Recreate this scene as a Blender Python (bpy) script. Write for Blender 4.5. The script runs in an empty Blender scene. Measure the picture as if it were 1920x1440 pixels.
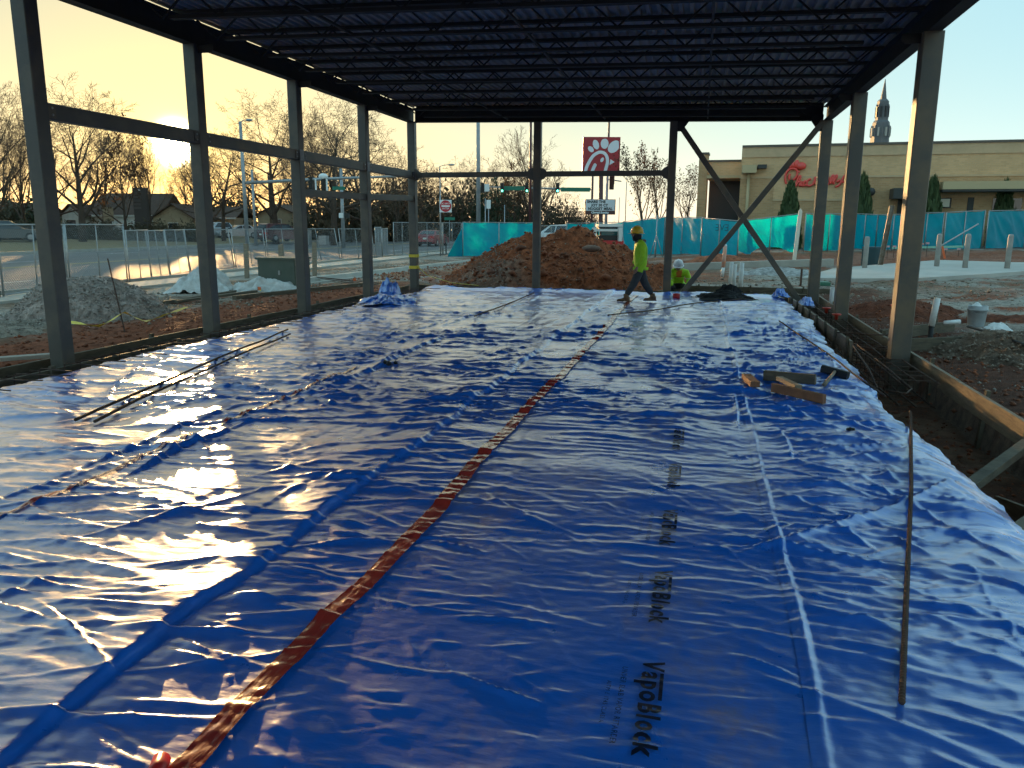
import bpy, math, random
import numpy as np
from mathutils import Vector, Matrix

# ------------------------------------------------------------------ camera, sky, sun, exposure
SC = bpy.context.scene
COL = SC.collection
F = 1474.7                        # focal length in pixels of a 1920 wide frame
PITCH, YAW, ROLL = math.radians(11.476), math.radians(13.256), math.radians(0.347)
EYE = np.array([0.0, 0.0, 1.72])
fw = np.array([-math.sin(YAW)*math.cos(PITCH), math.cos(YAW)*math.cos(PITCH), -math.sin(PITCH)])
_r = np.array([math.cos(YAW), math.sin(YAW), 0.0]); _u = np.cross(_r, fw)
ri = math.cos(ROLL)*_r + math.sin(ROLL)*_u
up = -math.sin(ROLL)*_r + math.cos(ROLL)*_u
cam = bpy.data.cameras.new('camera'); camo = bpy.data.objects.new('camera', cam); COL.objects.link(camo)
camo.matrix_world = Matrix(((ri[0], up[0], -fw[0], EYE[0]), (ri[1], up[1], -fw[1], EYE[1]), (ri[2], up[2], -fw[2], EYE[2]), (0, 0, 0, 1)))
cam.sensor_width = 36.0; cam.lens = F/1920*36.0; cam.clip_start = 0.05; cam.clip_end = 3000
SC.camera = camo

SUN_EL, SUN_AZ = math.radians(5.0), math.radians(-35.67)     # azimuth from +Y towards +X
sun_dir = Vector((math.sin(SUN_AZ)*math.cos(SUN_EL), math.cos(SUN_AZ)*math.cos(SUN_EL), math.sin(SUN_EL)))
W = bpy.data.worlds.new('World'); SC.world = W; W.use_nodes = True
wn, wl = W.node_tree.nodes, W.node_tree.links
wn.clear()
wo = wn.new('ShaderNodeOutputWorld'); bg = wn.new('ShaderNodeBackground')
sky = wn.new('ShaderNodeTexSky'); sky.sky_type = 'NISHITA'; sky.sun_disc = False
sky.sun_elevation = SUN_EL; sky.sun_rotation = SUN_AZ
sky.air_density = 1.0; sky.dust_density = 0.3; sky.ozone_density = 1.6; sky.altitude = 100
SKY_STRENGTH = 0.05
bg.inputs['Strength'].default_value = SKY_STRENGTH
# aureole of the low sun: brightens with nearness to the sun direction, thin evening haze along the whole horizon
tc = wn.new('ShaderNodeTexCoord')
nrm = wn.new('ShaderNodeVectorMath'); nrm.operation = 'NORMALIZE'; wl.new(tc.outputs['Generated'], nrm.inputs[0])
dot = wn.new('ShaderNodeVectorMath'); dot.operation = 'DOT_PRODUCT'; wl.new(nrm.outputs[0], dot.inputs[0]); dot.inputs[1].default_value = sun_dir
def wmath(op, a, b=None):
    n = wn.new('ShaderNodeMath'); n.operation = op
    for i, s in enumerate((a, b)):
        if s is None: continue
        if isinstance(s, (int, float)): n.inputs[i].default_value = s
        else: wl.new(s, n.inputs[i])
    return n.outputs[0]
pos = wmath('MAXIMUM', dot.outputs['Value'], 0.0)
def glow(power, strength, colour, prev):
    p = wmath('MULTIPLY', wmath('POWER', pos, power), strength)
    m = wn.new('ShaderNodeVectorMath'); m.operation = 'SCALE'; m.inputs[0].default_value = colour; wl.new(p, m.inputs['Scale'])
    a = wn.new('ShaderNodeVectorMath'); a.operation = 'ADD'; wl.new(prev, a.inputs[0]); wl.new(m.outputs[0], a.inputs[1])
    return a.outputs[0]
sep = wn.new('ShaderNodeSeparateXYZ'); wl.new(nrm.outputs[0], sep.inputs[0])
elev = wmath('MAXIMUM', sep.outputs['Z'], 0.0)
tint = wn.new('ShaderNodeVectorMath'); tint.operation = 'MULTIPLY'; wl.new(sky.outputs[0], tint.inputs[0]); tint.inputs[1].default_value = (0.42, 0.36, 0.16)
acc = tint.outputs[0]
# clear evening blue over the whole dome, giving way to the warm aureole towards the sun
away = wmath('SUBTRACT', 1.0, wmath('MULTIPLY', wmath('POWER', pos, 5.0), 0.90))
bl = wn.new('ShaderNodeVectorMath'); bl.operation = 'SCALE'; bl.inputs[0].default_value = (2.3, 4.5, 5.7); wl.new(away, bl.inputs['Scale'])
ab = wn.new('ShaderNodeVectorMath'); ab.operation = 'ADD'; wl.new(acc, ab.inputs[0]); wl.new(bl.outputs[0], ab.inputs[1]); acc = ab.outputs[0]
GLOWS = [(4, 3.0, (1.0, 0.87, 0.62)), (60, 1.0, (1.0, 0.66, 0.02)), (600, 2.4, (1.0, 0.66, 0.04)), (3000, 9.0, (1.0, 0.62, 0.08)), (13000, 1000.0, (1.0, 0.85, 0.5))]
hz = wmath('MULTIPLY', wmath('EXPONENT', wmath('MULTIPLY', elev, -11.0)), 4.0)      # warm dusty band all along the horizon
hv = wn.new('ShaderNodeVectorMath'); hv.operation = 'SCALE'; hv.inputs[0].default_value = (1.0, 0.62, 0.28); wl.new(hz, hv.inputs['Scale'])
ha = wn.new('ShaderNodeVectorMath'); ha.operation = 'ADD'; wl.new(acc, ha.inputs[0]); wl.new(hv.outputs[0], ha.inputs[1]); acc = ha.outputs[0]
for g in GLOWS: acc = glow(*g, acc)
wl.new(acc, bg.inputs['Color']); wl.new(bg.outputs[0], wo.inputs[0])

sl = bpy.data.lights.new('sun', 'SUN'); sl.energy = 3.8; sl.angle = math.radians(0.6); sl.color = (1.0, 0.60, 0.24)
so = bpy.data.objects.new('sun', sl); COL.objects.link(so); so.location = (-40, 60, 30)
so.rotation_euler = sun_dir.to_track_quat('Z', 'Y').to_euler()
SC.view_settings.view_transform = 'Standard'; SC.view_settings.look = 'None'
SC.view_settings.exposure = 1.6; SC.view_settings.gamma = 1.0; SC.view_settings.use_curve_mapping = False
SC.cycles.use_denoising = True; SC.cycles.use_light_tree = False; SC.cycles.use_adaptive_sampling = True; SC.cycles.adaptive_threshold = 0.04; SC.cycles.max_bounces = 5; SC.cycles.diffuse_bounces = 2; SC.cycles.glossy_bounces = 2
W.cycles.sampling_method = 'MANUAL'; W.cycles.sample_map_resolution = 512
SC.cycles.transmission_bounces = 4; SC.cycles.transparent_max_bounces = 8
SC.cycles.sample_clamp_indirect = 8.0; SC.cycles.caustics_reflective = False; SC.cycles.caustics_refractive = False

# ------------------------------------------------------------------ noise and geometry helpers
rng = np.random.default_rng(7); random.seed(7)
_perm = np.random.default_rng(3).permutation(4096)
_gr = np.random.default_rng(4).uniform(0, 2*np.pi, 4096); _gx, _gy = np.cos(_gr), np.sin(_gr)
def noise(x, y, seed=0):
    x = np.asarray(x, float) + seed*17.31; y = np.asarray(y, float) + seed*9.77
    xi = np.floor(x).astype(int); yi = np.floor(y).astype(int); xf = x - xi; yf = y - yi
    u = xf**3*(xf*(xf*6-15)+10); v = yf**3*(yf*(yf*6-15)+10)
    def g(ix, iy, dx, dy):
        h = _perm[(_perm[ix & 4095] + iy) & 4095]; return _gx[h]*dx + _gy[h]*dy
    n00 = g(xi, yi, xf, yf); n10 = g(xi+1, yi, xf-1, yf); n01 = g(xi, yi+1, xf, yf-1); n11 = g(xi+1, yi+1, xf-1, yf-1)
    return ((n00*(1-u)+n10*u)*(1-v) + (n01*(1-u)+n11*u)*v)*1.5
def fbm(x, y, o=4, seed=0):
    t = 0; a = 1; s = 0
    for k in range(o): t = t + a*noise(x*2**k, y*2**k, seed+k); s += a; a *= 0.5
    return t/s
def ss(x, a, b):
    t = np.clip((np.asarray(x, float)-a)/(b-a), 0, 1); return t*t*(3-2*t)
HF = np.array([-math.sin(YAW), math.cos(YAW), 0.0])
def at(px, py, d):                       # point on the upright plane d metres ahead
    r = fw + ri*(px-960)/F - up*(py-720)/F; return EYE + r*(d*0.98/np.dot(r, HF))
def onz(px, py, z=0.0):
    r = fw + ri*(px-960)/F - up*(py-720)/F; return EYE + r*((z-EYE[2])/r[2])
def ony(px, py, Y):
    r = fw + ri*(px-960)/F - up*(py-720)/F; return EYE + r*(Y/r[1])
def onx(px, py, X):
    r = fw + ri*(px-960)/F - up*(py-720)/F; return EYE + r*(X/r[0])
def depth(p): return float(np.dot(np.asarray(p)-EYE, fw))

class MB:
    def __init__(s): s.v = []; s.f = []
    def add(s, vs, fs):
        b = len(s.v); s.v.extend([tuple(map(float, q)) for q in vs]); s.f.extend([tuple(i+b for i in q) for q in fs]); return s
    def box(s, c, d, rz=0, m=None):
        x, y, z = d[0]/2, d[1]/2, d[2]/2; ca, sa = math.cos(rz), math.sin(rz); vs = []
        for dx, dy, dz in ((-x,-y,-z),(x,-y,-z),(x,y,-z),(-x,y,-z),(-x,-y,z),(x,-y,z),(x,y,z),(-x,y,z)):
            vs.append((c[0]+dx*ca-dy*sa, c[1]+dx*sa+dy*ca, c[2]+dz))
        return s.add(vs, [(0,3,2,1),(4,5,6,7),(0,1,5,4),(1,2,6,5),(2,3,7,6),(3,0,4,7)])
    def frame(s, p, q, ref=(0,0,1)):
        p, q = Vector(p), Vector(q); t = (q-p).normalized(); r = Vector(ref)
        if abs(t.dot(r)) > 0.98: r = Vector((0,1,0))
        a = t.cross(r).normalized(); b = a.cross(t).normalized(); return p, q, t, a, b
    def bar(s, p, q, w, h, ref=(0,0,1), ch=0.0):
        p, q, t, a, b = s.frame(p, q, ref); w, h = w/2, h/2
        if ch <= 0: prof = [(-w,-h),(w,-h),(w,h),(-w,h)]
        else: prof = [(-w+ch,-h),(w-ch,-h),(w,-h+ch),(w,h-ch),(w-ch,h),(-w+ch,h),(-w,h-ch),(-w,-h+ch)]
        return s.loft([[e + a*x + b*y for x, y in prof] for e in (p, q)])
    def loft(s, rings, cap=True, closed=True):
        n = len(rings[0]); vs = [v for r in rings for v in r]; fs = []
        for k in range(len(rings)-1):
            for i in range(n if closed else n-1):
                j = (i+1) % n; fs.append((k*n+i, k*n+j, (k+1)*n+j, (k+1)*n+i))
        if cap: fs.append(tuple(range(n-1,-1,-1))); fs.append(tuple(range((len(rings)-1)*n, len(rings)*n)))
        return s.add(vs, fs)
    def tube(s, pts, r, n=8, cap=True, squash=1.0):
        pts = [Vector(p) for p in pts]; rr = r if hasattr(r, '__len__') else [r]*len(pts); rings = []; a = None
        for k, p in enumerate(pts):
            t = (pts[min(k+1, len(pts)-1)] - pts[max(k-1, 0)]).normalized()
            if a is None:
                ref = Vector((0,0,1)) if abs(t.z) < 0.9 else Vector((0,1,0)); a = t.cross(ref).normalized()
            else:
                a = (a - t*a.dot(t)); a = a.normalized() if a.length > 1e-6 else t.orthogonal().normalized()
            b = t.cross(a)
            rings.append([p + a*(rr[k]*math.cos(2*math.pi*i/n)) + b*(rr[k]*squash*math.sin(2*math.pi*i/n)) for i in range(n)])
        return s.loft(rings, cap)
    def lathe(s, prof, o=(0,0,0), n=16, sx=1.0, sy=1.0, cap=True, rx=None):
        rings = [[Vector((r*sx*math.cos(2*math.pi*i/n), r*sy*math.sin(2*math.pi*i/n), z)) for i in range(n)] for r, z in prof]
        if rx is not None: rings = [[rx @ v for v in q] for q in rings]
        return s.loft([[v + Vector(o) for v in q] for q in rings], cap)
    def prism(s, poly, o, U, V, N):          # polygon in (U,V) at o, thickened along N
        o, U, V, N = Vector(o), Vector(U), Vector(V), Vector(N); n = len(poly)
        vs = [o + U*x + V*y for x, y in poly] + [o + U*x + V*y + N for x, y in poly]
        fs = [tuple(range(n)), tuple(range(2*n-1, n-1, -1))] + [(i, n+i, n+(i+1) % n, (i+1) % n) for i in range(n)]
        return s.add(vs, fs)
    def blob(s, c, r, nu=10, nv=7, wob=0.0, seed=0, sc=(1,1,1), rz=0):
        rs = np.random.default_rng(seed); vs = []; fs = []; ca, sa = math.cos(rz), math.sin(rz)
        for j in range(1, nv):
            for i in range(nu):
                th = math.pi*j/nv; ph = 2*math.pi*i/nu; k = r*(1+wob*rs.uniform(-1, 1))
                x, y, z = k*sc[0]*math.sin(th)*math.cos(ph), k*sc[1]*math.sin(th)*math.sin(ph), k*sc[2]*math.cos(th)
                vs.append((c[0]+x*ca-y*sa, c[1]+x*sa+y*ca, c[2]+z))
        top, bot = len(vs), len(vs)+1
        vs += [(c[0], c[1], c[2]+r*sc[2]), (c[0], c[1], c[2]-r*sc[2])]
        for j in range(nv-2):
            for i in range(nu): fs.append((j*nu+i, j*nu+(i+1) % nu, (j+1)*nu+(i+1) % nu, (j+1)*nu+i))
        for i in range(nu): fs.append((top, (i+1) % nu, i)); fs.append((bot, (nv-2)*nu+i, (nv-2)*nu+(i+1) % nu))
        return s.add(vs, fs)
    def build(s, name, mat, parent=None, smooth=False, loc=None):
        base = WORLD.get(parent.name) if parent is not None else None
        if base is None:
            base = Vector(loc) if loc is not None else None
            if base is None:
                a = np.array(s.v); base = Vector(((a[:,0].min()+a[:,0].max())/2, (a[:,1].min()+a[:,1].max())/2, a[:,2].min()))
        a = np.array(s.v, float) - np.array(base)
        me = bpy.data.meshes.new(name); me.from_pydata(a.tolist(), [], s.f)
        return link(name, me, mat, parent, base, smooth)
WORLD = {}
def link(name, me, mat, parent, base, smooth=False):
    for m in (mat if isinstance(mat, (list, tuple)) else [mat]): me.materials.append(m)
    if smooth: me.shade_smooth()
    o = bpy.data.objects.new(name, me); COL.objects.link(o)
    if parent is not None: o.parent = parent
    else: o.location = base
    WORLD[o.name] = Vector(base)
    return o
def tag(o, label=None, cat=None, group=None, kind=None):
    for k, v in (('label', label), ('category', cat), ('group', group), ('kind', kind)):
        if v: o[k] = v
    return o
def thing(name, label, cat, loc=(0,0,0), group=None):
    o = bpy.data.objects.new(name, None); COL.objects.link(o); o.location = loc; o.empty_display_size = 0.2
    WORLD[o.name] = Vector(loc); return tag(o, label, cat, group)
def dup(o, loc=None, rz=None, scale=None, label=None, parent=None):
    c = o.copy(); COL.objects.link(c); c.parent = parent
    if loc is not None: c.location = loc
    if rz is not None: c.rotation_euler = (0, 0, rz)
    if scale is not None: c.scale = scale if hasattr(scale, '__len__') else (scale,)*3
    if label: c['label'] = label
    for ch in list(o.children): dup(ch, parent=c)
    return c
def npmesh(name, V, Fq, mat, smooth=True, parent=None, col=None, base=(0,0,0)):
    me = bpy.data.meshes.new(name); me.vertices.add(len(V)); me.vertices.foreach_set('co', (np.asarray(V, float)-np.array(base)).ravel())
    n = Fq.shape[1]; me.loops.add(Fq.size); me.loops.foreach_set('vertex_index', Fq.ravel().astype(np.int32))
    me.polygons.add(len(Fq)); me.polygons.foreach_set('loop_start', (np.arange(len(Fq))*n).astype(np.int32))
    me.update(calc_edges=True)
    if col is not None:
        ca = me.color_attributes.new('Col', 'FLOAT_COLOR', 'POINT'); c4 = np.ones((len(V), 4)); c4[:, :3] = col; ca.data.foreach_set('color', c4.ravel())
    o = link(name, me, mat, parent, base, smooth); return o
def gridfaces(nr, nc, keep=None):
    i = np.arange(nr-1)[:, None]*nc + np.arange(nc-1)[None, :]
    q = np.stack([i, i+1, i+nc+1, i+nc], -1).reshape(-1, 4)
    return q if keep is None else q[keep.reshape(-1)]

# ------------------------------------------------------------------ materials
MATS = {}
def mat(name, c, rough=0.7, metal=0.0, c2=None, scale=8.0, detail=4.0, mix=(0.35, 0.65), bump=0.0, bscale=None, stretch=(1,1,1), spec=0.5, coat=0.0, emit=None, estr=0.0, transl=None, rvar=0.0, coord='Object'):
    if name in MATS: return MATS[name]
    m = bpy.data.materials.new(name); m.use_nodes = True; N, L = m.node_tree.nodes, m.node_tree.links
    b = N['Principled BSDF']; b.inputs['Base Color'].default_value = (*c, 1); b.inputs['Roughness'].default_value = rough
    b.inputs['Metallic'].default_value = metal; b.inputs['Specular IOR Level'].default_value = spec; b.inputs['Coat Weight'].default_value = coat
    t = N.new('ShaderNodeTexCoord'); mp = N.new('ShaderNodeMapping'); mp.inputs['Scale'].default_value = stretch
    if coord == 'World':
        g = N.new('ShaderNodeNewGeometry'); L.new(g.outputs['Position'], mp.inputs[0])
    else: L.new(t.outputs[coord], mp.inputs[0])
    if c2 is not None:
        n = N.new('ShaderNodeTexNoise'); n.inputs['Scale'].default_value = scale; n.inputs['Detail'].default_value = detail; n.inputs['Roughness'].default_value = 0.65
        L.new(mp.outputs[0], n.inputs['Vector'])
        r = N.new('ShaderNodeValToRGB'); r.color_ramp.elements[0].position = mix[0]; r.color_ramp.elements[1].position = mix[1]
        r.color_ramp.elements[0].color = (*c, 1); r.color_ramp.elements[1].color = (*c2, 1)
        L.new(n.outputs['Fac'], r.inputs[0]); L.new(r.outputs[0], b.inputs['Base Color'])
        if rvar:
            mr = N.new('ShaderNodeMapRange'); mr.inputs['To Min'].default_value = rough-rvar; mr.inputs['To Max'].default_value = rough+rvar
            L.new(n.outputs['Fac'], mr.inputs[0]); L.new(mr.outputs[0], b.inputs['Roughness'])
    if bump:
        n2 = N.new('ShaderNodeTexNoise'); n2.inputs['Scale'].default_value = bscale or scale*3; n2.inputs['Detail'].default_value = 5
        L.new(mp.outputs[0], n2.inputs['Vector']); bp = N.new('ShaderNodeBump'); bp.inputs['Strength'].default_value = bump; bp.inputs['Distance'].default_value = 0.02
        L.new(n2.outputs['Fac'], bp.inputs['Height']); L.new(bp.outputs[0], b.inputs['Normal'])
    if emit is not None: b.inputs['Emission Color'].default_value = (*emit, 1); b.inputs['Emission Strength'].default_value = estr
    if transl is not None:
        tr = N.new('ShaderNodeBsdfTranslucent'); tr.inputs[0].default_value = (*transl, 1)
        ad = N.new('ShaderNodeMixShader'); ad.inputs[0].default_value = 0.5
        L.new(b.outputs[0], ad.inputs[1]); L.new(tr.outputs[0], ad.inputs[2]); L.new(ad.outputs[0], N['Material Output'].inputs[0])
    MATS[name] = m; return m
def vcolmat(name, rough=0.95, fine=60.0, coarse=6.0, amt=0.45, bump=0.6):
    m = bpy.data.materials.new(name); m.use_nodes = True; N, L = m.node_tree.nodes, m.node_tree.links; b = N['Principled BSDF']
    b.inputs['Roughness'].default_value = rough; b.inputs['Specular IOR Level'].default_value = 0.25
    g = N.new('ShaderNodeNewGeometry'); a = N.new('ShaderNodeAttribute'); a.attribute_name = 'Col'
    n = N.new('ShaderNodeTexNoise'); n.inputs['Scale'].default_value = fine; n.inputs['Detail'].default_value = 6; n.inputs['Roughness'].default_value = 0.75
    n2 = N.new('ShaderNodeTexNoise'); n2.inputs['Scale'].default_value = coarse; n2.inputs['Detail'].default_value = 5
    L.new(g.outputs['Position'], n.inputs['Vector']); L.new(g.outputs['Position'], n2.inputs['Vector'])
    ad = N.new('ShaderNodeMath'); ad.operation = 'ADD'; L.new(n.outputs['Fac'], ad.inputs[0]); L.new(n2.outputs['Fac'], ad.inputs[1])
    mr = N.new('ShaderNodeMapRange'); mr.inputs['From Min'].default_value = 0.7; mr.inputs['From Max'].default_value = 1.3; mr.inputs['To Min'].default_value = 1-amt; mr.inputs['To Max'].default_value = 1+amt
    L.new(ad.outputs[0], mr.inputs[0])
    sc = N.new('ShaderNodeVectorMath'); sc.operation = 'SCALE'; L.new(a.outputs['Color'], sc.inputs[0]); L.new(mr.outputs[0], sc.inputs['Scale'])
    L.new(sc.outputs[0], b.inputs['Base Color'])
    bp = N.new('ShaderNodeBump'); bp.inputs['Strength'].default_value = bump; bp.inputs['Distance'].default_value = 0.03
    L.new(ad.outputs[0], bp.inputs['Height']); L.new(bp.outputs[0], b.inputs['Normal']); MATS[name] = m; return m
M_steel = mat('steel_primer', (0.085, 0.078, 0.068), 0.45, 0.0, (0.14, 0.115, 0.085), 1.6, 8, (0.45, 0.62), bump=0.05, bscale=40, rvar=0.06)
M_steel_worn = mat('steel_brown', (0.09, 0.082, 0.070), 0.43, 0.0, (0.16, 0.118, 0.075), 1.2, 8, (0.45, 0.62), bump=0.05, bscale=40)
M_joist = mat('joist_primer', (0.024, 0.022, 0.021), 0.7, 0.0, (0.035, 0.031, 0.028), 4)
M_deck = mat('roof_deck_metal', (0.46, 0.38, 0.30), 0.5, 0.0, (0.34, 0.27, 0.21), 0.9)
M_wood = mat('form_lumber', (0.30, 0.24, 0.17), 0.8, 0, (0.19, 0.15, 0.11), 5, 6, stretch=(1, 1, 6), bump=0.25, bscale=30)
M_woodold = mat('weathered_lumber', (0.16, 0.125, 0.085), 0.85, 0, (0.085, 0.07, 0.05), 4, 6, stretch=(1, 1, 5), bump=0.3, bscale=30)
M_woodred = mat('reddish_lumber', (0.28, 0.12, 0.055), 0.75, 0, (0.19, 0.08, 0.04), 8, 5, bump=0.2)
M_rebar = mat('rusty_rebar', (0.055, 0.035, 0.028), 0.8, 0.0, (0.11, 0.055, 0.035), 30, 4)
M_galv = mat('galvanised_steel', (0.45, 0.43, 0.40), 0.45, 0.6, (0.30, 0.31, 0.32), 6)
M_conc = mat('concrete', (0.44, 0.40, 0.34), 0.85, 0, (0.34, 0.31, 0.27), 2.0, 8, bump=0.15, bscale=50, coord='World')
M_white = mat('white_plastic', (0.75, 0.75, 0.74), 0.4, 0, (0.62, 0.61, 0.58), 6)
M_black = mat('black_rubber', (0.015, 0.015, 0.016), 0.6)
M_orange = mat('orange_marker', (0.80, 0.16, 0.05), 0.5)
M_yellow = mat('caution_tape_yellow', (0.75, 0.55, 0.05), 0.4)
# ------------------------------------------------------------------ terrain
XL, XR, YF = -7.65, 2.75, 20.65              # column lines of the new building
def gz(X, Y, detail=True):
    X = np.asarray(X, float); Y = np.asarray(Y, float)
    z = -0.18 + (0.62+0.22*ss(X, 4, 14))*ss(Y, 14, 42)*ss(X, -8, 4)
    z = z - 0.22*ss(-X, 17.9, 18.5)*(1-ss(-X, 40.8, 41.3)) + 0.05*ss(-X, 41, 42) + 0.35*ss(-X, 43, 60)
    site = ss(X, -15.5, -14.5)*(1-ss(Y, 60, 66))*ss(Y, -20, -10)*(1-ss(X, 40, 60))
    if detail:
        rough = site*(0.045*fbm(X*0.7, Y*0.7, 3, 11) + 0.05*fbm(X*3.1, Y*3.1, 4, 21))
        z = z + rough
        # low spoil ridge and tyre ruts right of the new building
        z = z + 0.10*ss(X, 3.2, 4.2)*(1-ss(X, 5.5, 9))*ss(fbm(X*0.5, Y*0.35, 2, 31), -0.1, 0.35)*ss(Y, 5, 8)*(1-ss(Y, 24, 28))
        z = z + 0.10*ss(-X, 8.1, 8.8)*(1-ss(-X, 10.5, 12))*ss(Y, 6, 9)
    inside = ss(X, XL-0.3, XL-0.22)*(1-ss(X, 3.0, 3.08))*(1-ss(Y, YF+0.42, YF+0.5))
    flr = -0.14 - 0.34*(1-ss(X, -7.32, -7.1)) - 0.42*ss(X, 1.9, 2.35)*(1-0.2*ss(Y, 12, 15)) - 0.12*ss(Y, YF-0.3, YF-0.1)
    if detail: flr = flr + 0.05*fbm(X*2.3, Y*2.3, 4, 41)*(1-ss(X, -7.1, -7.0)+ss(X, 1.9, 2.3))
    return z*(1-inside) + flr*inside
def gpt(px, py):                                        # where the sight line of a pixel meets the terrain
    r = fw + ri*(px-960)/F - up*(py-720)/F; t = 3.0
    for k in range(4000):
        p = EYE + r*t
        if p[2] <= float(gz(p[0], p[1], False)): break
        t *= 1.002
    p[2] = float(gz(p[0], p[1])); return p
xs = np.concatenate([[-1500, -500, -200, -110, -80, -66, -58, -50, -46, -44, -43, -42, -41.3, -41, -40.8, -34, -26, -20], np.arange(-18.9, -14, .25), np.arange(-14, -8.1, .1), np.arange(-8.1, -6.9, .06), np.arange(-6.9, 1.8, .5), np.arange(1.8, 3.4, .06), np.arange(3.4, 13, .085), np.arange(13, 32, .3), [33, 36, 40, 46, 54, 66, 90, 140, 240, 500, 1500]])
ys = np.concatenate([[-400, -120, -40, -15, -6, -2, 0, 1], np.arange(2, 24, .085), np.arange(24, 40, .16), np.arange(40, 66, .6), [68, 72, 80, 95, 115, 140, 200, 320, 600, 1500]])
XX, YY = np.meshgrid(xs, ys); ZZ = gz(XX, YY)
clay = np.array([0.24, 0.075, 0.036]); clay2 = np.array([0.115, 0.046, 0.028]); grav = np.array([0.31, 0.265, 0.22]); dirt = np.array([0.18, 0.12, 0.08]); dark = np.array([0.16, 0.085, 0.052])
straw = np.array([0.24, 0.17, 0.085]); tar = np.array([0.09, 0.09, 0.09])
def lerp(a, b, t): return a*(1-t[..., None]) + b*t[..., None]
nA = fbm(XX*0.35, YY*0.35, 4, 5); nB = fbm(XX*1.3, YY*1.3, 4, 6)
C = np.broadcast_to(dirt, XX.shape+(3,)).copy()
C = lerp(C, grav, ss(nA+0.4*nB, -0.15, 0.15))
C = lerp(C, clay, ss(nB-0.3*nA, 0.02, 0.2)*0.8*ss(XX, -14, -12))
C = lerp(C, clay, ss(-XX, 7.8, 8.0)*(1-ss(-XX, 9.6+1.0*nA, 11+1.0*nA))*ss(YY, 2, 4)*(1-ss(YY, 20, 23)))      # red strip by the left forms
C = lerp(C, lerp(grav*1.05, clay, ss(fbm(XX*0.4, YY*0.6, 3, 8), -0.02, 0.2)), ss(XX, 4.2, 6)*(1-ss(YY, 21, 26)))
C = lerp(C, clay2, ss(XX, 3.0, 3.1)*(1-ss(XX, 4.0+nA, 5.8+nA))*(1-ss(YY, 22, 25)))
C = lerp(C, clay, ss(YY, 30, 33)*ss(XX, -4, 2)*(1-ss(YY, 40, 42))*0.8)
trench = ss(XX, XL-0.3, XL-0.25)*(1-ss(XX, 2.98, 3.03))*(1-ss(YY, YF+0.45, YF+0.5))
C = lerp(C, lerp(dark, clay2, ss(nB, -0.1, 0.3)), trench)
C = lerp(C, straw, ss(-XX, 41, 41.5)); C = lerp(C, straw*0.8, ss(-XX, 17.3, 17.5)*(1-ss(-XX, 20, 22)))
C = lerp(C, tar, ss(YY, 44, 47)*ss(XX, -15, -13)*(1-ss(XX, 120, 150)))
C = lerp(C, straw*0.7, ss(YY, 100, 115))
M_ground = vcolmat('ground_soil', 0.95, 45, 7, 0.5, 0.8)
V = np.stack([XX, YY, ZZ], -1).reshape(-1, 3)
g = npmesh('ground', V, gridfaces(*XX.shape), M_ground, True, None, C.reshape(-1, 3)); g['kind'] = 'structure'

# road, kerbs, pavements
M_asph = mat('road_asphalt', (0.15, 0.148, 0.15), 0.62, 0, (0.10, 0.10, 0.10), 0.25, 6, spec=0.3, bump=0.5, bscale=25, stretch=(1, 0.12, 1), rvar=0.12, coord='World')
M_line = mat('road_paint', (0.7, 0.7, 0.66), 0.6); M_yline = mat('road_paint_yellow', (0.6, 0.42, 0.06), 0.6)
def flat(name, x0, x1, y0, y1, z, m):
    b = MB(); b.add([(x0, y0, z), (x1, y0, z), (x1, y1, z), (x0, y1, z)], [(0, 1, 2, 3)]); o = b.build(name, m, loc=(0, 0, 0)); o['kind'] = 'structure'; return o
rd = flat('road', -41.0, -18.8, -300, 420, -0.30, M_asph)
flat('cross_road', -260, -41.5, 96, 112, -0.04, M_asph); flat('cross_road', -18.3, 300, 88, 104, -0.1+0.62, M_asph)
def line(x, y0, y1, m, dash=None, w=0.14):
    b = MB(); y = y0
    while y < y1:
        e = min(y+(3 if dash else y1-y0), y1); b.add([(x-w/2, y, -0.296), (x+w/2, y, -0.296), (x+w/2, e, -0.296), (x-w/2, e, -0.296)], [(0, 1, 2, 3)]); y = e+(9 if dash else 1)
    b.build('lane_marking', m, rd)
for x in (-22.6, -26.2, -33.6, -37.3): line(x, -40, 88, M_line, True)
for x in (-29.6, -30.0): line(x, -60, 84, M_yline)
line(-40.4, -60, 84, M_line); line(-19.4, -60, 84, M_line)
b = MB(); b.add([(-29.6, 86, -0.296), (-19.4, 86, -0.296), (-19.4, 86.6, -0.296), (-29.6, 86.6, -0.296)], [(0, 1, 2, 3)]); b.build('stop_line', M_line, rd)
def kerb(x, y0, y1, w=0.16, z=-0.16):
    b = MB(); b.box((x, (y0+y1)/2, z-0.12), (w, y1-y0, 0.24)); o = b.build('kerb', M_conc); o['kind'] = 'structure'
kerb(-18.7, -60, 80); kerb(-41.1, -120, 300, 0.2, -0.12)
sw = MB()
y = -20.0; k = 0
pv = bpy.data.objects.new('pavement', None); COL.objects.link(pv); pv['kind'] = 'structure'; WORLD[pv.name] = Vector((0, 0, 0))
while y < 62:                                        # concrete pavement cast in bays
    s = MB(); s.box((-16.55, y+0.75, -0.2), (1.35, 1.485, 0.16)); s.build('pavement_slab', M_conc, pv); y += 1.5; k += 1
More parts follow.
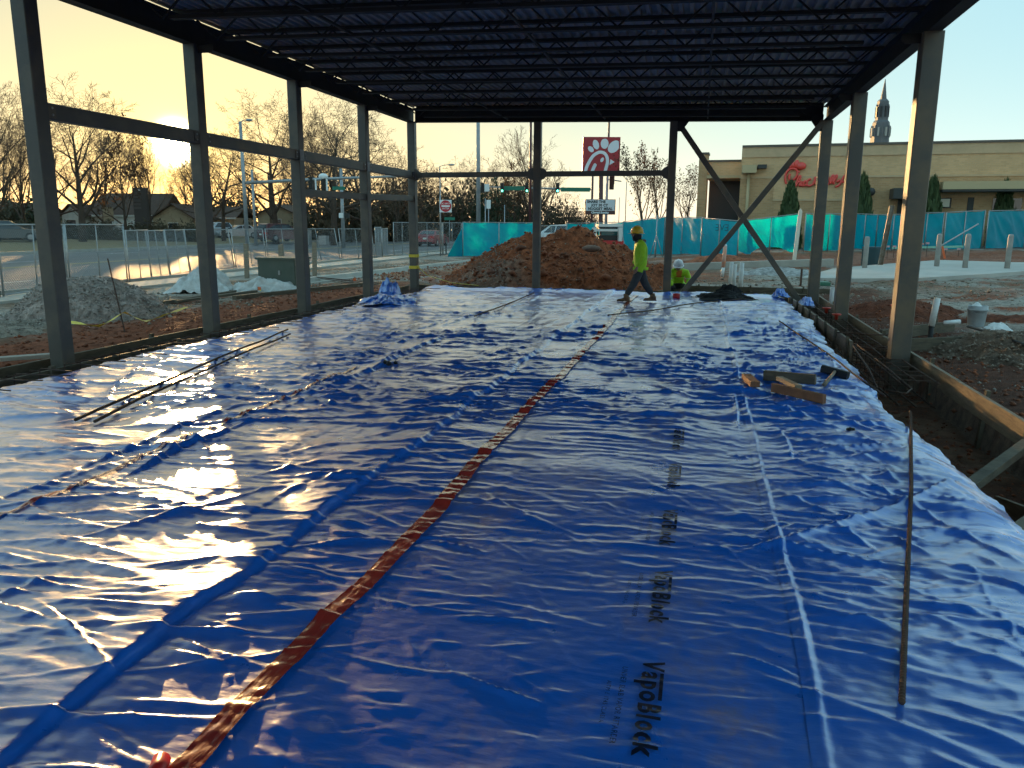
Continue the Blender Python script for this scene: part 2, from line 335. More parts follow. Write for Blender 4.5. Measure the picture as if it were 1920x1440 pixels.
# kerb and gutter new on the site
kb = MB(); pr = [(-0.30, -0.14), (0.32, -0.14), (0.32, -0.02), (0.0, -0.04), (-0.06, 0.10), (-0.24, 0.11), (-0.30, 0.08)]
P0, P1 = np.array([-12.2, 22.5]), np.array([-10.4, 42.0]); tv = (P1-P0)/np.linalg.norm(P1-P0); nv = np.array([tv[1], -tv[0]])
seg = [P0+(P1-P0)*k/8 for k in range(9)]
kb.loft([[(p[0]+nv[0]*a, p[1]+nv[1]*a, -0.10+c) for a, c in pr] for p in seg]); o = kb.build('site_kerb', M_conc); o['kind'] = 'structure'
# raised kerb wall along the teal fence on the right
kb = MB(); A, B = gpt(1215, 500), gpt(1560, 494)
for (x0, y0), (x1, y1) in (((1262, 508), (1560, 500)),):
    A, B = gpt(x0, y0), gpt(x1, y1); kb.bar((A[0], A[1], A[2]+0.06), (B[0], B[1], B[2]+0.06), 0.3, 0.42)
o = kb.build('kerb_wall', M_conc); o['kind'] = 'structure'
# concrete apron with bollards
SL = [gpt(1500, 526), gpt(1600, 529), gpt(1720, 529), gpt(1850, 521), gpt(1990, 510), gpt(2060, 499), gpt(1900, 497), gpt(1760, 493), gpt(1640, 503), gpt(1560, 510)]
M_slab = mat('apron_concrete', (0.50, 0.46, 0.41), 0.8, 0, (0.40, 0.37, 0.33), 0.7, 8, bump=0.1, bscale=30, coord='World')
xy = [(p[0], p[1]) for p in SL]; zz = [float(gz(p[0], p[1], False))+0.11 for p in SL]
A_ = np.c_[np.array(xy), np.ones(len(xy))]; co = np.linalg.lstsq(A_, np.array(zz), rcond=None)[0]
slz = lambda x, y: float(co[0]*x + co[1]*y + co[2])
b = MB(); n = len(xy); b.add([(x, y, slz(x, y)) for x, y in xy]+[(x, y, slz(x, y)-0.5) for x, y in xy], [tuple(range(n))]+[(i, n+i, n+(i+1) % n, (i+1) % n) for i in range(n)])
o = b.build('concrete_apron', M_slab); o['kind'] = 'structure'
# ------------------------------------------------------------------ blue vapour barrier
def ridge(n, k): return np.clip(1-np.abs(n)*k, 0, 1)
# individual fold creases: centre, heading, half length, bend, height, width
_cr = np.random.default_rng(2024); CREASES = []
def _crease(x, y, th, l, h, w, bend=None): CREASES.append((x, y, math.cos(th), math.sin(th), l, _cr.normal(0, 0.045)/l if bend is None else bend, h, w))
for _ in range(1250):
    y = 1.6+18.6*_cr.random()**1.25; x = _cr.uniform(-7.1, 1.9)
    dens = float(ss(noise(np.array([x*0.55]), np.array([y*0.5]), 201)[0], -0.35, 0.25))
    if _cr.random() > 0.25+0.75*dens: continue
    near = float(ss(y, 2.0, 6.0)); l = _cr.uniform(0.18, 0.55)+_cr.random()**3*1.3*(0.4+0.6*near)
    _crease(x, y, _cr.normal(0.03, 0.16 if _cr.random() < 0.75 else 0.7), l, _cr.uniform(0.006, 0.016)+0.020*_cr.random()**2*(0.35+0.65*near), _cr.uniform(0.011, 0.030)*(0.65+0.03*y))
for _ in range(150):                                        # puckers pulled in at the long fold and at the right hand seam
    y = 1.8+15*_cr.random()**1.2
    if _cr.random() < 0.55: s_ = 1 if _cr.random() < 0.7 else -1; l = _cr.uniform(0.12, 0.38); _crease(-2.12+s_*(l+0.05), y, s_*_cr.uniform(-0.55, 0.25), l, _cr.uniform(0.010, 0.026), _cr.uniform(0.014, 0.028))
    else: s_ = 1 if _cr.random() < 0.6 else -1; l = _cr.uniform(0.10, 0.42); _crease(0.5+s_*(l+0.01), y, s_*_cr.uniform(-0.5, 0.45), l, _cr.uniform(0.006, 0.020), _cr.uniform(0.010, 0.022))
for _ in range(170): _crease(_cr.uniform(-1.9, 0.6), 1.7+3.2*_cr.random(), _cr.normal(-0.1, 0.5), _cr.uniform(0.05, 0.2), _cr.uniform(0.003, 0.008), _cr.uniform(0.008, 0.016))
for _ in range(110): _crease(_cr.uniform(0.7, 1.95), 1.8+12*_cr.random()**1.3, _cr.normal(-0.65, 0.35), _cr.uniform(0.15, 0.6), _cr.uniform(0.008, 0.026), _cr.uniform(0.014, 0.034))
for _ in range(60): _crease(_cr.uniform(-7, -2.3), 2.2+10*_cr.random(), _cr.normal(0.75, 0.35), _cr.uniform(0.2, 0.8), _cr.uniform(0.008, 0.022), _cr.uniform(0.02, 0.04))
# the printed band and the taped seam lie flatter than the rest
CREASES = [c[:6]+(c[6]*(0.22 if (abs(c[0]+0.14) < c[4]*abs(c[2])+0.18 and c[1] < 7.0) else 0.5 if abs(c[0]+1.5) < c[4]*abs(c[2])+0.1 else 1.0), c[7]) for c in CREASES]
def sheet_h(X, Y):
    X = np.asarray(X, float); Y = np.asarray(Y, float)
    wx = 0.35*noise(X*0.5, Y*0.5, 71); wy = 0.22*noise(X*0.7, Y*0.7, 72) + 0.06*noise(X*2.1, Y*2.1, 73)
    u, v = X+wx, Y+wy
    calm = 0.22 + 0.78*ss(Y, 4.0, 8.5); calm = np.where(X < -2.1, np.maximum(calm, 0.45), calm); calm = np.maximum(calm, 0.55*ss(X, 0.7, 1.3))
    m1 = ss(noise(X*0.45, Y*0.6, 74), -0.25, 0.45); m2 = ss(noise(X*0.8, Y*0.7, 77), -0.2, 0.4)
    h = 0.036*calm*m1*ridge(noise(u*0.5, v*2.0, 75), 2.8)**2.2
    h = h + 0.026*calm*m2*ridge(noise(u*0.8+0.2*v, v*3.8, 76), 2.6)**1.8
    h = h + 0.015*calm*ridge(noise(u*1.7, v*8.0, 78), 2.4)**1.6*ss(noise(X*1.1, Y*1.3, 88), -0.2, 0.45)
    h = h + 0.006*calm*ridge(noise(u*3.6, v*17.0, 89), 2.2)**1.5*(0.3+0.7*m2)
    h = h + 0.0016*noise(X*9, Y*22, 80) + 0.0012*noise(X*17, Y*17, 81) + 0.005*ridge(noise(u*2.6, v*6.5, 86), 2.0)**2*m1
    h = h + 0.020*fbm(X*0.8, Y*0.8, 2, 82) + 0.006*noise(X*2.3, Y*2.9, 87)
    bx = (X.min(), X.max(), Y.min(), Y.max())
    for cx, cy, ct, st, l, bd, hh, w in CREASES:
        r = l+0.12
        if cx < bx[0]-r or cx > bx[1]+r or cy < bx[2]-r or cy > bx[3]+r: continue
        m = (np.abs(Y-cy) < r) & (np.abs(X-cx) < r)
        if not m.any(): continue
        dx, dy = X[m]-cx, Y[m]-cy; a = dx*ct+dy*st; b = -dx*st+dy*ct-bd*a*a*2; t = np.clip(1-(a/l)**2, 0, 1)
        h[m] += hh*t**1.3*np.where(b > 0, np.exp(-(b/(w*0.55))**2), np.exp(-np.abs(b/(w*1.9))**1.4))
    # long fold running with the sheets: gentle rise from the left, sharp drop on the right
    for x0, a, w, sd in ((-2.12, 0.040, 0.30, 91), (-2.5, 0.012, 0.16, 92), (-3.78, 0.030, 0.16, 93), (-4.2, 0.024, 0.15, 94), (-5.9, 0.010, 0.14, 95), (-3.0, 0.009, 0.2, 96), (-4.8, 0.008, 0.14, 100)):
        c = x0 + 0.09*noise(Y*0.55, Y*0+sd, sd) + 0.04*noise(Y*1.9, Y*0+sd, sd+3) + 0.012*noise(Y*5.3, Y*0+sd, sd+4)
        t = (X-c)/w; amp = a*((0.75 if sd == 91 else 0.35)+(0.6 if sd == 91 else 1.2)*noise(Y*0.7, Y*0+7, sd+5)+0.3*noise(Y*3.1, Y*0+3, sd+6))
        h = h + np.maximum(amp, 0)*np.where(t > 0, np.exp(-(t*(11.0 if sd == 91 else 5.0))**2), np.exp(-np.abs(t*1.1)**1.5))
    for x0, a, w, sd in ((0.50, 0.014, 0.013, 97), (-1.50, 0.005, 0.05, 98), (-3.93, 0.006, 0.04, 99)):
        c = seam_x(x0, Y); h = h + a*(0.7+0.6*noise(Y*2.2, Y*0+sd, sd))*np.where(X > c, np.exp(-((X-c)/w)**2), np.exp(-((X-c)/(w*2.2))**2))
    h = h - 0.24*ss(X, 1.65, 2.35)*(1-0.55*ss(Y, 12, 16)) - 0.05*ss(-X, 6.9, 7.3)
    return h + 0.005
def seam_x(x0, Y): return x0 + 0.035*noise(Y*0.45, Y*0+x0, 66) + 0.012*noise(Y*1.7, Y*0+x0, 67)
def edgeR(Y): return 2.02 + 0.16*noise(Y*0.6, Y*0, 61) + 0.07*noise(Y*2.3, Y*0, 62) + 0.05*ss(Y, 13, 16) - 0.12*ss(-Y, -9.5, -8.8)*ss(Y, 7, 7.5)
def edgeL(Y): return -7.2 + 0.10*noise(Y*0.8, Y*0, 63) + 0.06*noise(Y*2.9, Y*0, 64)

def sheet_material(name, dirt_amt):
    m = bpy.data.materials.new(name); m.use_nodes = True; N, L = m.node_tree.nodes, m.node_tree.links; b = N['Principled BSDF']
    g = N.new('ShaderNodeNewGeometry')
    def tex(scale, detail, stretch, rough=0.6):
        mp = N.new('ShaderNodeMapping'); mp.inputs['Scale'].default_value = stretch; L.new(g.outputs['Position'], mp.inputs[0])
        n = N.new('ShaderNodeTexNoise'); n.inputs['Scale'].default_value = scale; n.inputs['Detail'].default_value = detail; n.inputs['Roughness'].default_value = rough
        L.new(mp.outputs[0], n.inputs['Vector']); return n.outputs['Fac']
    def rmp(src, a, b_, lo, hi):
        r = N.new('ShaderNodeMapRange'); r.inputs['From Min'].default_value = a; r.inputs['From Max'].default_value = b_; r.inputs['To Min'].default_value = lo; r.inputs['To Max'].default_value = hi; L.new(src, r.inputs[0]); return r.outputs[0]
    big = tex(0.9, 5, (1, 0.6, 1), 0.7); fine = tex(9, 5, (1, 1, 1), 0.75)
    mu = N.new('ShaderNodeMath'); mu.operation = 'MULTIPLY'; L.new(rmp(big, 0.50, 0.68, 0, 1), mu.inputs[0]); L.new(rmp(fine, 0.35, 0.7, 0.1, 1), mu.inputs[1])
    m2 = N.new('ShaderNodeMath'); m2.operation = 'MULTIPLY'; L.new(mu.outputs[0], m2.inputs[0]); m2.inputs[1].default_value = dirt_amt
    mx = N.new('ShaderNodeMixRGB'); mx.inputs[1].default_value = (0.006, 0.15, 0.68, 1); mx.inputs[2].default_value = (0.28, 0.17, 0.10, 1); L.new(m2.outputs[0], mx.inputs[0])
    L.new(mx.outputs[0], b.inputs['Base Color'])
    ro = N.new('ShaderNodeMath'); ro.operation = 'ADD'; L.new(rmp(tex(3.5, 5, (1, 1, 1)), 0.3, 0.7, 0.26, 0.36), ro.inputs[0])
    ms = N.new('ShaderNodeMath'); ms.operation = 'MULTIPLY'; L.new(m2.outputs[0], ms.inputs[0]); ms.inputs[1].default_value = 0.45; L.new(ms.outputs[0], ro.inputs[1])
    L.new(ro.outputs[0], b.inputs['Roughness']); b.inputs['IOR'].default_value = 1.75; b.inputs['Specular IOR Level'].default_value = 0.9; b.inputs['Coat Weight'].default_value = 1.0; b.inputs['Coat Roughness'].default_value = 0.19; b.inputs['Coat IOR'].default_value = 1.8; L.new(g.outputs['Normal'], b.inputs['Coat Normal'])
    bp = N.new('ShaderNodeBump'); bp.inputs['Strength'].default_value = 0.22; bp.inputs['Distance'].default_value = 0.012
    L.new(tex(7, 3, (1, 3.2, 1)), bp.inputs['Height'])
    bp2 = N.new('ShaderNodeBump'); bp2.inputs['Strength'].default_value = 0.15; bp2.inputs['Distance'].default_value = 0.004
    L.new(tex(30, 3, (1, 1.6, 1)), bp2.inputs['Height']); L.new(bp.outputs[0], bp2.inputs['Normal']); L.new(bp2.outputs[0], b.inputs['Normal'])
    return m
barrier = thing('vapour_barrier', 'wrinkled glossy blue plastic sheeting covering the whole slab area', 'plastic sheeting', (-2.6, 10, 0))
yr = [-1.5]
while yr[-1] < YF-0.25: yr.append(yr[-1] + max(0.011, 0.0042*max(yr[-1], 0)))
yr = np.array(yr)
def strip(x0f, x1f, dx, lift, dirt):
    n = int((np.mean(x1f(yr))-np.mean(x0f(yr)))/dx)+1; t = np.linspace(0, 1, n)
    X = x0f(yr)[:, None]*(1-t)+x1f(yr)[:, None]*t; Y = np.repeat(yr[:, None], n, 1)
    yend = 1 - (YF-0.3-Y < 0.35)*0.0
    Z = sheet_h(X, Y) + lift
    jag = YF-0.32 + 0.10*noise(X*1.3, X*0+5, 68); Y = np.minimum(Y, jag)
    Z = Z + 0.05*ss(Y, YF-0.75, YF-0.4)
    return npmesh('sheet_strip', np.stack([X, Y, Z], -1).reshape(-1, 3), gridfaces(*X.shape), sheet_material('blue_polyethylene', dirt), True, barrier, None, WORLD[barrier.name])
strip(edgeL, lambda Y: seam_x(-3.93, Y)+0.08, 0.022, 0.0, 0.25)
strip(lambda Y: seam_x(-3.93, Y)-0.02, lambda Y: seam_x(-1.5, Y)+0.02, 0.015, 0.004, 0.35)
strip(lambda Y: seam_x(-1.5, Y)-0.06, lambda Y: seam_x(0.5, Y)+0.03, 0.012, 0.0, 1.0)
strip(lambda Y: seam_x(0.5, Y)-0.05, edgeR, 0.012, 0.004, 0.6)
# red seam tape
M_tape = mat('red_seam_tape', (0.52, 0.045, 0.025), 0.22, 0, (0.36, 0.025, 0.018), 3, spec=0.8, coat=0.8, bump=0.3, bscale=14, stretch=(3, 0.7, 1))
def tape(x0, w, y0, y1, m=None, name='seam_tape'):
    Y = np.array([y for y in yr if y0 <= y <= y1]); t = np.linspace(-0.5, 0.5, 9)
    c = seam_x(x0, Y)[:, None]; ww = w*(1+0.12*noise(Y*1.4, Y*0, 51))[:, None]
    X = c + ww*t[None, :]; YG = np.repeat(Y[:, None], 9, 1); Z = sheet_h(X, YG) + 0.0125 + 0.0025*ridge(noise(X*14+YG*3, YG*9, 52), 2.0)**1.5 + 0.002*noise(X*40, YG*14, 53)
    return npmesh(name, np.stack([X, YG, Z], -1).reshape(-1, 3), gridfaces(*X.shape), m or M_tape, True, barrier, None, WORLD[barrier.name])
tape(-1.5, 0.098, 1.2, 19.8); tape(-3.93, 0.04, 2.0, 8.6)
# printed lettering, draped on the sheet
M_ink = mat('black_print', (0.008, 0.012, 0.03), 0.3)
def text_mesh(body, size, spacing=1.0, bold=0.0):
    cu = bpy.data.curves.new('t', 'FONT'); cu.body = body; cu.size = size; cu.space_character = spacing; cu.resolution_u = 3; cu.offset = bold; cu.align_x = 'CENTER'; cu.align_y = 'CENTER'
    o = bpy.data.objects.new('t', cu); COL.objects.link(o); bpy.context.view_layer.update()
    me = bpy.data.meshes.new_from_object(o.evaluated_get(bpy.context.evaluated_depsgraph_get()))
    bpy.data.objects.remove(o); bpy.data.curves.remove(cu); return me
import bmesh
def draped(body, size, X, Y, spacing=1.0, cuts=2, bold=0):
    me = text_mesh(body, size, spacing, bold); bm = bmesh.new(); bm.from_mesh(me); bmesh.ops.triangulate(bm, faces=bm.faces[:])
    for k in range(cuts+2):
        e = [q for q in bm.edges if q.calc_length() > size*0.11]
        if e: bmesh.ops.subdivide_edges(bm, edges=e, cuts=1); bmesh.ops.triangulate(bm, faces=bm.faces[:])
    P = np.array([v.co[:] for v in bm.verts]); Fq = np.array([[v.index for v in f.verts] for f in bm.faces]) if bm.verts.index_update() is None else None
    bm.free(); bpy.data.meshes.remove(me)
    wx = X + P[:, 1]; wy = Y - P[:, 0]*1.0                           # reads downwards, towards the viewer
    Z = sheet_h(wx, wy) + 0.010
    npmesh('printed_lettering', np.stack([wx, wy, Z], -1), Fq, M_ink, False, barrier, None, WORLD[barrier.name])
for Y in (2.62, 3.50, 4.40, 5.35, 6.3):
    draped('VapoBlock', 0.115, -0.10, Y, 1.16, 2, 0.0034)
    by = np.linspace(Y+0.205, Y+0.035, 22); bx_ = np.array([-0.068, -0.061, -0.054]); BX, BY = np.meshgrid(bx_, by)      # bar over the middle letters
    npmesh('printed_bar', np.stack([BX, BY, sheet_h(BX, BY)+0.010], -1).reshape(-1, 3), gridfaces(*BX.shape), M_ink, True, barrier, None, WORLD[barrier.name])
    if Y < 4.6:
        draped('UNDER SLAB VAPOR RETARDER', 0.030, -0.205, Y-0.02, 1.15, 0); draped('ASTM E 1745 CLASS A', 0.024, -0.255, Y-0.02, 1.2, 0)
# ------------------------------------------------------------------ steel frame of the new building
ROOF0, ROOF1 = -4.2, YF+0.15
frame = thing('unfinished_building', 'open steel building frame of grey columns carrying a dark joist roof', 'building frame', (-2.45, 8, 0))
def ez(x): return 4.35 - 0.018*(x-XL)                              # underside of the eave beams, roof drains to the right
LY = [8.1-3.15*2, 8.1-3.15, 8.1, 11.22, 14.33, 17.5, YF]; RY = [-3.0, 11.75, 16.6, YF]; FX = [-4.22, -0.80]
def column(x, y, s=0.2, m=M_steel, z0=-0.45):
    c = MB(); c.bar((x, y, z0), (x, y, ez(x)+0.0), s, s, (0, 1, 0), 0.012); o = c.build('column', m, frame)
    p = MB(); p.box((x, y, z0+0.01), (s+0.14, s+0.14, 0.03)); p.build('base_plate', m, o); return o
for y in LY: column(XL, y)
for y in RY: column(XR, y, 0.25, M_steel_worn, -0.6)
for x in FX: column(x, YF, 0.19, M_steel_worn)
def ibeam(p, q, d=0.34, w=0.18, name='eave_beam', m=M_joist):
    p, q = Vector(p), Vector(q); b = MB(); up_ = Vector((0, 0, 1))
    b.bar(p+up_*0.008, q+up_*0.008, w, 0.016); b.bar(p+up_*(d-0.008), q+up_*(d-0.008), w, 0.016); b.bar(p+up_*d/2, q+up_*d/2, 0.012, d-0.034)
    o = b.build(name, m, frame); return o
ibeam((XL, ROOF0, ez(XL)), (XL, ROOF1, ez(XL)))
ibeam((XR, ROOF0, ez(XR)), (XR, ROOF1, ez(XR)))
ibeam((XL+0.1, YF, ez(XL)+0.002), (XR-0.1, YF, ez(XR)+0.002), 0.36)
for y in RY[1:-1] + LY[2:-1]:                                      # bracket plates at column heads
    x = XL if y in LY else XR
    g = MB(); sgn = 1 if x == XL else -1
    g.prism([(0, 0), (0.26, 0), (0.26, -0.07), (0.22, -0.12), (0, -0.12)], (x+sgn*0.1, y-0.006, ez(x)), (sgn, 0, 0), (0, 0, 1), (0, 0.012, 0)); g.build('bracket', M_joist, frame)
# girts on the left and far walls
def girt(p, q, h=0.19, w=0.15, m=M_steel): b = MB(); b.bar(p, q, w, h, (0, 0, 1), 0.01); return b.build('girt', m, frame)
for k in range(2, len(LY)-1): girt((XL, LY[k]+0.1, 3.0), (XL, LY[k+1]-0.1, 3.0), m=M_steel if k != 3 else M_steel_worn)
for k in (4, 5): girt((XL, LY[k]+0.1, 2.30+0.03*(k-4)), (XL, LY[k+1]-0.1, 2.33+0.06*(k-4)), 0.14, 0.12, M_steel_worn)
fx = [XL]+FX
for k in range(2): girt((fx[k]+0.1, YF, 3.0), (fx[k+1]-0.1, YF, 3.0), 0.13, 0.13)
for x, s2 in ((XL, (1,)), (FX[0], (-1, 1)), (FX[1], (-1,))):        # knee plates where girts meet columns
    for s1 in s2:
        g = MB(); g.prism([(0, -0.16), (0.09, -0.13), (0.16, -0.06), (0.16, 0.06), (0.09, 0.13), (0, 0.16)], (x+s1*0.095, YF-0.075, 3.0), (s1, 0, 0), (0, 0, 1), (0, 0.012, 0)); g.build('knee_plate', M_steel, frame)
M_tapegrey = mat('pale_splice', (0.32, 0.32, 0.31), 0.5, 0.2, (0.2, 0.2, 0.2), 12)
for y in LY[4:]:
    g = MB(); g.box((XL+0.1035, y, 3.0), (0.006, 0.16, 0.2)); g.build('splice_plate', M_tapegrey, frame)
for k in range(2, len(LY)):                                       # bolted clip plates where girts meet the left columns
    for s1 in (-1, 1):
        if (s1 > 0 and k == len(LY)-1) or (s1 < 0 and k == 2): continue
        y = LY[k]+s1*0.16; g = MB(); g.box((XL+0.079, y, 3.0), (0.012, 0.11, 0.15)); cp = g.build('clip_plate', M_steel_worn, frame)
        for dz in (-0.04, 0.04): g = MB(); g.lathe([(0.014, 0.0), (0.014, 0.012), (0.0, 0.014)], (XL+0.085, y, 3.0+dz), 6, rx=Matrix.Rotation(math.pi/2, 3, 'Y')); g.build('bolt', M_galv, cp)
# cross bracing in the right bay of the far wall
def brace(p, q): b = MB(); b.bar(p, q, 0.13, 0.13, (0, 1, 0), 0.008); b.build('cross_brace', M_steel_worn, frame)
brace((FX[1]+0.10, YF-0.01, 4.20), (2.45, YF-0.01, -0.12)); brace((XR-0.10, YF-0.16, 4.14), (FX[1]+0.38, YF-0.16, 0.02))
for x, s1, z in ((FX[1], 1, 4.2), (XR, -1, 4.14)):
    g = MB(); g.prism([(0, 0.16), (0.26, 0.16), (0.26, 0.0), (0.10, -0.22), (0, -0.22)], (x+s1*0.095, YF-0.09, z), (s1, 0, 0), (0, 0, 1), (0, 0.014, 0)); g.build('gusset', M_joist, frame)
# open web joists, about 1.05 m apart, seats lift them off the beams
jz = lambda x: ez(x)+0.34+0.075
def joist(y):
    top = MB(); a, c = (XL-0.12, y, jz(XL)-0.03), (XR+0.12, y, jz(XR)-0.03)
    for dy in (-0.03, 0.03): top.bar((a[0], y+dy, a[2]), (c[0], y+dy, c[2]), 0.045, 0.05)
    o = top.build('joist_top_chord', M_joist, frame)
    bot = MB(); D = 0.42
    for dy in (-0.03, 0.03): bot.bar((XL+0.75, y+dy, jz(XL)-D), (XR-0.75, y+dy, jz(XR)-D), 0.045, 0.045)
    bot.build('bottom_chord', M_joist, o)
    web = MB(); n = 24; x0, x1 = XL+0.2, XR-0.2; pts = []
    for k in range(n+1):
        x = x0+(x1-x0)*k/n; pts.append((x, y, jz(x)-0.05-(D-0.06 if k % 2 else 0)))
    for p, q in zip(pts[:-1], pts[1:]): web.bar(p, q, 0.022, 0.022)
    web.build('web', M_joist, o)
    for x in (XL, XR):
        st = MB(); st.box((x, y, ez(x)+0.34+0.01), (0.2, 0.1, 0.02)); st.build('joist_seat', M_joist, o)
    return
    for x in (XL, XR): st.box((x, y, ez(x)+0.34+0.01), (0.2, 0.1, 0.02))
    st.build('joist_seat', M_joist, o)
y = ROOF0+0.5
while y < YF-0.4: joist(y); y += 1.22
for x in (-4.9, -2.45, 0.0):                                       # bridging lines
    b = MB(); b.bar((x, ROOF0+0.5, jz(x)-0.40), (x, YF-0.5, jz(x)-0.40), 0.035, 0.035); b.build('bridging', M_joist, frame)
# ribbed roof deck in panels
def deck_panel(x0, x1, y0, y1, lift):
    prof = []; n = max(1, round((x1-x0)/0.1525)); p = (x1-x0)/n
    for k in range(n):
        a = x0+k*p
        for dx, dz in ((0, 0), (0.045, 0), (0.060, 0.038), (p-0.015, 0.038)): prof.append((a+dx, dz))
    prof.append((x1, 0))
    ring = lambda y: [(x, y, jz(x)+dz+lift) for x, dz in prof]
    b = MB(); b.loft([ring(y0), ring(y1)], cap=False, closed=False)
    b.loft([[(x, y, z+0.004) for x, y, z in ring(y0)], [(x, y, z+0.004) for x, y, z in ring(y1)]], cap=False, closed=False)
    b.build('deck_panel', M_deck, frame)
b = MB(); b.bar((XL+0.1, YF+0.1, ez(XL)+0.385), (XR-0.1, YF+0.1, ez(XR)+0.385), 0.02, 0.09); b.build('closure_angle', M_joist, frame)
xe = np.linspace(XL-0.07, XR+0.2, 13)
for k in range(12):
    ye = [ROOF0-0.1, 4.0, 10.5, 16.0, ROOF1+0.15]
    for j in range(4): deck_panel(xe[k], xe[k+1], ye[j]+(0.0 if j == 0 else 0.002), ye[j+1], 0.0025*((j+k) % 2))
# ------------------------------------------------------------------ timber forms round the slab
def board(name, label, p, q, h, w=0.045, stakes=(), side=1, m=M_wood, sm=None, cat='form board', smesh=0.5):
    p, q = Vector(p), Vector(q); root = thing(name, label, cat, (p.x, p.y, p.z-h)); n = max(1, round((q-p).length/3.6)); t = (q-p)/n
    for k in range(n):
        b = MB(); a = p+t*k + t.normalized()*0.004; c = p+t*(k+1) - t.normalized()*0.004
        dz = random.uniform(-0.008, 0.008); dx = random.uniform(-0.006, 0.006); nn = Vector((t.y, -t.x, 0)).normalized()*dx
        b.bar(a+nn+Vector((0, 0, dz-h/2)), c+nn+Vector((0, 0, -dz-h/2)), w, h, (0, 0, 1), 0.003); b.build('plank', m, root)
    nn = Vector((t.y, -t.x, 0)).normalized()*side
    for s in stakes:
        c = p+(q-p)*s+nn*(w/2+0.022); b = MB(); lean = random.uniform(-0.04, 0.04)
        b.bar(c+Vector((lean, 0, -smesh)), c+Vector((0, lean, 0.05)), 0.04, 0.065, (0, 1, 0)); b.build('stake', sm or M_woodold, root)
    return root
board('form_board', 'sunlit outer timber form along the trench right of the blue sheeting', (2.95, 2.3, 0.0), (2.95, 20.9, 0.0), 0.24, 0.045, (0.22, 0.36, 0.47, 0.62, 0.75, 0.9), 1, smesh=0.75)
board('form_board', 'inner timber form with short stakes between blue sheeting and right trench', (2.27, 12.55, 0.03), (2.18, 20.5, 0.03), 0.22, 0.04, (0.01, 0.14, 0.27, 0.4, 0.52, 0.64, 0.76, 0.88), -1, smesh=0.45)
board('form_board', 'outer weathered timber form behind the left row of columns', (-7.92, 3.0, 0.03), (-7.92, 20.9, 0.03), 0.24, 0.045, (0.2, 0.4, 0.55, 0.7, 0.85), -1, M_woodold)
board('form_board', 'inner weathered timber form between left columns and blue sheeting', (-7.46, 3.0, -0.01), (-7.44, 18.6, 0.0), 0.22, 0.045, (0.24, 0.3, 0.45, 0.6, 0.75, 0.9), 1, M_woodold)
board('form_board', 'weathered timber form closing the far end beneath the red mound', (-7.9, YF+0.42, 0.04), (2.95, YF+0.42, 0.02), 0.24, 0.045, (0.1, 0.25, 0.4, 0.55, 0.7, 0.85), -1, M_woodold)
board('form_board', 'second lower form board beyond the far end near the white pipes', (-0.9, YF+1.6, 0.10), (3.6, YF+1.5, 0.10), 0.26, 0.045, (0.2, 0.5, 0.8), 1, M_woodold)
def lumber(name, label, p, q, w, h, m, cat='lumber', ref=(0, 0, 1)):
    b = MB(); b.bar(p, q, w, h, ref, 0.003); return tag(b.build(name, m, loc=(p[0], p[1], min(p[2], q[2])-h/2)), label, cat)
# kickers at the lower right
lumber('timber_brace', 'stout timber kicker propping the right form from the sheeting edge', (2.02, 6.2, -0.18), (2.93, 7.55, -0.10), 0.09, 0.07, M_woodold, 'timber brace')
lumber('timber_plank', 'short sunlit plank lying low in the right trench behind kicker', (2.42, 6.75, -0.48), (2.72, 5.3, -0.30), 0.03, 0.17, M_wood, 'plank')
lumber('timber_brace', 'lowest timber kicker at the right edge of the picture', (2.13, 5.62, -0.30), (2.90, 6.5, -0.16), 0.09, 0.05, M_wood, 'timber brace')
lumber('timber_stub', 'grey board end poking up outside the right form', (3.25, 8.3, -0.05), (3.55, 7.9, 0.13), 0.09, 0.04, M_woodold, 'plank')
for k, (a, c) in enumerate((((3.02, 14.2), (4.55, 15.7)), ((3.1, 12.9), (4.3, 13.35)))):
    z = float(gz(a[0]+.5, a[1]+.5))+0.12
    lumber('batter_board', ['long grey board outside the right form beyond the near sunlit column', 'grey board on edge right beside the near sunlit column'][k], (a[0], a[1], z), (c[0], c[1], z+0.03), 0.04, 0.19, M_woodold, 'plank')
lumber('timber_stake', 'leaning wooden stake by the grey boards right of near column', (4.25, 15.6, -0.2), (4.15, 15.55, 0.36), 0.07, 0.04, M_wood, 'stake')
# offcuts and hammer on the sheeting
def onsheet(x, y, dz=0.0): return (x, y, float(sheet_h(np.array([x]), np.array([y]))[0])+dz)
def offcut(label, a, c, w, h, m, cat='wood offcut', lift=0.012): 
    p, q = onsheet(*a, h/2+lift), onsheet(*c, h/2+lift); return lumber('wood_offcut', label, p, q, w, h, m, cat)
offcut('small reddish wood block left of the other offcuts on sheeting', (0.57, 9.05), (0.63, 8.5), 0.10, 0.06, M_woodred)
offcut('grey-brown wood offcut lying nearest the hammer', (0.76, 9.05), (1.27, 8.8), 0.045, 0.11, M_woodold)
offcut('long reddish wood offcut nearest the camera', (0.79, 8.30), (1.23, 7.87), 0.05, 0.09, M_woodred)
offcut('short pale wood piece laid across the long reddish offcut', (0.88, 8.62), (1.02, 8.14), 0.07, 0.045, M_wood, lift=0.10)
hm = thing('sledge_hammer', 'short sledge hammer with black head and pale handle on the sheeting', 'hammer', onsheet(1.5, 9.3))
b = MB(); b.bar(onsheet(1.44, 9.56, 0.06), onsheet(1.70, 9.40, 0.06), 0.085, 0.085, (0, 0, 1), 0.018); b.build('hammer_head', M_black, hm)
b = MB(); p, q = Vector(onsheet(1.57, 9.47, 0.06)), Vector(onsheet(1.36, 8.78, 0.03)); b.tube([p, p.lerp(q, 0.5), q], [0.018, 0.02, 0.024], 8); b.build('handle', M_wood, hm, True)
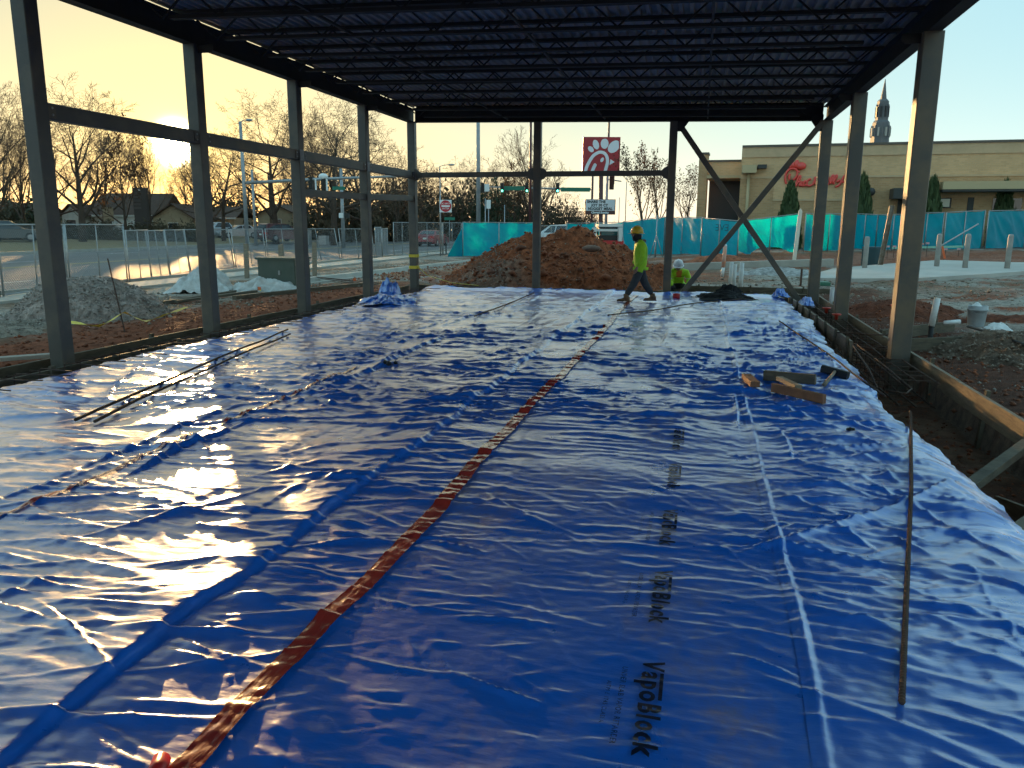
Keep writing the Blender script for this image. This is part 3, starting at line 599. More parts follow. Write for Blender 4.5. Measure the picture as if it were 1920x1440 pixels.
# bars lying on the sheeting
def rebar(label, pts, r=0.010, lift=None, name='reinforcing_bar', group=None):
    L = []; 
    for (x0, y0), (x1, y1) in zip(pts[:-1], pts[1:]):
        n = max(2, int(math.hypot(x1-x0, y1-y0)/0.15))
        for k in range(n): t = k/n; L.append((x0+(x1-x0)*t, y0+(y1-y0)*t))
    L.append(pts[-1]); A = np.array(L); z = sheet_h(A[:, 0], A[:, 1])
    zs = np.array([z[max(0, i-4):i+5].max() for i in range(len(z))]); zs = np.convolve(np.pad(zs, 2, 'edge'), np.ones(5)/5, 'valid')
    P = [(x, y, zz+r+0.006) for (x, y), zz in zip(L, zs)]; b = MB(); b.tube(P, r, 8)
    # rolled ribs
    for i in range(len(P)-1):
        p, q = Vector(P[i]), Vector(P[i+1])
        if (p-Vector(EYE)).length > 9: continue
        for k in range(7):
            c = p.lerp(q, (k+0.5)/7); d = (q-p).normalized()*0.0035; b.tube([c-d, c+d], r*1.16, 8)
    o = b.build(name, M_rebar, None, True); return tag(o, label, 'rebar', group)
rebar('rusty steel bar lying lengthwise on the sheeting near the right foreground', [(0.79, 2.81), (1.40, 5.3), (2.03, 8.0)], 0.011)
rebar('steel bar lying on the right sheeting from offcuts toward far end', [(1.41, 14.53), (1.68, 11.5), (1.93, 8.6)], 0.012)
rebar('longer of two paired dark bars lying on the left sheeting', [(-5.20, 5.57), (-5.75, 8.3), (-6.33, 11.28)], 0.013)
rebar('shorter of two paired dark bars lying on the left sheeting', [(-5.03, 5.6), (-5.55, 8.1), (-6.08, 10.9)], 0.013)
rebar('thin dark bar lying toward the middle column of far wall', [(-3.96, 13.8), (-3.94, 18.94)], 0.014)
rebar('thin dark bar lying behind walking worker reaching toward black tarp', [(-1.63, 14.74), (0.25, 18.14), (1.2, 19.4)], 0.013)
b = MB(); 
for dx, dy, r in ((0, 0, 0.035), (0.07, 0.05, 0.025), (-0.06, 0.03, 0.028)): p = onsheet(-2.75+dx-0.9, 8.9+dy, 0.02); b.blob(p, r, 7, 5, 0.25, 3)
tag(b.build('tie_wire_coil', M_black), 'small dark wire tie lump on sheeting between the left seams', 'wire tie')
b = MB(); b.blob(onsheet(1.32, 6.95, 0.012), 0.03, 7, 5, 0.25, 4, (1.2, 1, .6)); tag(b.build('mud_clod', M_black), 'small dark clod on sheeting below the wood offcuts', 'clod')
# cages of reinforcement in the trenches
def cage(name, label, x0, x1, y0, y1, z0, z1, step, dowels=None):
    root = thing(name, label, 'rebar cage', ((x0+x1)/2, y0, z0))
    for x in (x0, (x0+x1)/2, x1):
        for z in (z0, z1):
            b = MB(); P = []
            for k in range(13): y = y0+(y1-y0)*k/12; P.append((x+random.uniform(-.015, .015), y, z+random.uniform(-.012, .012)))
            b.tube(P, 0.010, 6); b.build('long_bar', M_rebar, root, True)
    y = y0+0.1
    while y < y1:
        j = random.uniform(-.03, .03); b = MB(); b.tube([(x0-.015, y, z1+.015), (x1+.015, y+j, z1+.015), (x1+.015, y+j, z0-.015), (x0-.015, y, z0-.015), (x0-.015, y, z1+.015)], 0.007, 5); b.build('stirrup', M_rebar, root); y += step
    if dowels:
        a, l, st = dowels; y = y0+0.2
        while y < y1-0.3:
            jj = random.uniform(-.08, .08); b = MB(); z = 0.055
            b.tube([(a, y, -0.25), (a+0.015, y, z-0.02), (a+0.05, y, z), (a+l+random.uniform(-.15, .2), y+jj, z+random.uniform(-.01, .02))], 0.007, 5); b.build('dowel', M_rebar, root); y += st*random.uniform(0.7, 1.3)
    return root
cage('rebar_cage', 'dark rebar cage lying in the trench along the right forms', 2.38, 2.78, 9.9, 20.3, -0.36, -0.08, 0.32)
cage('rebar_cage', 'dark rebar cage in left trench with dowels over the sheeting', -7.80, -7.52, 4.6, 20.2, -0.30, -0.06, 0.34, (-7.40, 0.62, 0.33))
# bent bars spilling from the right cage end
rb = thing('bent_bar', 'hooked loop of bent steel bar at near end of right trench cage', 'rebar', (2.4, 9.6, -0.2))
b = MB(); b.tube([(2.30, 12.4, 0.02), (2.36, 10.9, -0.02), (2.46, 9.75, -0.12), (2.36, 9.55, -0.14), (2.16, 9.62, -0.13)], 0.011, 7); b.build('hook', M_rebar, rb, True)
b = MB(); b.tube([(2.25, 12.3, 0.0), (2.12, 10.4, -0.03), (2.05, 9.55, -0.10)], 0.010, 7); b.build('straight_bar', M_rebar, rb, True)
rb = thing('bent_bar', 'bent stirrup legs crossing the trench beside near sunlit column', 'rebar', (2.6, 12.6, -0.1))
b = MB(); b.tube([(2.2, 13.4, 0.05), (2.9, 13.2, 0.06), (3.2, 13.8, 0.25)], 0.011, 7); b.build('upper_leg', M_rebar, rb, True)
b = MB(); b.tube([(2.3, 11.9, 0.03), (2.62, 11.95, 0.05), (2.78, 12.1, 0.03)], 0.011, 7); b.build('lower_leg', M_rebar, rb, True)
M_redcap = mat('red_safety_cap', (0.55, 0.05, 0.03), 0.45)
for k, (x, y, z) in enumerate(((3.35, 14.9, 0.36), (3.25, 13.6, 0.20), (2.55, 17.0, 0.08), (2.62, 16.2, 0.04))):
    lb = ['orange safety cap on the farther bar stub beside right boards', 'orange safety cap on the nearer bar stub beside right boards', 'red cap over the farther bar end inside right trench', 'red cap over the nearer bar end inside right trench'][k]
    t = thing('capped_bar', lb, 'rebar cap', (x, y, -0.25))
    b = MB(); b.tube([(x, y, -0.25), (x, y, z)], 0.011, 6); b.build('bar_stub', M_rebar, t)
    b = MB(); b.lathe([(0.03, -0.09), (0.035, -0.01), (0.085, 0.0), (0.085, 0.025), (0.0, 0.03)], (x, y, z), 10); b.build('cap', M_redcap, t, True)

# crumpled cloth like things
def crumple(name, label, cat, c, sx, sy, hgt, m, seed, n=46, rz=0.0, freq=2.2, parent=None):
    t = np.linspace(-1, 1, n); U, Vv = np.meshgrid(t, t)
    e = 0.22*noise(U*1.5, Vv*1.5, seed); R = np.sqrt(U**2+Vv**2)
    x = sx*(U*(1+e)+0.16*noise(U*freq, Vv*freq, seed+1)); y = sy*(Vv*(1+e)+0.16*noise(U*freq, Vv*freq, seed+2))
    dome = (1-ss(R, 0.15, 1.15))
    z = hgt*(0.75*dome*(1+0.5*noise(U*freq*0.8, Vv*freq*0.8, seed+3)) + 0.30*(1-ss(R, 0.7, 1.3))*ridge(noise(U*freq*1.1, Vv*freq*1.1, seed+6), 1.7) + 0.24*(1-ss(R, 0.8, 1.3))*ridge(noise(U*freq*2.6, Vv*freq*2.6, seed+4), 2.0)) + 0.008*np.abs(noise(U*9, Vv*9, seed+5))
    ca, sa = math.cos(rz), math.sin(rz); X = c[0]+x*ca-y*sa; Y = c[1]+x*sa+y*ca
    o = npmesh(name, np.stack([X, Y, c[2]+z], -1).reshape(-1, 3), gridfaces(n, n), m, True, parent, None, c); return tag(o, label, cat)
M_blueflat = sheet_material('blue_polyethylene_scrap', 0.2)
crumple('plastic_heap', 'crumpled heap of spare blue plastic at the far left corner', 'plastic sheeting', (-6.6, 16.2, 0.03), 0.6, 0.75, 0.16, M_blueflat, 301, 60, 0.3)
b = MB(); p = np.array([-7.05, 17.3, 0.0]); 
crumple('plastic_scrap', 'upright fold of blue plastic against far left column base', 'plastic sheeting', (-7.05, 17.4, 0.03), 0.26, 0.22, 0.36, M_blueflat, 311, 34, 0.2, 1.6)
crumple('plastic_scrap', 'small blue plastic scrap beside far end of right inner form', 'plastic sheeting', (1.95, 20.2, 0.03), 0.18, 0.18, 0.16, M_blueflat, 321, 26)
crumple('plastic_scrap', 'blue plastic flap between the right forms near far column', 'plastic sheeting', (2.45, 19.4, -0.10), 0.18, 0.3, 0.18, M_blueflat, 331, 26)
M_tarp = mat('black_fabric', (0.012, 0.012, 0.013), 0.75, 0, (0.022, 0.022, 0.024), 5, spec=0.2)
crumple('black_tarp', 'crumpled black fabric sheet on sheeting before the cross bracing', 'tarp', (0.6, 19.4, 0.03), 0.62, 0.5, 0.14, M_tarp, 341, 50, 0.3)
crumple('black_tarp', 'small black bundle lying on top of the crumpled tarp', 'tarp', (0.72, 19.9, 0.12), 0.3, 0.22, 0.18, M_tarp, 351, 30)
M_cup = mat('red_tape_roll', (0.5, 0.02, 0.02), 0.35)
b = MB(); p = onsheet(-0.5, 18.9); b.lathe([(0.04, 0.0), (0.085, 0.0), (0.085, 0.11), (0.04, 0.11), (0.04, 0.0)], p, 18, cap=False); tag(b.build('tape_roll', M_cup, None, True), 'red roll of seam tape standing right of walking worker', 'tape roll')
p0 = onsheet(-1.57, 1.86, 0.006); b = MB(); b.lathe([(0.02, -0.05), (0.028, -0.05), (0.028, 0.05), (0.02, 0.05), (0.02, -0.05)], (0, 0, 0), 18, cap=False, rx=Matrix.Rotation(math.pi/2, 3, 'X') @ Matrix.Rotation(0.4, 3, 'Y'))
bb = MB(); bb.add([(x+p0[0], y+p0[1], z+p0[2]+0.03) for x, y, z in b.v], b.f); tag(bb.build('tape_roll', M_cup, None, True), 'red tape roll at the near end of the long seam tape', 'tape roll')
# ------------------------------------------------------------------ mounds and loose material
def mound(name, label, c, sx, sy, h, col, seed, rz=0.0, n=150, rough=0.08, pw=1.25, peaks=(), lump=1.0, gravel=None, cat='mound'):
    t = np.linspace(-1.15, 1.15, n); U, Vv = np.meshgrid(t, t); R = np.sqrt(U**2+Vv**2)*(1+0.18*noise(U*1.6, Vv*1.6, seed)+0.06*noise(U*5, Vv*5, seed+1))
    k = np.clip(1-R**pw, -0.2, 1); z = h*k
    for pu, pv, pr, ph in peaks: z = z + ph*np.exp(-(((U-pu)/pr)**2+((Vv-pv)/pr)**2))
    ca, sa = math.cos(rz), math.sin(rz); X = c[0]+U*sx*ca-Vv*sy*sa; Y = c[1]+U*sx*sa+Vv*sy*ca
    w = np.clip((k+0.1)*4, 0, 1)
    z = z + w*rough*(fbm(X*1.6, Y*1.6, 3, seed+2)*1.2 + lump*0.55*np.abs(fbm(X*5.5, Y*5.5, 3, seed+3)) + 0.25*noise(X*16, Y*16, seed+4))
    Z = gz(X, Y) + z - 0.05
    Cc = np.broadcast_to(np.array(col), X.shape+(3,)).copy()
    Cc = lerp(Cc, np.array(col)*0.55, ss(fbm(X*2.2, Y*2.2, 3, seed+6), 0.0, 0.3)*0.7); Cc = lerp(Cc, np.array(col)*1.5, ss(fbm(X*3.7, Y*3.7, 3, seed+7), 0.1, 0.35)*0.6)
    if gravel is not None: Cc = gravel(U, Vv, Cc, X, Y)
    keep = (k > -0.15)[:-1, :-1]
    root = thing(name, label, cat, (c[0], c[1], float(gz(c[0], c[1]))))
    npmesh('mound_surface', np.stack([X, Y, Z], -1).reshape(-1, 3), gridfaces(n, n, keep), MATS['ground_soil'], True, root, Cc.reshape(-1, 3), WORLD[root.name])
    return root, X, Y, Z, k
ICO = None
def stones(name, X, Y, Z, idx, r0, r1, m, root, seed):
    rs = np.random.default_rng(seed); base = np.array([(1,0,0),(-1,0,0),(0,1,0),(0,-1,0),(0,0,1),(0,0,-1)], float); fc = np.array([(0,2,4),(2,1,4),(1,3,4),(3,0,4),(2,0,5),(1,2,5),(3,1,5),(0,3,5)])
    n = len(idx); r = r0*(r1/r0)**(rs.random(n)**1.8); th = rs.uniform(0, 6.28, n); jit = rs.uniform(0.6, 1.3, (n, 6, 3)); P = base[None]*jit
    ct, st_ = np.cos(th)[:, None], np.sin(th)[:, None]; Q = np.stack([P[..., 0]*ct-P[..., 1]*st_, P[..., 0]*st_+P[..., 1]*ct, P[..., 2]*0.7], -1)*r[:, None, None]
    Q = Q + rs.normal(0, 0.15, (n, 1, 3))*r[:, None, None]
    xs_, ys_, zs_ = X.ravel()[idx], Y.ravel()[idx], Z.ravel()[idx]; jx = rs.uniform(-.06, .06, n); jy = rs.uniform(-.06, .06, n)
    Q = Q + np.stack([xs_+jx, ys_+jy, zs_+r*0.1], -1)[:, None, :]
    Fq = (fc[None]+np.arange(n)[:, None, None]*6).reshape(-1, 3)
    base_ = WORLD[root.name] if root is not None else (0, 0, 0)
    o = npmesh(name, Q.reshape(-1, 3), Fq, m, False, root, None, base_); o['kind'] = 'stuff'; return o
M_clod = mat('clay_clod', (0.32, 0.095, 0.040), 0.95, 0, (0.13, 0.05, 0.028), 1.5, 3, bump=0.3, bscale=30, coord='World')
M_peb = mat('gravel_stone', (0.40, 0.35, 0.30), 0.9, 0, (0.19, 0.155, 0.13), 4.0, 3, coord='World')
M_pebbrown = mat('brown_stone', (0.20, 0.14, 0.10), 0.9, 0, (0.32, 0.26, 0.20), 5.0, 3, coord='World')
rs = np.random.default_rng(12)
c = at(1050, 540, 24.2)
def gg(U, Vv, Cc, X, Y): return lerp(Cc, np.array([0.26, 0.16, 0.115]), ss(-U-0.25*Vv+0.3*noise(U*3, Vv*3, 9), 0.38, 0.62)*ss(-Vv, 0.1, 0.35)*0.8)
mr_, X, Y, Z, k = mound('dirt_mound', 'big mound of red clay spoil behind the far wall columns', (c[0]-0.2, c[1]+0.9, 0), 3.9, 2.9, 1.38, (0.29, 0.088, 0.037), 401, math.radians(12), 190, 0.22, 1.35, ((-0.30, 0.0, 0.20, 0.42), (0.16, 0.02, 0.22, 0.40), (0.52, 0.1, 0.2, 0.26), (-0.02, -0.25, 0.14, -0.22), (-0.6, -0.1, 0.18, 0.2)), 1.2, gg)
ok = np.where((k.ravel() > 0.02))[0]; stones('clods', X, Y, Z, rs.choice(ok, 4000), 0.015, 0.09, M_clod, mr_, 1); stones('stones', X, Y, Z, rs.choice(ok, 900), 0.012, 0.05, M_pebbrown, mr_, 2); stones('big_clods', X, Y, Z, rs.choice(ok, 160), 0.06, 0.17, M_clod, mr_, 22)
U_ = np.where((k.ravel() > 0.05) & (X.ravel() < c[0]-1.2) & (Y.ravel() < c[1]+0.4))[0]; stones('gravel', X, Y, Z, rs.choice(U_, 1500), 0.012, 0.035, M_peb, mr_, 3)
# flat boulder on the mound
p = at(1109, 466, 22.9); b = MB(); b.blob(p, 0.27, 16, 9, 0.10, 5, (1.0, 0.55, 0.36), 0.25); tag(b.build('boulder', mat('boulder_stone', (0.27, 0.17, 0.12), 0.9, 0, (0.17, 0.10, 0.075), 4, bump=0.4), None, True), 'flat brown boulder resting on the front of the red mound', 'boulder')
c = gpt(945, 538); mg, X, Y, Z, k = mound('gravel_heap', 'low grey gravel heap at left foot of the red mound', (c[0]-0.2, c[1]+1.0, 0), 1.5, 0.8, 0.42, (0.22, 0.16, 0.14), 421, 0.3, 80, 0.06)
stones('gravel', X, Y, Z, rs.choice(np.where(k.ravel() > 0)[0], 1500), 0.012, 0.04, M_peb, mg, 4)
c = gpt(1085, 540); mg, X, Y, Z, k = mound('gravel_heap', 'low strip of pale gravel under the orange stub before the mound', (c[0], c[1]+0.5, 0), 1.7, 0.5, 0.20, (0.30, 0.27, 0.25), 431, 0.2, 70, 0.05)
stones('gravel', X, Y, Z, rs.choice(np.where(k.ravel() > 0)[0], 900), 0.012, 0.035, M_peb, mg, 5)
# grey gravel pile on the left
c = np.array([-11.6, 13.1]); mg, X, Y, Z, k = mound('gravel_pile', 'rounded grey gravel pile behind the nearest left column', (c[0], c[1], 0), 1.55, 1.5, 0.86, (0.34, 0.265, 0.225), 441, 0.4, 130, 0.10, 1.6, ((-0.45, -0.5, 0.45, 0.25),), 0.6)
stones('gravel', X, Y, Z, rs.choice(np.where(k.ravel() > -0.05)[0], 7000), 0.010, 0.034, M_peb, mg, 6)
c = np.array([-11.9, 10.6]); mg, X, Y, Z, k = mound('gravel_pile', 'spread grey gravel tail left of the nearest left column', (c[0], c[1], 0), 1.5, 1.3, 0.34, (0.28, 0.23, 0.18), 451, 0.1, 90, 0.06, 1.5)
stones('gravel', X, Y, Z, rs.choice(np.where(k.ravel() > -0.05)[0], 2500), 0.008, 0.028, M_peb, mg, 7)
# spoil on the right
mg, X, Y, Z, k = mound('spoil_heap', 'brown stony spoil heap under the bucket right of trench', (4.75, 12.6, 0), 1.35, 1.9, 0.38, (0.15, 0.10, 0.07), 461, 0.1, 120, 0.09, 1.5)
stones('stones', X, Y, Z, rs.choice(np.where(k.ravel() > -0.05)[0], 3000), 0.010, 0.04, M_pebbrown, mg, 8)
mg, X, Y, Z, k = mound('spoil_heap', 'low red clay spoil heap between the middle and near right columns', (4.1, 18.2, 0), 1.5, 0.9, 0.33, (0.17, 0.055, 0.03), 471, -0.25, 80, 0.06, 1.4)
stones('clods', X, Y, Z, rs.choice(np.where(k.ravel() > -0.05)[0], 500), 0.012, 0.04, M_clod, mg, 9)
mg, X, Y, Z, k = mound('spoil_heap', 'flat red clay ridge tailing right of the near sunlit column', (6.2, 17.0, 0), 1.6, 0.55, 0.20, (0.17, 0.055, 0.03), 481, -0.3, 70, 0.05, 1.4)
c = gpt(1268, 505); mg, X, Y, Z, k = mound('spoil_heap', 'small orange clay heap below teal fence right of far column', (c[0]+1.6, c[1]+3.0, 0), 1.8, 0.9, 0.42, (0.30, 0.10, 0.05), 491, 0.2, 70, 0.06)
c = gpt(1460, 517); mg, X, Y, Z, k = mound('gravel_heap', 'pale gravel heap at the end of concrete apron', (c[0], c[1]+0.6, 0), 1.9, 0.8, 0.30, (0.36, 0.34, 0.32), 495, 0.1, 70, 0.05)
# loose stones on the bare ground
gx = rs.uniform(3.1, 12, 9000); gy = 4+18*rs.random(9000)**1.3; sel = fbm(gx*0.4, gy*0.5, 3, 33) > -0.08; gx, gy = gx[sel], gy[sel]; stones('loose_gravel', gx, gy, gz(gx, gy), np.arange(len(gx)), 0.008, 0.035, M_peb, None, 10)
tag(bpy.data.objects['loose_gravel'], 'scattered grey stones on the bare ground right of building', 'gravel')
gx = rs.uniform(2.2, 4.4, 4200); gy = 3+15*rs.random(4200)**1.2; o = stones('trench_clods', gx, gy, gz(gx, gy), np.arange(len(gx)), 0.008, 0.045, M_clod, None, 11); tag(o, 'dark clay clods lying in and beside right trench', 'clods')
gx = rs.uniform(-10.5, -7.97, 4500); gy = rs.uniform(5, 21, 4500); o = stones('clay_clods', gx, gy, gz(gx, gy), np.arange(len(gx)), 0.008, 0.05, M_clod, None, 12); tag(o, 'red clay clods along the outside of left forms', 'clods')
gx = rs.uniform(-14.5, -9.5, 5000); gy = rs.uniform(12, 40, 5000); o = stones('loose_dirt', gx, gy, gz(gx, gy), np.arange(len(gx)), 0.01, 0.06, M_pebbrown, None, 13); tag(o, 'brown stones and clods between pavement and left forms', 'clods')
gx = rs.uniform(-9.0, -5.0, 1500)+0; gy = rs.uniform(24, 42, 1500); o = stones('bed_clods', gx-3, gy, gz(gx-3, gy), np.arange(len(gx)), 0.02, 0.09, M_clod, None, 14); tag(o, 'red clay clods in the bed beside new kerb', 'clods')
gx = rs.uniform(-2, 14, 3500); gy = rs.uniform(21.3, 27, 3500); o = stones('yard_clods', gx, gy, gz(gx, gy), np.arange(len(gx)), 0.012, 0.07, M_pebbrown, None, 15); tag(o, 'brown clods on rough ground before the concrete apron', 'clods')
# twigs, sacks and small site things on the left
M_sack = mat('white_sack', (0.60, 0.58, 0.55), 0.6, 0, (0.40, 0.36, 0.32), 5, transl=None)
p = gpt(372, 548); crumple('white_sack', 'bulging white bulk sack behind the second left column', 'sack', (p[0], p[1]+0.2, p[2]), 0.85, 0.7, 0.55, M_sack, 501, 44, 0.2, 1.4)
p = gpt(500, 548); crumple('white_sack', 'slumped white sack beside green cabinet with earth on top', 'sack', (p[0], p[1], p[2]), 1.0, 0.6, 0.34, M_sack, 511, 44, 0.2, 1.5)
M_cab = mat('green_cabinet', (0.055, 0.075, 0.055), 0.5, 0, (0.075, 0.09, 0.07), 3)
p = gpt(535, 545); t = thing('utility_cabinet', 'dark green utility cabinet behind the third left column', 'utility box', (p[0], p[1], p[2]))
b = MB(); b.bar((p[0], p[1], p[2]), (p[0], p[1], p[2]+0.86), 1.15, 0.9, (0, 1, 0), 0.02); b.build('cabinet_body', M_cab, t)
b = MB(); b.box((p[0], p[1], p[2]+0.885), (1.22, 0.97, 0.05)); b.build('lid', M_cab, t); b = MB(); b.box((p[0]+0.1, p[1]-0.46, p[2]+0.5), (0.05, 0.03, 0.12)); b.build('latch', M_galv, t)
for k, (px, py, topy) in enumerate(((463, 522, 458), (528, 528, 460), (590, 518, 455))):
    p = gpt(px, py); hgt = (py-topy)/F*depth(p); b = MB(); b.bar((p[0], p[1], p[2]-0.25), (p[0]+0.04, p[1], p[2]+hgt), 0.15, 0.09, (0, 1, 0), 0.006)
    tag(b.build('timber_post', M_wood), ['timber post stub left of the green cabinet by white sack', 'timber post stub at the right side of green cabinet', 'timber post stub between the third and fourth left columns'][k], 'timber post')
# caution tape
def ribbon(name, label, pts, w, m, cat):
    b = MB(); n = len(pts); vs = []
    for k, p in enumerate(pts):
        a = 0.7*math.sin(k*1.3); vs += [(p[0], p[1]-w/2*math.cos(a), p[2]-w/2*math.sin(a)), (p[0], p[1]+w/2*math.cos(a), p[2]+w/2*math.sin(a))]
    b.add(vs, [(2*k, 2*k+1, 2*k+3, 2*k+2) for k in range(n-1)]); return tag(b.build(name, m), label, cat)
A, B, Cc = gpt(120, 622), at(232, 585, 13.3), gpt(360, 585); L = [A+(B-A)*t+np.array([0, 0, -0.15*math.sin(math.pi*t)]) for t in np.linspace(0, 1, 8)]+[B+(Cc-B)*t+np.array([0, 0, -0.28*math.sin(math.pi*t)]) for t in np.linspace(0.12, 1, 8)]
for q in L: q[2] = max(q[2], float(gz(q[0], q[1]))+0.05)
ribbon('caution_tape', 'yellow caution tape sagging from the leaning rod by gravel pile', L, 0.07, M_yellow, 'caution tape')
b = MB(); q = at(232, 600, 13.3); q2 = at(202, 485, 13.8); b.tube([(q[0], q[1], float(gz(q[0], q[1]))), tuple(q2)], 0.012, 6); tag(b.build('leaning_rod', M_rebar), 'thin steel rod leaning beside the grey gravel pile', 'rod')
b = MB(); b.tube([tuple(at(521, 490, 24.3)), tuple(at(500, 515, 23.9)), tuple(gpt(488, 552)+np.array([0, 0, .04]))], 0.02, 5, squash=.3); tag(b.build('caution_tape', M_yellow), 'yellow tape tied to post right of green cabinet', 'caution tape')
b = MB(); A = np.array([XL-0.02, YF, 0.62]); 
for zz in (0.55, 0.86):
    b.lathe([(0.155, -0.04), (0.16, 0.04)], (XL, YF, zz), 4, cap=False, rx=Matrix.Rotation(math.pi/4, 3, 'Z'))
L = [np.array([XL+0.12, YF-0.1, 0.6]), np.array([XL+0.35, YF+0.1, 0.32]), np.array([XL+0.9, YF+0.55, 0.10]), np.array([XL+1.7, YF+0.8, 0.02])]; b.tube([tuple(q) for q in L], 0.03, 5, squash=.3)
tag(b.build('caution_tape', M_yellow), 'yellow tape wound round the far left corner column', 'caution tape')
for k, (px, py) in enumerate(((17, 632), (484, 556), (663, 537))):
    p = gpt(px, py); t = thing('survey_flag', ['orange marker flag at left picture edge before gravel', 'orange marker flag on ground before white sack', 'orange marker flag lying between third and fourth columns'][k], 'marker flag', tuple(p))
    b = MB(); b.tube([tuple(p), (p[0], p[1], p[2]+0.16)], 0.004, 5); b.build('wire', M_rebar, t); b = MB(); b.prism([(0, 0), (0.1, 0.015), (0.09, 0.09), (0, 0.1)], (p[0], p[1], p[2]+0.07), (1, 0, 0), (0, 0, 1), (0, 0.003, 0)); b.build('flag', M_orange, t)
# long loose bars and boards outside the left forms
for k, (a, c_, w, m) in enumerate((((280, 578), (470, 545), 0.08, M_woodold), ((330, 572), (480, 555), 0.06, M_woodold), ((440, 572), (690, 542), 0.10, M_woodold), ((250, 560), (300, 585), 0.10, M_conc))):
    A, B = gpt(*a), gpt(*c_); lumber('scrap_board', ['long dark board lying toward the white bulk sack', 'short dark board lying below the white bulk sack', 'long weathered board outside forms by the green cabinet', 'grey board lying on right skirt of gravel pile'][k], (A[0], A[1], A[2]+0.06), (B[0], B[1], B[2]+0.06), 0.12, w, m, 'plank')
lumber('scrap_board', 'pale board on red clay left of the nearest left column', (-9.3, 7.6, -0.02), (-8.15, 8.6, 0.0), 0.14, 0.05, M_conc, 'plank')
for k in range(3):
    A, B = gpt(545+k*6, 520+k*3), gpt(700+k*8, 545-k*2); b = MB(); b.tube([(A[0], A[1], A[2]+0.1+0.05*k), (B[0], B[1], B[2]+0.05)], 0.014, 6); tag(b.build('loose_bar', M_rebar), ['uppermost', 'middle', 'lowest'][k]+' of three loose bars behind the fourth left column', 'rebar')
# pipes, markers, buckets on the right
def pvc(px, py, topy, r, lab, m=M_white, cat='pipe', name='plastic_pipe', d=None):
    p = gpt(px, py); hgt = (py-topy)/F*depth(p); b = MB(); b.lathe([(r, -0.1), (r, hgt), (r*0.85, hgt), (r*0.85, hgt-0.05)], tuple(p), 16); return tag(b.build(name, m, None, True), lab, cat), p
pvc(1369, 542, 494, 0.055, 'left of three short white pipes beyond far wall'); pvc(1375, 547, 496, 0.055, 'middle of three short white pipes beyond far wall'); pvc(1388, 546, 492, 0.06, 'right of three short white pipes beyond far wall')
pvc(1560, 579, 540, 0.08, 'white pipe stub in trench beside the middle right column')
b = MB(); q = gpt(1712, 575); b.tube([(3.55, 12.9, -0.2), (3.6, 13.0, 0.12)], 0.035, 10); b.build
t = thing('capped_pipe', 'white capped pipe on a black stub right of near sunlit column', 'pipe', (3.62, 13.6, -0.15))
b = MB(); b.tube([(3.62, 13.6, -0.2), (3.62, 13.6, 0.18)], 0.04, 10); b.build('black_stub', M_black, t, True); b = MB(); b.tube([(3.62, 13.6, 0.18), (3.66, 13.6, 0.62)], 0.05, 12); b.build('white_sleeve', M_white, t, True)
p = gpt(1354, 519); t = thing('marker_post', 'white pipe with orange sleeve standing behind far wall', 'marker post', tuple(p)); hh = 60/F*depth(p)
b = MB(); b.tube([tuple(p), (p[0]+0.02, p[1], p[2]+hh*0.3)], 0.055, 12); b.build('lower_pipe', M_white, t, True); b = MB(); b.tube([(p[0]+0.02, p[1], p[2]+hh*0.3), (p[0]+0.04, p[1], p[2]+hh*0.95)], 0.062, 12); b.build('orange_sleeve', mat('orange_sleeve', (0.75, 0.25, 0.12), 0.5, 0, (0.6, 0.45, 0.38), 9), t, True); b = MB(); b.blob((p[0]+0.04, p[1], p[2]+hh*0.96), 0.062, 10, 6); b.build('cap', M_white, t, True)
p = gpt(1082, 542); b = MB(); b.lathe([(0.07, -0.05), (0.07, 0.18), (0.05, 0.19), (0.045, 0.46), (0.0, 0.48)], tuple(p), 12); tag(b.build('marker_stub', mat('red_orange_plastic', (0.7, 0.08, 0.04), 0.5), None, True), 'small orange-red stub post before the big red mound', 'marker post')
p = gpt(1488, 496); b = MB(); hh = 97/F*depth(p); b.bar(tuple(p), (p[0]+0.1, p[1], p[2]+hh), 0.13, 0.13, (0, 1, 0)); b.prism([(-0.065, 0), (0.065, 0), (0, 0.1)], (p[0]+0.1, p[1]-0.065, p[2]+hh), (1, 0, 0), (0, 0, 1), (0, 0.13, 0)); tag(b.build('white_post', mat('cream_paint', (0.72, 0.66, 0.55), 0.5)), 'tall cream square post standing before the teal fence', 'post')
b = MB(); p = gpt(1501, 537); b.tube([tuple(p), (p[0], p[1], p[2]+0.5)], 0.03, 6); tag(b.build('steel_pin', M_rebar), 'short rusty steel pin in front of gravel by second right column', 'steel pin')
b = MB(); p = gpt(1545, 536); b.box((p[0], p[1], p[2]+0.05), (0.28, 0.5, 0.1)); tag(b.build('valve_box', mat('green_plastic', (0.04, 0.16, 0.10), 0.5)), 'small green valve box lid behind second right column', 'valve box')
# bollards on the apron
for k, (px, py, ty) in enumerate(((1621, 502, 444), (1756, 499, 439), (1809, 502, 439), (1888, 503, 440))):
    r_ = fw + ri*(px-960)/F - up*(py-720)/F; tt = -(co[0]*0+co[2]-EYE[2])/( -r_[2]+co[0]*r_[0]+co[1]*r_[1]); P = EYE + r_*tt; hgt = (py-ty)/F*depth(P)
    rr = 0.085; b = MB(); b.lathe([(rr, -0.15), (rr, hgt-0.09), (rr*0.92, hgt-0.05), (rr*0.7, hgt-0.015), (0.0, hgt)], tuple(P), 18)
    tag(b.build('bollard', mat('bollard_concrete', (0.40, 0.37, 0.33), 0.8, 0, (0.30, 0.28, 0.26), 3, bump=0.1), None, True), ['grey bollard left of the rusty channel post', 'grey bollard just right of the near sunlit column', 'grey bollard before the diagonal fence prop', 'rightmost grey bollard at the picture edge'][k], 'bollard', 'bollards on the apron')
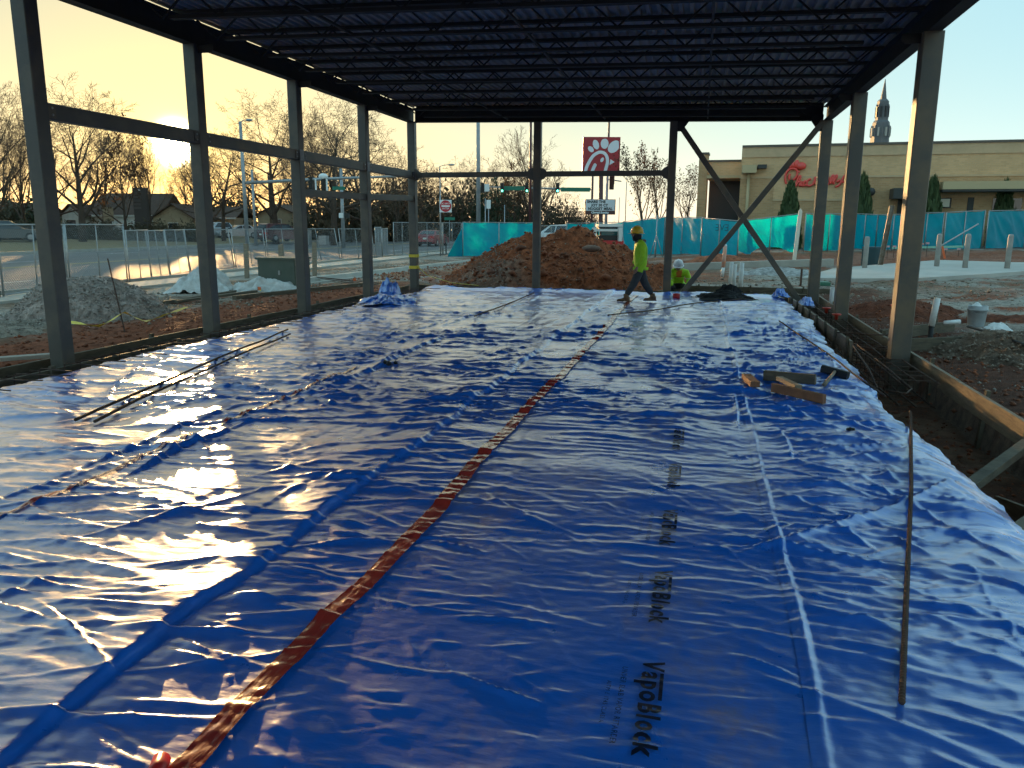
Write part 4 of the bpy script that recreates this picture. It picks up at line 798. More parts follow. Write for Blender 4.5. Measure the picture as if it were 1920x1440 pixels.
p = gpt(1648, 503); hh = 115/F*depth(p); b = MB(); cx, cy, cz = p
b.bar((cx, cy, cz-0.1), (cx+0.22, cy, cz+hh), 0.16, 0.012, (0, 1, 0))
for s1 in (-1, 1): b.bar((cx+s1*0.075, cy-0.05, cz-0.1), (cx+0.22+s1*0.075, cy-0.05, cz+hh), 0.012, 0.09, (0, 1, 0))
tag(b.build('channel_post', mat('rusty_channel', (0.20, 0.12, 0.07), 0.6, 0.2, (0.30, 0.25, 0.20), 5)), 'tall rusty steel channel post leaning beside concrete apron', 'post')
p = gpt(1640, 501); t = thing('waste_drum', 'dark teal ribbed plastic drum behind the rusty channel post', 'drum', (p[0], p[1]+0.6, p[2])); hh = 0.72; pr = []
for k in range(13): pr.append((0.36 if k % 2 else 0.38, hh*k/12))
b = MB(); b.lathe(pr, (p[0], p[1]+0.6, p[2]), 22); b.build('drum_body', mat('teal_drum', (0.012, 0.05, 0.06), 0.45), t, True)
# bucket and litter on the spoil heap
bx_, by_ = 4.95, 13.2; bz = float(gz(bx_, by_))+0.36
p = at(1830, 606, 13.6); t = thing('bucket', 'translucent pale bucket stuffed with white cloth on the spoil', 'bucket', (p[0], p[1], p[2]-0.02))
b = MB(); b.lathe([(0.125, -0.05), (0.15, 0.22), (0.16, 0.22), (0.16, 0.25), (0.15, 0.25), (0.155, 0.30), (0.145, 0.30), (0.12, 0.02)], tuple(p), 24, cap=False); b.build('pail', mat('bucket_plastic', (0.42, 0.44, 0.45), 0.35, 0, (0.33, 0.35, 0.36), 6), t, True)
b = MB(); b.tube([(p[0]+0.16*math.cos(a), p[1]-0.16*abs(math.sin(a)), p[2]+0.27-0.10*math.sin(a)) for a in np.linspace(0, math.pi, 12)], 0.004, 5, False); b.build('handle', M_galv, t)
M_paper = mat('white_cloth', (0.78, 0.78, 0.77), 0.7)
crumple('white_cloth', 'white cloth bulging out of the pale bucket', 'cloth', (p[0]-0.02, p[1], p[2]+0.262), 0.10, 0.06, 0.075, M_paper, 602, 24, 0.5, 3.4)
q = at(1870, 615, 13.3); crumple('white_cloth', 'crumpled white cloth lying right of the bucket', 'cloth', (q[0], q[1], q[2]-0.03), 0.2, 0.12, 0.10, M_paper, 611, 24)
q = at(1786, 606, 13.5); b = MB(); b.tube([(q[0]-0.13, q[1], q[2]), (q[0]+0.12, q[1]+0.03, q[2]+0.03)], 0.045, 10, squash=.8); tag(b.build('white_roll', M_paper, None, True), 'short white paper roll left of the bucket', 'paper roll')
b = MB(); L = [at(1815, 612, 12.9), at(1850, 622, 12.2), at(1890, 636, 11.3), at(1935, 652, 10.6)]; b.tube([tuple(q) for q in L], 0.022, 7); tag(b.build('black_hose', M_black, None, True), 'black hose running from the bucket out of the picture', 'hose')
# ------------------------------------------------------------------ fences
M_mesh = mat('chain_link_wire', (0.30, 0.30, 0.30), 0.5, 0.5)
def resample(pts, step):
    pts = [np.array(p[:2]) for p in pts]; L = [pts[0]]; acc_ = 0; cur = pts[0]; i = 1
    while i < len(pts):
        d = np.linalg.norm(pts[i]-cur)
        if acc_+d >= step: cur = cur+(pts[i]-cur)*(step-acc_)/d; L.append(cur); acc_ = 0
        else: acc_ += d; cur = pts[i]; i += 1
    return L
def chain_panel(p, q, h, lean, away, label, clear=False):
    z = float(gz((p[0]+q[0])/2, (p[1]+q[1])/2, False)); root = thing('chain_link_fence', label, 'fence panel', (p[0], p[1], z), 'chain link fence panels along the road')
    t = np.array(q)-np.array(p); L = np.linalg.norm(t); t = t/L; n = np.array([t[1], -t[0]])
    def P(u, v): return (p[0]+t[0]*(u-lean*v/h)+n[0]*away*v/h, p[1]+t[1]*(u-lean*v/h)+n[1]*away*v/h, z+0.04+v)
    for u in (0.03, L-0.03): b = MB(); b.tube([P(u, 0), P(u, h)], 0.024, 7); b.build('post', M_galv, root, True)
    for v in (0.06, h-0.02): b = MB(); b.tube([P(0.03, v), P(L-0.03, v)], 0.02, 6); b.build('rail', M_galv, root, True)
    b = MB(); b.tube([P(L/2, 0.06), P(L/2, h-0.02)], 0.017, 6); b.build('brace', M_galv, root, True)
    m = MB(); s = 0.085; k = -h
    while k < L:
        for sgn in (1, -1):
            u0, v0, u1, v1 = k, 0.06, k+h-0.08, h-0.02
            if u0 < 0.03: v0 += 0.03-u0; u0 = 0.03
            if u1 > L-0.03: v1 -= u1-(L-0.03); u1 = L-0.03
            if u1-u0 > 0.03:
                if sgn < 0: v0, v1 = h+0.04-v0, h+0.04-v1
                m.tube([P(u0, v0), P(u1, v1)], 0.0032, 3, False)
        k += s
    o = m.build('wire_mesh', M_mesh, root); o['kind'] = 'stuff'
pl = [gpt(-140, 585), gpt(42, 555), gpt(118, 545), gpt(238, 531), gpt(345, 513), gpt(450, 505), gpt(530, 497), gpt(610, 492), gpt(700, 485), gpt(735, 480)]
pts = resample(pl, 2.9)
words = ['leftmost', 'second', 'third', 'fourth', 'fifth', 'sixth', 'seventh', 'eighth', 'ninth', 'tenth', 'eleventh', 'twelfth', 'thirteenth', 'fourteenth', 'fifteenth', 'sixteenth', 'seventeenth', 'eighteenth', 'nineteenth', 'twentieth']
for k in range(len(pts)-1):
    a, c = pts[k], pts[k+1]; chain_panel(a+(c-a)*0.01, c-(c-a)*0.02, 1.80, (0.30 if 4 <= k <= 13 else 0.06)*random.uniform(0.6, 1.2), random.uniform(-0.05, 0.1), f'{words[min(k, 19)]} galvanised chain-link panel from the left along the road')
pl = [gpt(738, 481), gpt(772, 481), gpt(830, 480), gpt(866, 480)]
for k in range(3): chain_panel(pl[k][:2], pl[k+1][:2], 1.95, 0.0, 0.0, ['upright chain-link panel left of far corner column', 'upright chain-link panel behind the far corner column', 'upright chain-link panel beside the teal fence end'][k])
chain_panel(gpt(1004, 480)[:2], gpt(1061, 479)[:2], 1.8, 0, 0, 'bare chain-link panel between teal screens above the mound')
# teal screen fence
M_teal = mat('teal_screen', (0.0, 0.25, 0.40), 0.45, 0, (0.0, 0.11, 0.25), 0.7, 8, transl=(0.0, 0.60, 0.66), coord='World')
def teal(a, b_, ta, tb, label, seed, sag=0.05, lift=0.05, posts=(0, 0.5, 1)):
    A, B = gpt(*a), gpt(*b_); A[2] = float(gz(A[0], A[1], False)); B[2] = float(gz(B[0], B[1], False))
    ha, hb = (a[1]-ta)/F*depth(A), (b_[1]-tb)/F*depth(B)
    root = thing('screen_fence', label, 'screen fence', tuple(A), 'teal screened fence panels')
    t = B-A; L = np.linalg.norm(t[:2]); n = np.array([t[1], -t[0]])/L
    nu, nv = int(max(16, L*12)), 18; U, Vv = np.meshgrid(np.linspace(0, 1, nu), np.linspace(0, 1, nv))
    h = ha+(hb-ha)*U; top = h-0.02-sag*np.abs(np.sin(U*np.pi*max(1, round(L/1.5))))*0.6; bot = 0.03+lift*np.clip(noise(U*L*0.5, U*0, seed)+0.25, 0, 1)*2
    v = bot+(top-bot)*Vv; w = 0.08*noise(U*L*0.9+Vv*0.8, Vv*0.9, seed+1)+0.085*ridge(noise((U*L+Vv*h)*1.4, (U*L-Vv*h)*0.35, seed+2), 2.2)**1.5*(1-0.5*Vv)
    w = w*np.minimum(1, np.minimum(U, 1-U)*8+0.15)-0.035
    X = A[0]+t[0]*U+n[0]*w; Y = A[1]+t[1]*U+n[1]*w; Z = A[2]+t[2]*U+v
    npmesh('screen_fabric', np.stack([X, Y, Z], -1).reshape(-1, 3), gridfaces(nv, nu), M_teal, True, root, None, A)
    for s in posts:
        q = A+t*s; b = MB(); b.tube([(q[0], q[1], q[2]), (q[0], q[1], q[2]+ha+(hb-ha)*s)], 0.028, 7); b.build('post', M_galv, root, True)
    b = MB(); b.tube([(A[0], A[1], A[2]+ha), (B[0], B[1], B[2]+hb)], 0.022, 6); b.build('top_rail', M_galv, root, True)
    return A, B, n
A, B, n = teal((868, 481), (1002, 481), 418, 419, 'leftmost bright teal screen panel left of the red mound', 701)
b_ = gpt(857, 480); b = MB(); b.add([(A[0]-0.7, A[1]-0.9, A[2]), tuple(A), (A[0], A[1], A[2]+1.75)], [(0, 1, 2)]); b.add([(A[0]-0.7, A[1]-0.88, A[2]), (A[0], A[1]+0.02, A[2]), (A[0], A[1]+0.02, A[2]+1.75)], [(2, 1, 0)])
tag(b.build('screen_flap', M_teal), 'triangular teal flap folded round the left end of screens', 'screen fence')
teal((1062, 479), (1166, 478), 420, 418, 'teal screen panel behind the skid steer loader', 711, 0.09)
teal((1166, 479), (1244, 478), 417, 408, 'teal screen panel behind the walking worker', 721); teal((1244, 478), (1313, 478), 408, 409, 'teal screen panel right of the second far column', 731)
A, B, n = teal((1313, 482), (1382, 484), 410, 416, 'teal screen panel with faint lettering behind cross bracing', 741, 0.05, 0.12)
teal((1382, 482), (1496, 473), 416, 402, 'wind lifted teal screen panel right of the cross bracing', 751, 0.05, 0.22); teal((1506, 472), (1596, 470), 402, 403, 'bright teal screen panel between the far and middle right columns', 761, 0.09)
teal((1596, 470), (1640, 471), 402, 404, 'narrow dark teal screen panel right of middle right column', 771); teal((1640, 471), (1702, 471), 404, 403, 'teal screen panel behind the waste drum', 781)
teal((1702, 470), (1763, 469), 402, 400, 'teal screen panel right of the near sunlit column', 791); teal((1767, 469), (1839, 467), 400, 396, 'teal screen panel propped by the diagonal bar', 801); teal((1846, 467), (1985, 465), 397, 394, 'rightmost teal screen panel at the picture edge', 811)
me = text_mesh('EVE', 0.75); t = bpy.data.objects.new('screen_lettering', me); me.materials.append(mat('dark_teal_print', (0.0, 0.11, 0.15), 0.6)); COL.objects.link(t)
d = (B-A); an = math.atan2(d[1], d[0]); mid = A+d*0.62; par = [o for o in bpy.data.objects if o.get('label', '').startswith('teal screen panel with faint')][0]
t.parent = par; t.location = Vector((mid[0]+n[0]*0.12, mid[1]+n[1]*0.12, mid[2]+1.32))-par.location; t.rotation_euler = (math.pi/2, 0, an); t.scale = (-0.8, 0.55, 1)
# props and poles by the fence
q0, q1 = at(1762, 462, 33.5), at(1834, 420, 37.0); b = MB(); b.tube([tuple(q0), tuple(q1)], 0.03, 7); tag(b.build('fence_prop', M_galv, None, True), 'diagonal grey tube propping the teal fence behind bollards', 'fence prop')
p = gpt(1229, 483); t = thing('tripod_stand', 'pale tripod stand before the teal fence right of walking worker', 'stand', tuple(p))
b = MB(); b.tube([tuple(p), (p[0], p[1], p[2]+2.1)], 0.026, 6); b.build('mast', M_galv, t, True)
for a_ in (0.4, 2.5, 4.6): b = MB(); b.tube([(p[0]+0.38*math.cos(a_), p[1]+0.38*math.sin(a_), p[2]), (p[0]+0.03*math.cos(a_), p[1]+0.03*math.sin(a_), p[2]+1.05)], 0.022, 6); b.build('leg', M_galv, t, True)
p = gpt(1830, 470); b = MB(); A, B = gpt(1668, 473), gpt(1800, 471); b.bar((A[0], A[1]-0.4, A[2]+0.2), (B[0], B[1]-0.4, B[2]+0.2), 0.06, 0.09); tag(b.build('green_rail', mat('mint_paint', (0.25, 0.55, 0.42), 0.5)), 'thin mint green rail along the foot of right fence', 'rail')
for k, px in enumerate((1665, 1677, 1729, 1739, 1773, 1798)):
    p = at(px, (463, 463, 458, 457, 468, 468)[k], 34); g0 = float(gz(p[0], p[1])); t = thing('survey_stake', ['first', 'second', 'third', 'fourth', 'fifth', 'sixth'][k]+' small pink-topped stake from the left before teal fence', 'survey stake', (p[0], p[1], g0), 'pink survey stakes')
    b = MB(); b.tube([(p[0], p[1], g0-0.05), (p[0], p[1], p[2])], 0.012, 5); b.build('rod', M_rebar, t); b = MB(); b.box((p[0], p[1], p[2]+0.02), (0.13, 0.05, 0.07)); b.build('ribbon', mat('pink_ribbon', (0.62, 0.36, 0.36), 0.6), t)
p = gpt(1800, 490); b = MB(); b.bar((p[0]-0.12, p[1]+1.5, p[2]-0.05), (p[0]-0.28, p[1]+1.5, p[2]+0.52), 0.07, 0.07, (0, 1, 0)); tag(b.build('orange_stake', M_orange), 'leaning orange stake behind the third bollard', 'stake')
p = gpt(1727, 490); b = MB(); b.bar((p[0], p[1]+1.0, p[2]-0.1), (p[0]+0.03, p[1]+1.0, p[2]+0.62), 0.07, 0.05, (0, 1, 0)); tag(b.build('wood_stake', M_wood), 'thin wood stake left of the second bollard', 'stake')
# ------------------------------------------------------------------ street furniture, vehicles and houses along the road
M_pole = mat('pole_grey', (0.36, 0.37, 0.38), 0.45, 0.4, (0.28, 0.29, 0.30), 3); M_poledark = mat('pole_maroon', (0.10, 0.035, 0.035), 0.5); M_polewood = mat('pole_wood', (0.10, 0.075, 0.055), 0.85)
M_sig = mat('signal_black', (0.012, 0.013, 0.012), 0.5); M_green = mat('signal_green_lit', (0.05, 0.6, 0.4), 0.3, emit=(0.1, 1.0, 0.65), estr=3.0); M_sgn = mat('sign_green', (0.01, 0.16, 0.10), 0.5); M_signwhite = mat('sign_white', (0.78, 0.78, 0.76), 0.5); M_signred = mat('sign_red', (0.50, 0.02, 0.03), 0.45)
CR = Vector((math.cos(YAW), math.sin(YAW), 0)); CN = Vector((-math.sin(YAW), math.cos(YAW), 0)); UPV = Vector((0, 0, 1))   # across and along the viewing direction
def gbase(px, d):
    p = at(px, 423, d); return Vector((p[0], p[1], float(gz(p[0], p[1], False))))
def pole(name, label, px, d, ty, r, m, cat='pole', topr=None, lamp=None, arm=None):
    p = gbase(px, d); top = Vector(at(px, ty, d)); t = thing(name, label, cat, p)
    b = MB(); b.tube([p, Vector((p.x, p.y, top.z))], [r, topr or r*0.7], 10); b.build('pole_shaft', m, t, True)
    if lamp:
        b = MB(); e = Vector((p.x, p.y, top.z-0.05)); q = e+CR*lamp+UPV*0.15; b.tube([e, e+CR*lamp*0.5+UPV*0.12, q], 0.035, 6); b.build('arm', m, t, True)
        b = MB(); b.blob(q+CR*0.3, 0.32, 10, 6, 0, 0, (1.0, 0.45, 0.3)); b.build('lamp_head', M_pole, t, True)
    return t, p, top
def signal(parent, c, lit=None, backs=False):
    b = MB(); b.bar(c+UPV*-0.5, c+UPV*0.5, 0.34, 0.24, (0, 1, 0), 0.02); o = b.build('signal_head', M_sig, parent)
    for k in range(3):
        q = c+UPV*(0.32-0.32*k)-CN*0.14; b = MB(); b.lathe([(0.11, -0.12), (0.11, 0.02)], q, 12, cap=False, rx=Matrix.Rotation(math.pi/2, 3, 'X')); b.build('visor', M_sig, o)
        if lit == k: b = MB(); b.blob(q+CN*0.02, 0.10, 10, 6, 0, 0, (1, 0.4, 1)); b.build('lens', M_green, o, True)
def plate(parent, c, w, h, m, name='sign_plate', text=None, tm=None, size=None):
    b = MB(); b.bar(c-CR*w/2, c+CR*w/2, 0.02, h, (0, 0, 1)); o = b.build(name, m, parent)
    if text:
        me = text_mesh(text, size or h*0.6); me.materials.append(tm); t = bpy.data.objects.new('sign_lettering', me); COL.objects.link(t); t.parent = o
        t.location = Vector(c)-CN*0.014-WORLD[o.name]; t.rotation_euler = (math.pi/2, 0, YAW)
    return o
# left mast arm
t, p, top = pole('signal_mast', 'grey signal mast with long arm reaching over the road', 462, 62, 228, 0.16, M_pole, 'traffic signal', 0.11, 0.35)
a0 = Vector(at(461, 343, 62)); a1 = Vector(at(762, 330, 62)); b = MB(); b.tube([a0, a0.lerp(a1, .5)+UPV*.05, a1], [0.13, 0.11, 0.07], 10); b.build('mast_arm', M_pole, t, True)
for px, back in ((583, 0), (607, 0)): signal(t, Vector(at(px, 345, 62.0)))
b = MB(); b.blob(at(606, 331, 62), 0.33, 12, 7, 0, 0, (1.2, .6, .7)); b.build('camera_dome', M_signwhite, t, True)
plate(t, Vector(at(592, 347, 61.7)), 0.12, 0.9, M_signwhite, 'bracket'); plate(t, Vector(at(613, 347, 61.7)), 0.12, 0.9, M_signwhite, 'bracket')
plate(t, Vector(at(635, 353, 61.8)), 0.95, 0.26, M_sgn, 'street_sign'); b = MB(); b.tube([at(632, 336, 61.8), at(632, 350, 61.8)], 0.015, 5); b.build('hanger', M_pole, t)
t, p, top = pole('signal_pole', 'grey pedestrian signal pole across the road behind girts', 643, 68, 316, 0.17, M_pole, 'traffic signal')
for dx in (-5, 6): b = MB(); c = Vector(at(645+dx, 404, 67.7)); b.bar(c-UPV*.2, c+UPV*.2, 0.36, 0.2, (0, 1, 0)); b.build('pedestrian_head', M_sig if dx > 0 else M_signwhite, t)
pole('utility_pole', 'slim grey pole right of the street lamp mast', 478, 72, 318, 0.14, M_pole); pole('utility_pole', 'dark wooden pole leaning among the left trees', 508, 84, 322, 0.10, M_polewood)
pole('street_lamp', 'thin distant street lamp above the far left girt', 826, 78, 311, 0.07, M_pole, 'street lamp', 0.05, 0.8)
# do not enter sign
p = gpt(826, 480); d = depth(p); t = thing('road_sign', 'red and white do not enter sign on a thin post', 'road sign', tuple(p)); b = MB(); b.tube([tuple(p), tuple(at(825, 370, d))], 0.035, 7); b.build('sign_post', M_galv, t, True)
c = Vector(at(835.5, 386.5, d)); w = 0.70; plate(t, c, w, w, M_signwhite)
b = MB(); b.prism([(0.47*w*math.cos(a), 0.47*w*math.sin(a)) for a in np.linspace(0, 2*math.pi, 33)[:-1]], c-CN*0.013, CR, UPV, -CN*0.004); disc = b.build('red_disc', M_signred, t)
b = MB(); b.bar(c-CR*0.35*w-CN*0.021, c+CR*0.35*w-CN*0.021, 0.006, 0.13*w, (0, 0, 1)); b.build('white_bar', M_signwhite, t)
for tx, dz in (('DO NOT', 0.20), ('ENTER', -0.20)):
    me = text_mesh(tx, 0.17*w*1.15); me.materials.append(M_signwhite); o = bpy.data.objects.new('sign_lettering', me); COL.objects.link(o); o.parent = t; o.location = c-CN*0.022+UPV*dz*w-t.location; o.rotation_euler = (math.pi/2, 0, YAW)
t, p, top = pole('street_name_sign', 'small green street name sign beyond the do not enter sign', 843, 70, 408, 0.03, M_galv, 'road sign'); plate(t, Vector(at(843, 410, 69.9)), 0.9, 0.25, M_sgn)
b = MB(); p = gpt(836.5, 478); b.bar(tuple(p), (p[0], p[1], p[2]+1.1), 0.07, 0.05, (0, 1, 0)); tag(b.build('marker_post', M_sig), 'short black delineator post below the do not enter sign', 'post')
# centre: tall poles and far mast arm
pole('utility_pole', 'tall tapering pale pole left of the middle far column', 897, 56, 120, 0.17, M_pole, 'utility pole', 0.10)
pole('light_pole', 'slim dark red pole just left of the middle far column', 993.5, 66, 150, 0.11, M_poledark, 'light pole', 0.09); pole('light_pole', 'slim dark red pole rising above the square red sign', 1136.5, 92, 130, 0.13, M_poledark, 'light pole', 0.10)
t, p, top = pole('signal_mast', 'distant signal mast with arm and green lights', 1109, 86, 326, 0.15, M_poledark, 'traffic signal')
b = MB(); b.tube([at(1108, 355, 86), at(1000, 353, 86), at(896, 350, 86)], [0.12, 0.09, 0.06], 8); b.build('mast_arm', M_pole, t, True)
for px, lit in ((905, None), (941.5, 2), (988, 2), (1045.5, 2)): signal(t, Vector(at(px, 352, 85.8)), lit)
plate(t, Vector(at(964, 353, 85.6)), 2.1, 0.42, M_sgn, 'street_sign'); plate(t, Vector(at(1079, 355.5, 85.6)), 3.0, 0.42, M_sgn, 'street_sign'); plate(t, Vector(at(913, 352, 85.7)), 0.5, 0.75, M_signwhite)
t, p, top = pole('signal_pole', 'grey pole with side-facing signals beside the square red sign', 1136, 64, 327, 0.13, M_pole, 'traffic signal'); b = MB(); b.tube([at(1137, 336, 64), at(1165, 340, 64)], 0.05, 6); b.build('bracket_arm', M_pole, t)
for px, py in ((1148, 333), (1147, 343)): signal(t, Vector(at(px, py, 64)))
for k, (px, ty, d, tw) in enumerate(((910, 372, 52, 0.0), (916, 377, 58, 0.45), (946, 384, 60, 0.0), (1172, 332, 60, 0), (1160, 370, 70, 0))):
    t, p, top = pole('sign_post', ['thin pale post close right of tall tapering pole', 'thin post with a small sign seen edge-on near tapering pole', 'thin pale post in front of the dark shrubs', 'thin grey pole right of the square red sign', 'short thin pole right of the letter board'][k], px, d, ty, 0.04, M_pole, 'post')
    if tw: plate(t, Vector(at(px, ty+6, d-.05)), 0.3, 0.6, M_signwhite)

# vehicles
M_tyre = mat('tyre_rubber', (0.02, 0.02, 0.02), 0.8); M_rim = mat('wheel_alloy', (0.35, 0.35, 0.36), 0.35, 0.7); M_glass = mat('car_glass', (0.02, 0.025, 0.03), 0.08, spec=0.8); M_tail = mat('tail_light', (0.45, 0.02, 0.02), 0.25); M_head = mat('head_light', (0.75, 0.76, 0.78), 0.2); M_plate = mat('licence_plate', (0.65, 0.65, 0.6), 0.5)
def car(name, label, paint, loc, rz, kind='sedan', cat='car'):
    root = thing(name, label, cat, (0, 0, 0)); L, Wd = (4.7, 1.82) if kind == 'sedan' else (5.0, 1.95) if kind == 'van' else (4.6, 1.9)
    # x forward; profile of the body below the belt line, then the cabin
    if kind == 'sedan': lower = [(-2.35, 0.45), (-2.33, 0.75), (-2.2, 0.98), (-1.75, 1.03), (-0.9, 0.98), (0.8, 0.95), (1.5, 0.88), (2.15, 0.74), (2.34, 0.58), (2.35, 0.30), (1.95, 0.22), (-1.9, 0.22), (-2.3, 0.28)]; cab = [(-1.85, 1.02), (-1.15, 1.42), (-0.5, 1.47), (0.15, 1.44), (1.05, 0.95)]
    elif kind == 'van': lower = [(-2.48, 0.45), (-2.48, 0.95), (-2.40, 1.08), (0.9, 1.05), (1.75, 0.98), (2.3, 0.80), (2.48, 0.6), (2.48, 0.32), (2.1, 0.24), (-2.1, 0.24), (-2.45, 0.3)]; cab = [(-2.38, 1.07), (-2.2, 1.66), (-1.9, 1.76), (0.1, 1.74), (0.55, 1.62), (1.45, 1.03)]
    else: lower = [(-2.28, 0.5), (-2.26, 1.0), (-2.15, 1.08), (0.7, 1.02), (1.5, 0.97), (2.15, 0.85), (2.28, 0.62), (2.28, 0.35), (1.9, 0.28), (-1.9, 0.28), (-2.25, 0.34)]; cab = [(-2.1, 1.06), (-1.75, 1.6), (-1.2, 1.68), (0.0, 1.64), (0.95, 1.0)]
    def slab(poly, w0, w1, zl, zh):
        b = MB(); rings = []
        f = lambda z, w: w/2
        for s in (-1, -0.86, 0.86, 1): rings.append([(x*(1 if abs(s) < 1 else 0.97), s*(w0+(w1-w0)*np.clip((z-zl)/(zh-zl), 0, 1))/2, z if abs(s) < 1 else zl+(z-zl)*0.97+0.01) for x, z in poly])
        b.loft(rings); return b
    body = slab(lower, Wd, Wd*0.96, 0.3, 1.0).build('body', paint, root); 
    slab(cab+[(cab[-1][0], cab[-1][1]-0.05), (cab[0][0], cab[0][1]-0.05)], Wd*0.93, Wd*0.68, 1.0, 1.6).build('cabin', paint, root)
    # glazing set a little proud of the cabin
    zb, zt = cab[0][1], max(z for x, z in cab)
    wid = lambda z: (Wd*0.93+(Wd*0.68-Wd*0.93)*np.clip((z-1.0)/0.6, 0, 1))/2
    def quad(nm, P, m, off): 
        b = MB(); n = (Vector(P[1])-Vector(P[0])).cross(Vector(P[2])-Vector(P[0])).normalized()*off; b.add([Vector(q)+n for q in P]+[Vector(q)-n for q in P], [(0, 1, 2, 3), (7, 6, 5, 4), (0, 4, 5, 1), (1, 5, 6, 2), (2, 6, 7, 3), (3, 7, 4, 0)]); b.build(nm, m, root)
    r0, r1 = cab[0], cab[1]; f0, f1 = cab[-1], cab[-2]
    def pt(a, c, t): return (a[0]+(c[0]-a[0])*t, a[1]+(c[1]-a[1])*t)
    for nm, a, c in (('rear_window', r0, r1), ('windscreen', f0, f1)):
        u, v = pt(a, c, 0.12), pt(a, c, 0.92); quad(nm, [(u[0], -wid(u[1])*.86, u[1]), (u[0], wid(u[1])*.86, u[1]), (v[0], wid(v[1])*.84, v[1]), (v[0], -wid(v[1])*.84, v[1])], M_glass, 0.012)
    xr, xf = r0[0]+(r1[0]-r0[0])*0.75, f0[0]+(f1[0]-f0[0])*0.55; xm = (xr+xf)/2+0.1; zl, zh = zb+0.04, zt-0.1
    for s in (-1, 1):
        for a, c in (((xr, xr+0.25), (xm-0.06, xm-0.06)), ((xm+0.04, xm+0.04), (xf, xf-0.55))):
            quad('side_window', [(a[0], s*wid(zl)*1.0, zl), (c[0], s*wid(zl)*1.0, zl), (c[1], s*wid(zh)*1.0, zh), (a[1], s*wid(zh)*1.0, zh)], M_glass, 0.012)
    wb = L*0.295; R = 0.33 if kind == 'sedan' else 0.36
    for x in (-wb, wb):
        for s in (-1, 1):
            b = MB(); b.lathe([(R*0.6, -0.11), (R*0.93, -0.11), (R, -0.07), (R, 0.07), (R*0.93, 0.11), (R*0.6, 0.11)], (x, s*(Wd/2-0.10), R), 20, rx=Matrix.Rotation(math.pi/2, 3, 'X')); w = b.build('wheel', M_tyre, root, True)
            b = MB(); b.lathe([(R*0.62, -0.015), (R*0.55, 0.012), (R*0.1, 0.02), (0, 0.02)], (x, s*(Wd/2+0.008), R), 14, rx=Matrix.Rotation(-s*math.pi/2, 3, 'X')); b.build('rim', M_rim, w)
    for s in (-1, 1):
        b = MB(); b.box((lower[1][0]+0.04, s*Wd*0.36, 0.84), (0.12, 0.42, 0.17)); b.build('tail_light', M_tail, root); b = MB(); b.box((L/2-0.18, s*Wd*0.36, 0.68), (0.22, 0.40, 0.13)); b.build('headlight', M_head, root)
        b = MB(); b.blob((0.75, s*(Wd/2+0.06), 1.02), 0.10, 8, 5, 0, 0, (.6, 1, .7)); b.build('mirror', paint, root)
    b = MB(); b.box((lower[0][0]-0.0, 0, 0.72), (0.03, 0.34, 0.16)); b.build('licence_plate', M_plate, root); b = MB(); b.box((lower[0][0]+0.02, 0, 0.36), (0.08, Wd*0.8, 0.12)); b.build('bumper', M_black, root)
    root.location = loc; root.rotation_euler = (0, 0, rz); return root
P_red = mat('paint_dark_red', (0.22, 0.012, 0.018), 0.3, 0.2, coat=0.6); P_maroon = mat('paint_maroon', (0.10, 0.02, 0.022), 0.35, 0.2, coat=0.5); P_silver = mat('paint_silver', (0.50, 0.51, 0.53), 0.3, 0.5, coat=0.5); P_white = mat('paint_white', (0.7, 0.7, 0.7), 0.3, coat=0.5)
p = at(811, 423, 76); car('sedan', 'dark red sedan driving away on the road', P_red, (p[0], p[1], -0.30), math.radians(90+1), 'sedan')
p = at(526, 423, 80); car('minivan', 'maroon minivan on the far side of the road', P_maroon, (p[0], p[1], -0.08), math.radians(70), 'van', 'van')
p = at(446, 423, 92); car('silver_car', 'silver car parked low beside the signal mast', P_silver, (p[0], p[1], float(gz(p[0], p[1], False))), math.radians(-130), 'sedan'); p = at(400, 423, 92); car('silver_car', 'silver car half hidden behind the second left column', P_silver, (p[0], p[1], float(gz(p[0], p[1], False))), math.radians(-110), 'suv')
p = at(1042, 423, 60); car('white_car', 'pale car seen between teal screens above the mound', P_white, (p[0], p[1], 0.05), math.radians(150), 'suv'); p = at(20, 423, 66); car('dark_car', 'dark car parked behind the hedge at left edge', mat('paint_dark', (0.03, 0.04, 0.045), 0.3, coat=0.5), (p[0], p[1], float(gz(p[0], p[1], False))), math.radians(40), 'suv')
for k, px in enumerate((571, 606)):
    p = gbase(px, 78); b = MB(); h = (430-411)/F*78+0.5 if k == 0 else 0.95; b.bar(p, p+UPV*h, 1.05 if k == 0 else 0.8, 0.7, (0, 1, 0), 0.02); o = b.build('signal_cabinet', M_galv); tag(o, ['tall pale signal control cabinet right of the minivan', 'low pale control cabinet beside the taller one'][k], 'utility box')

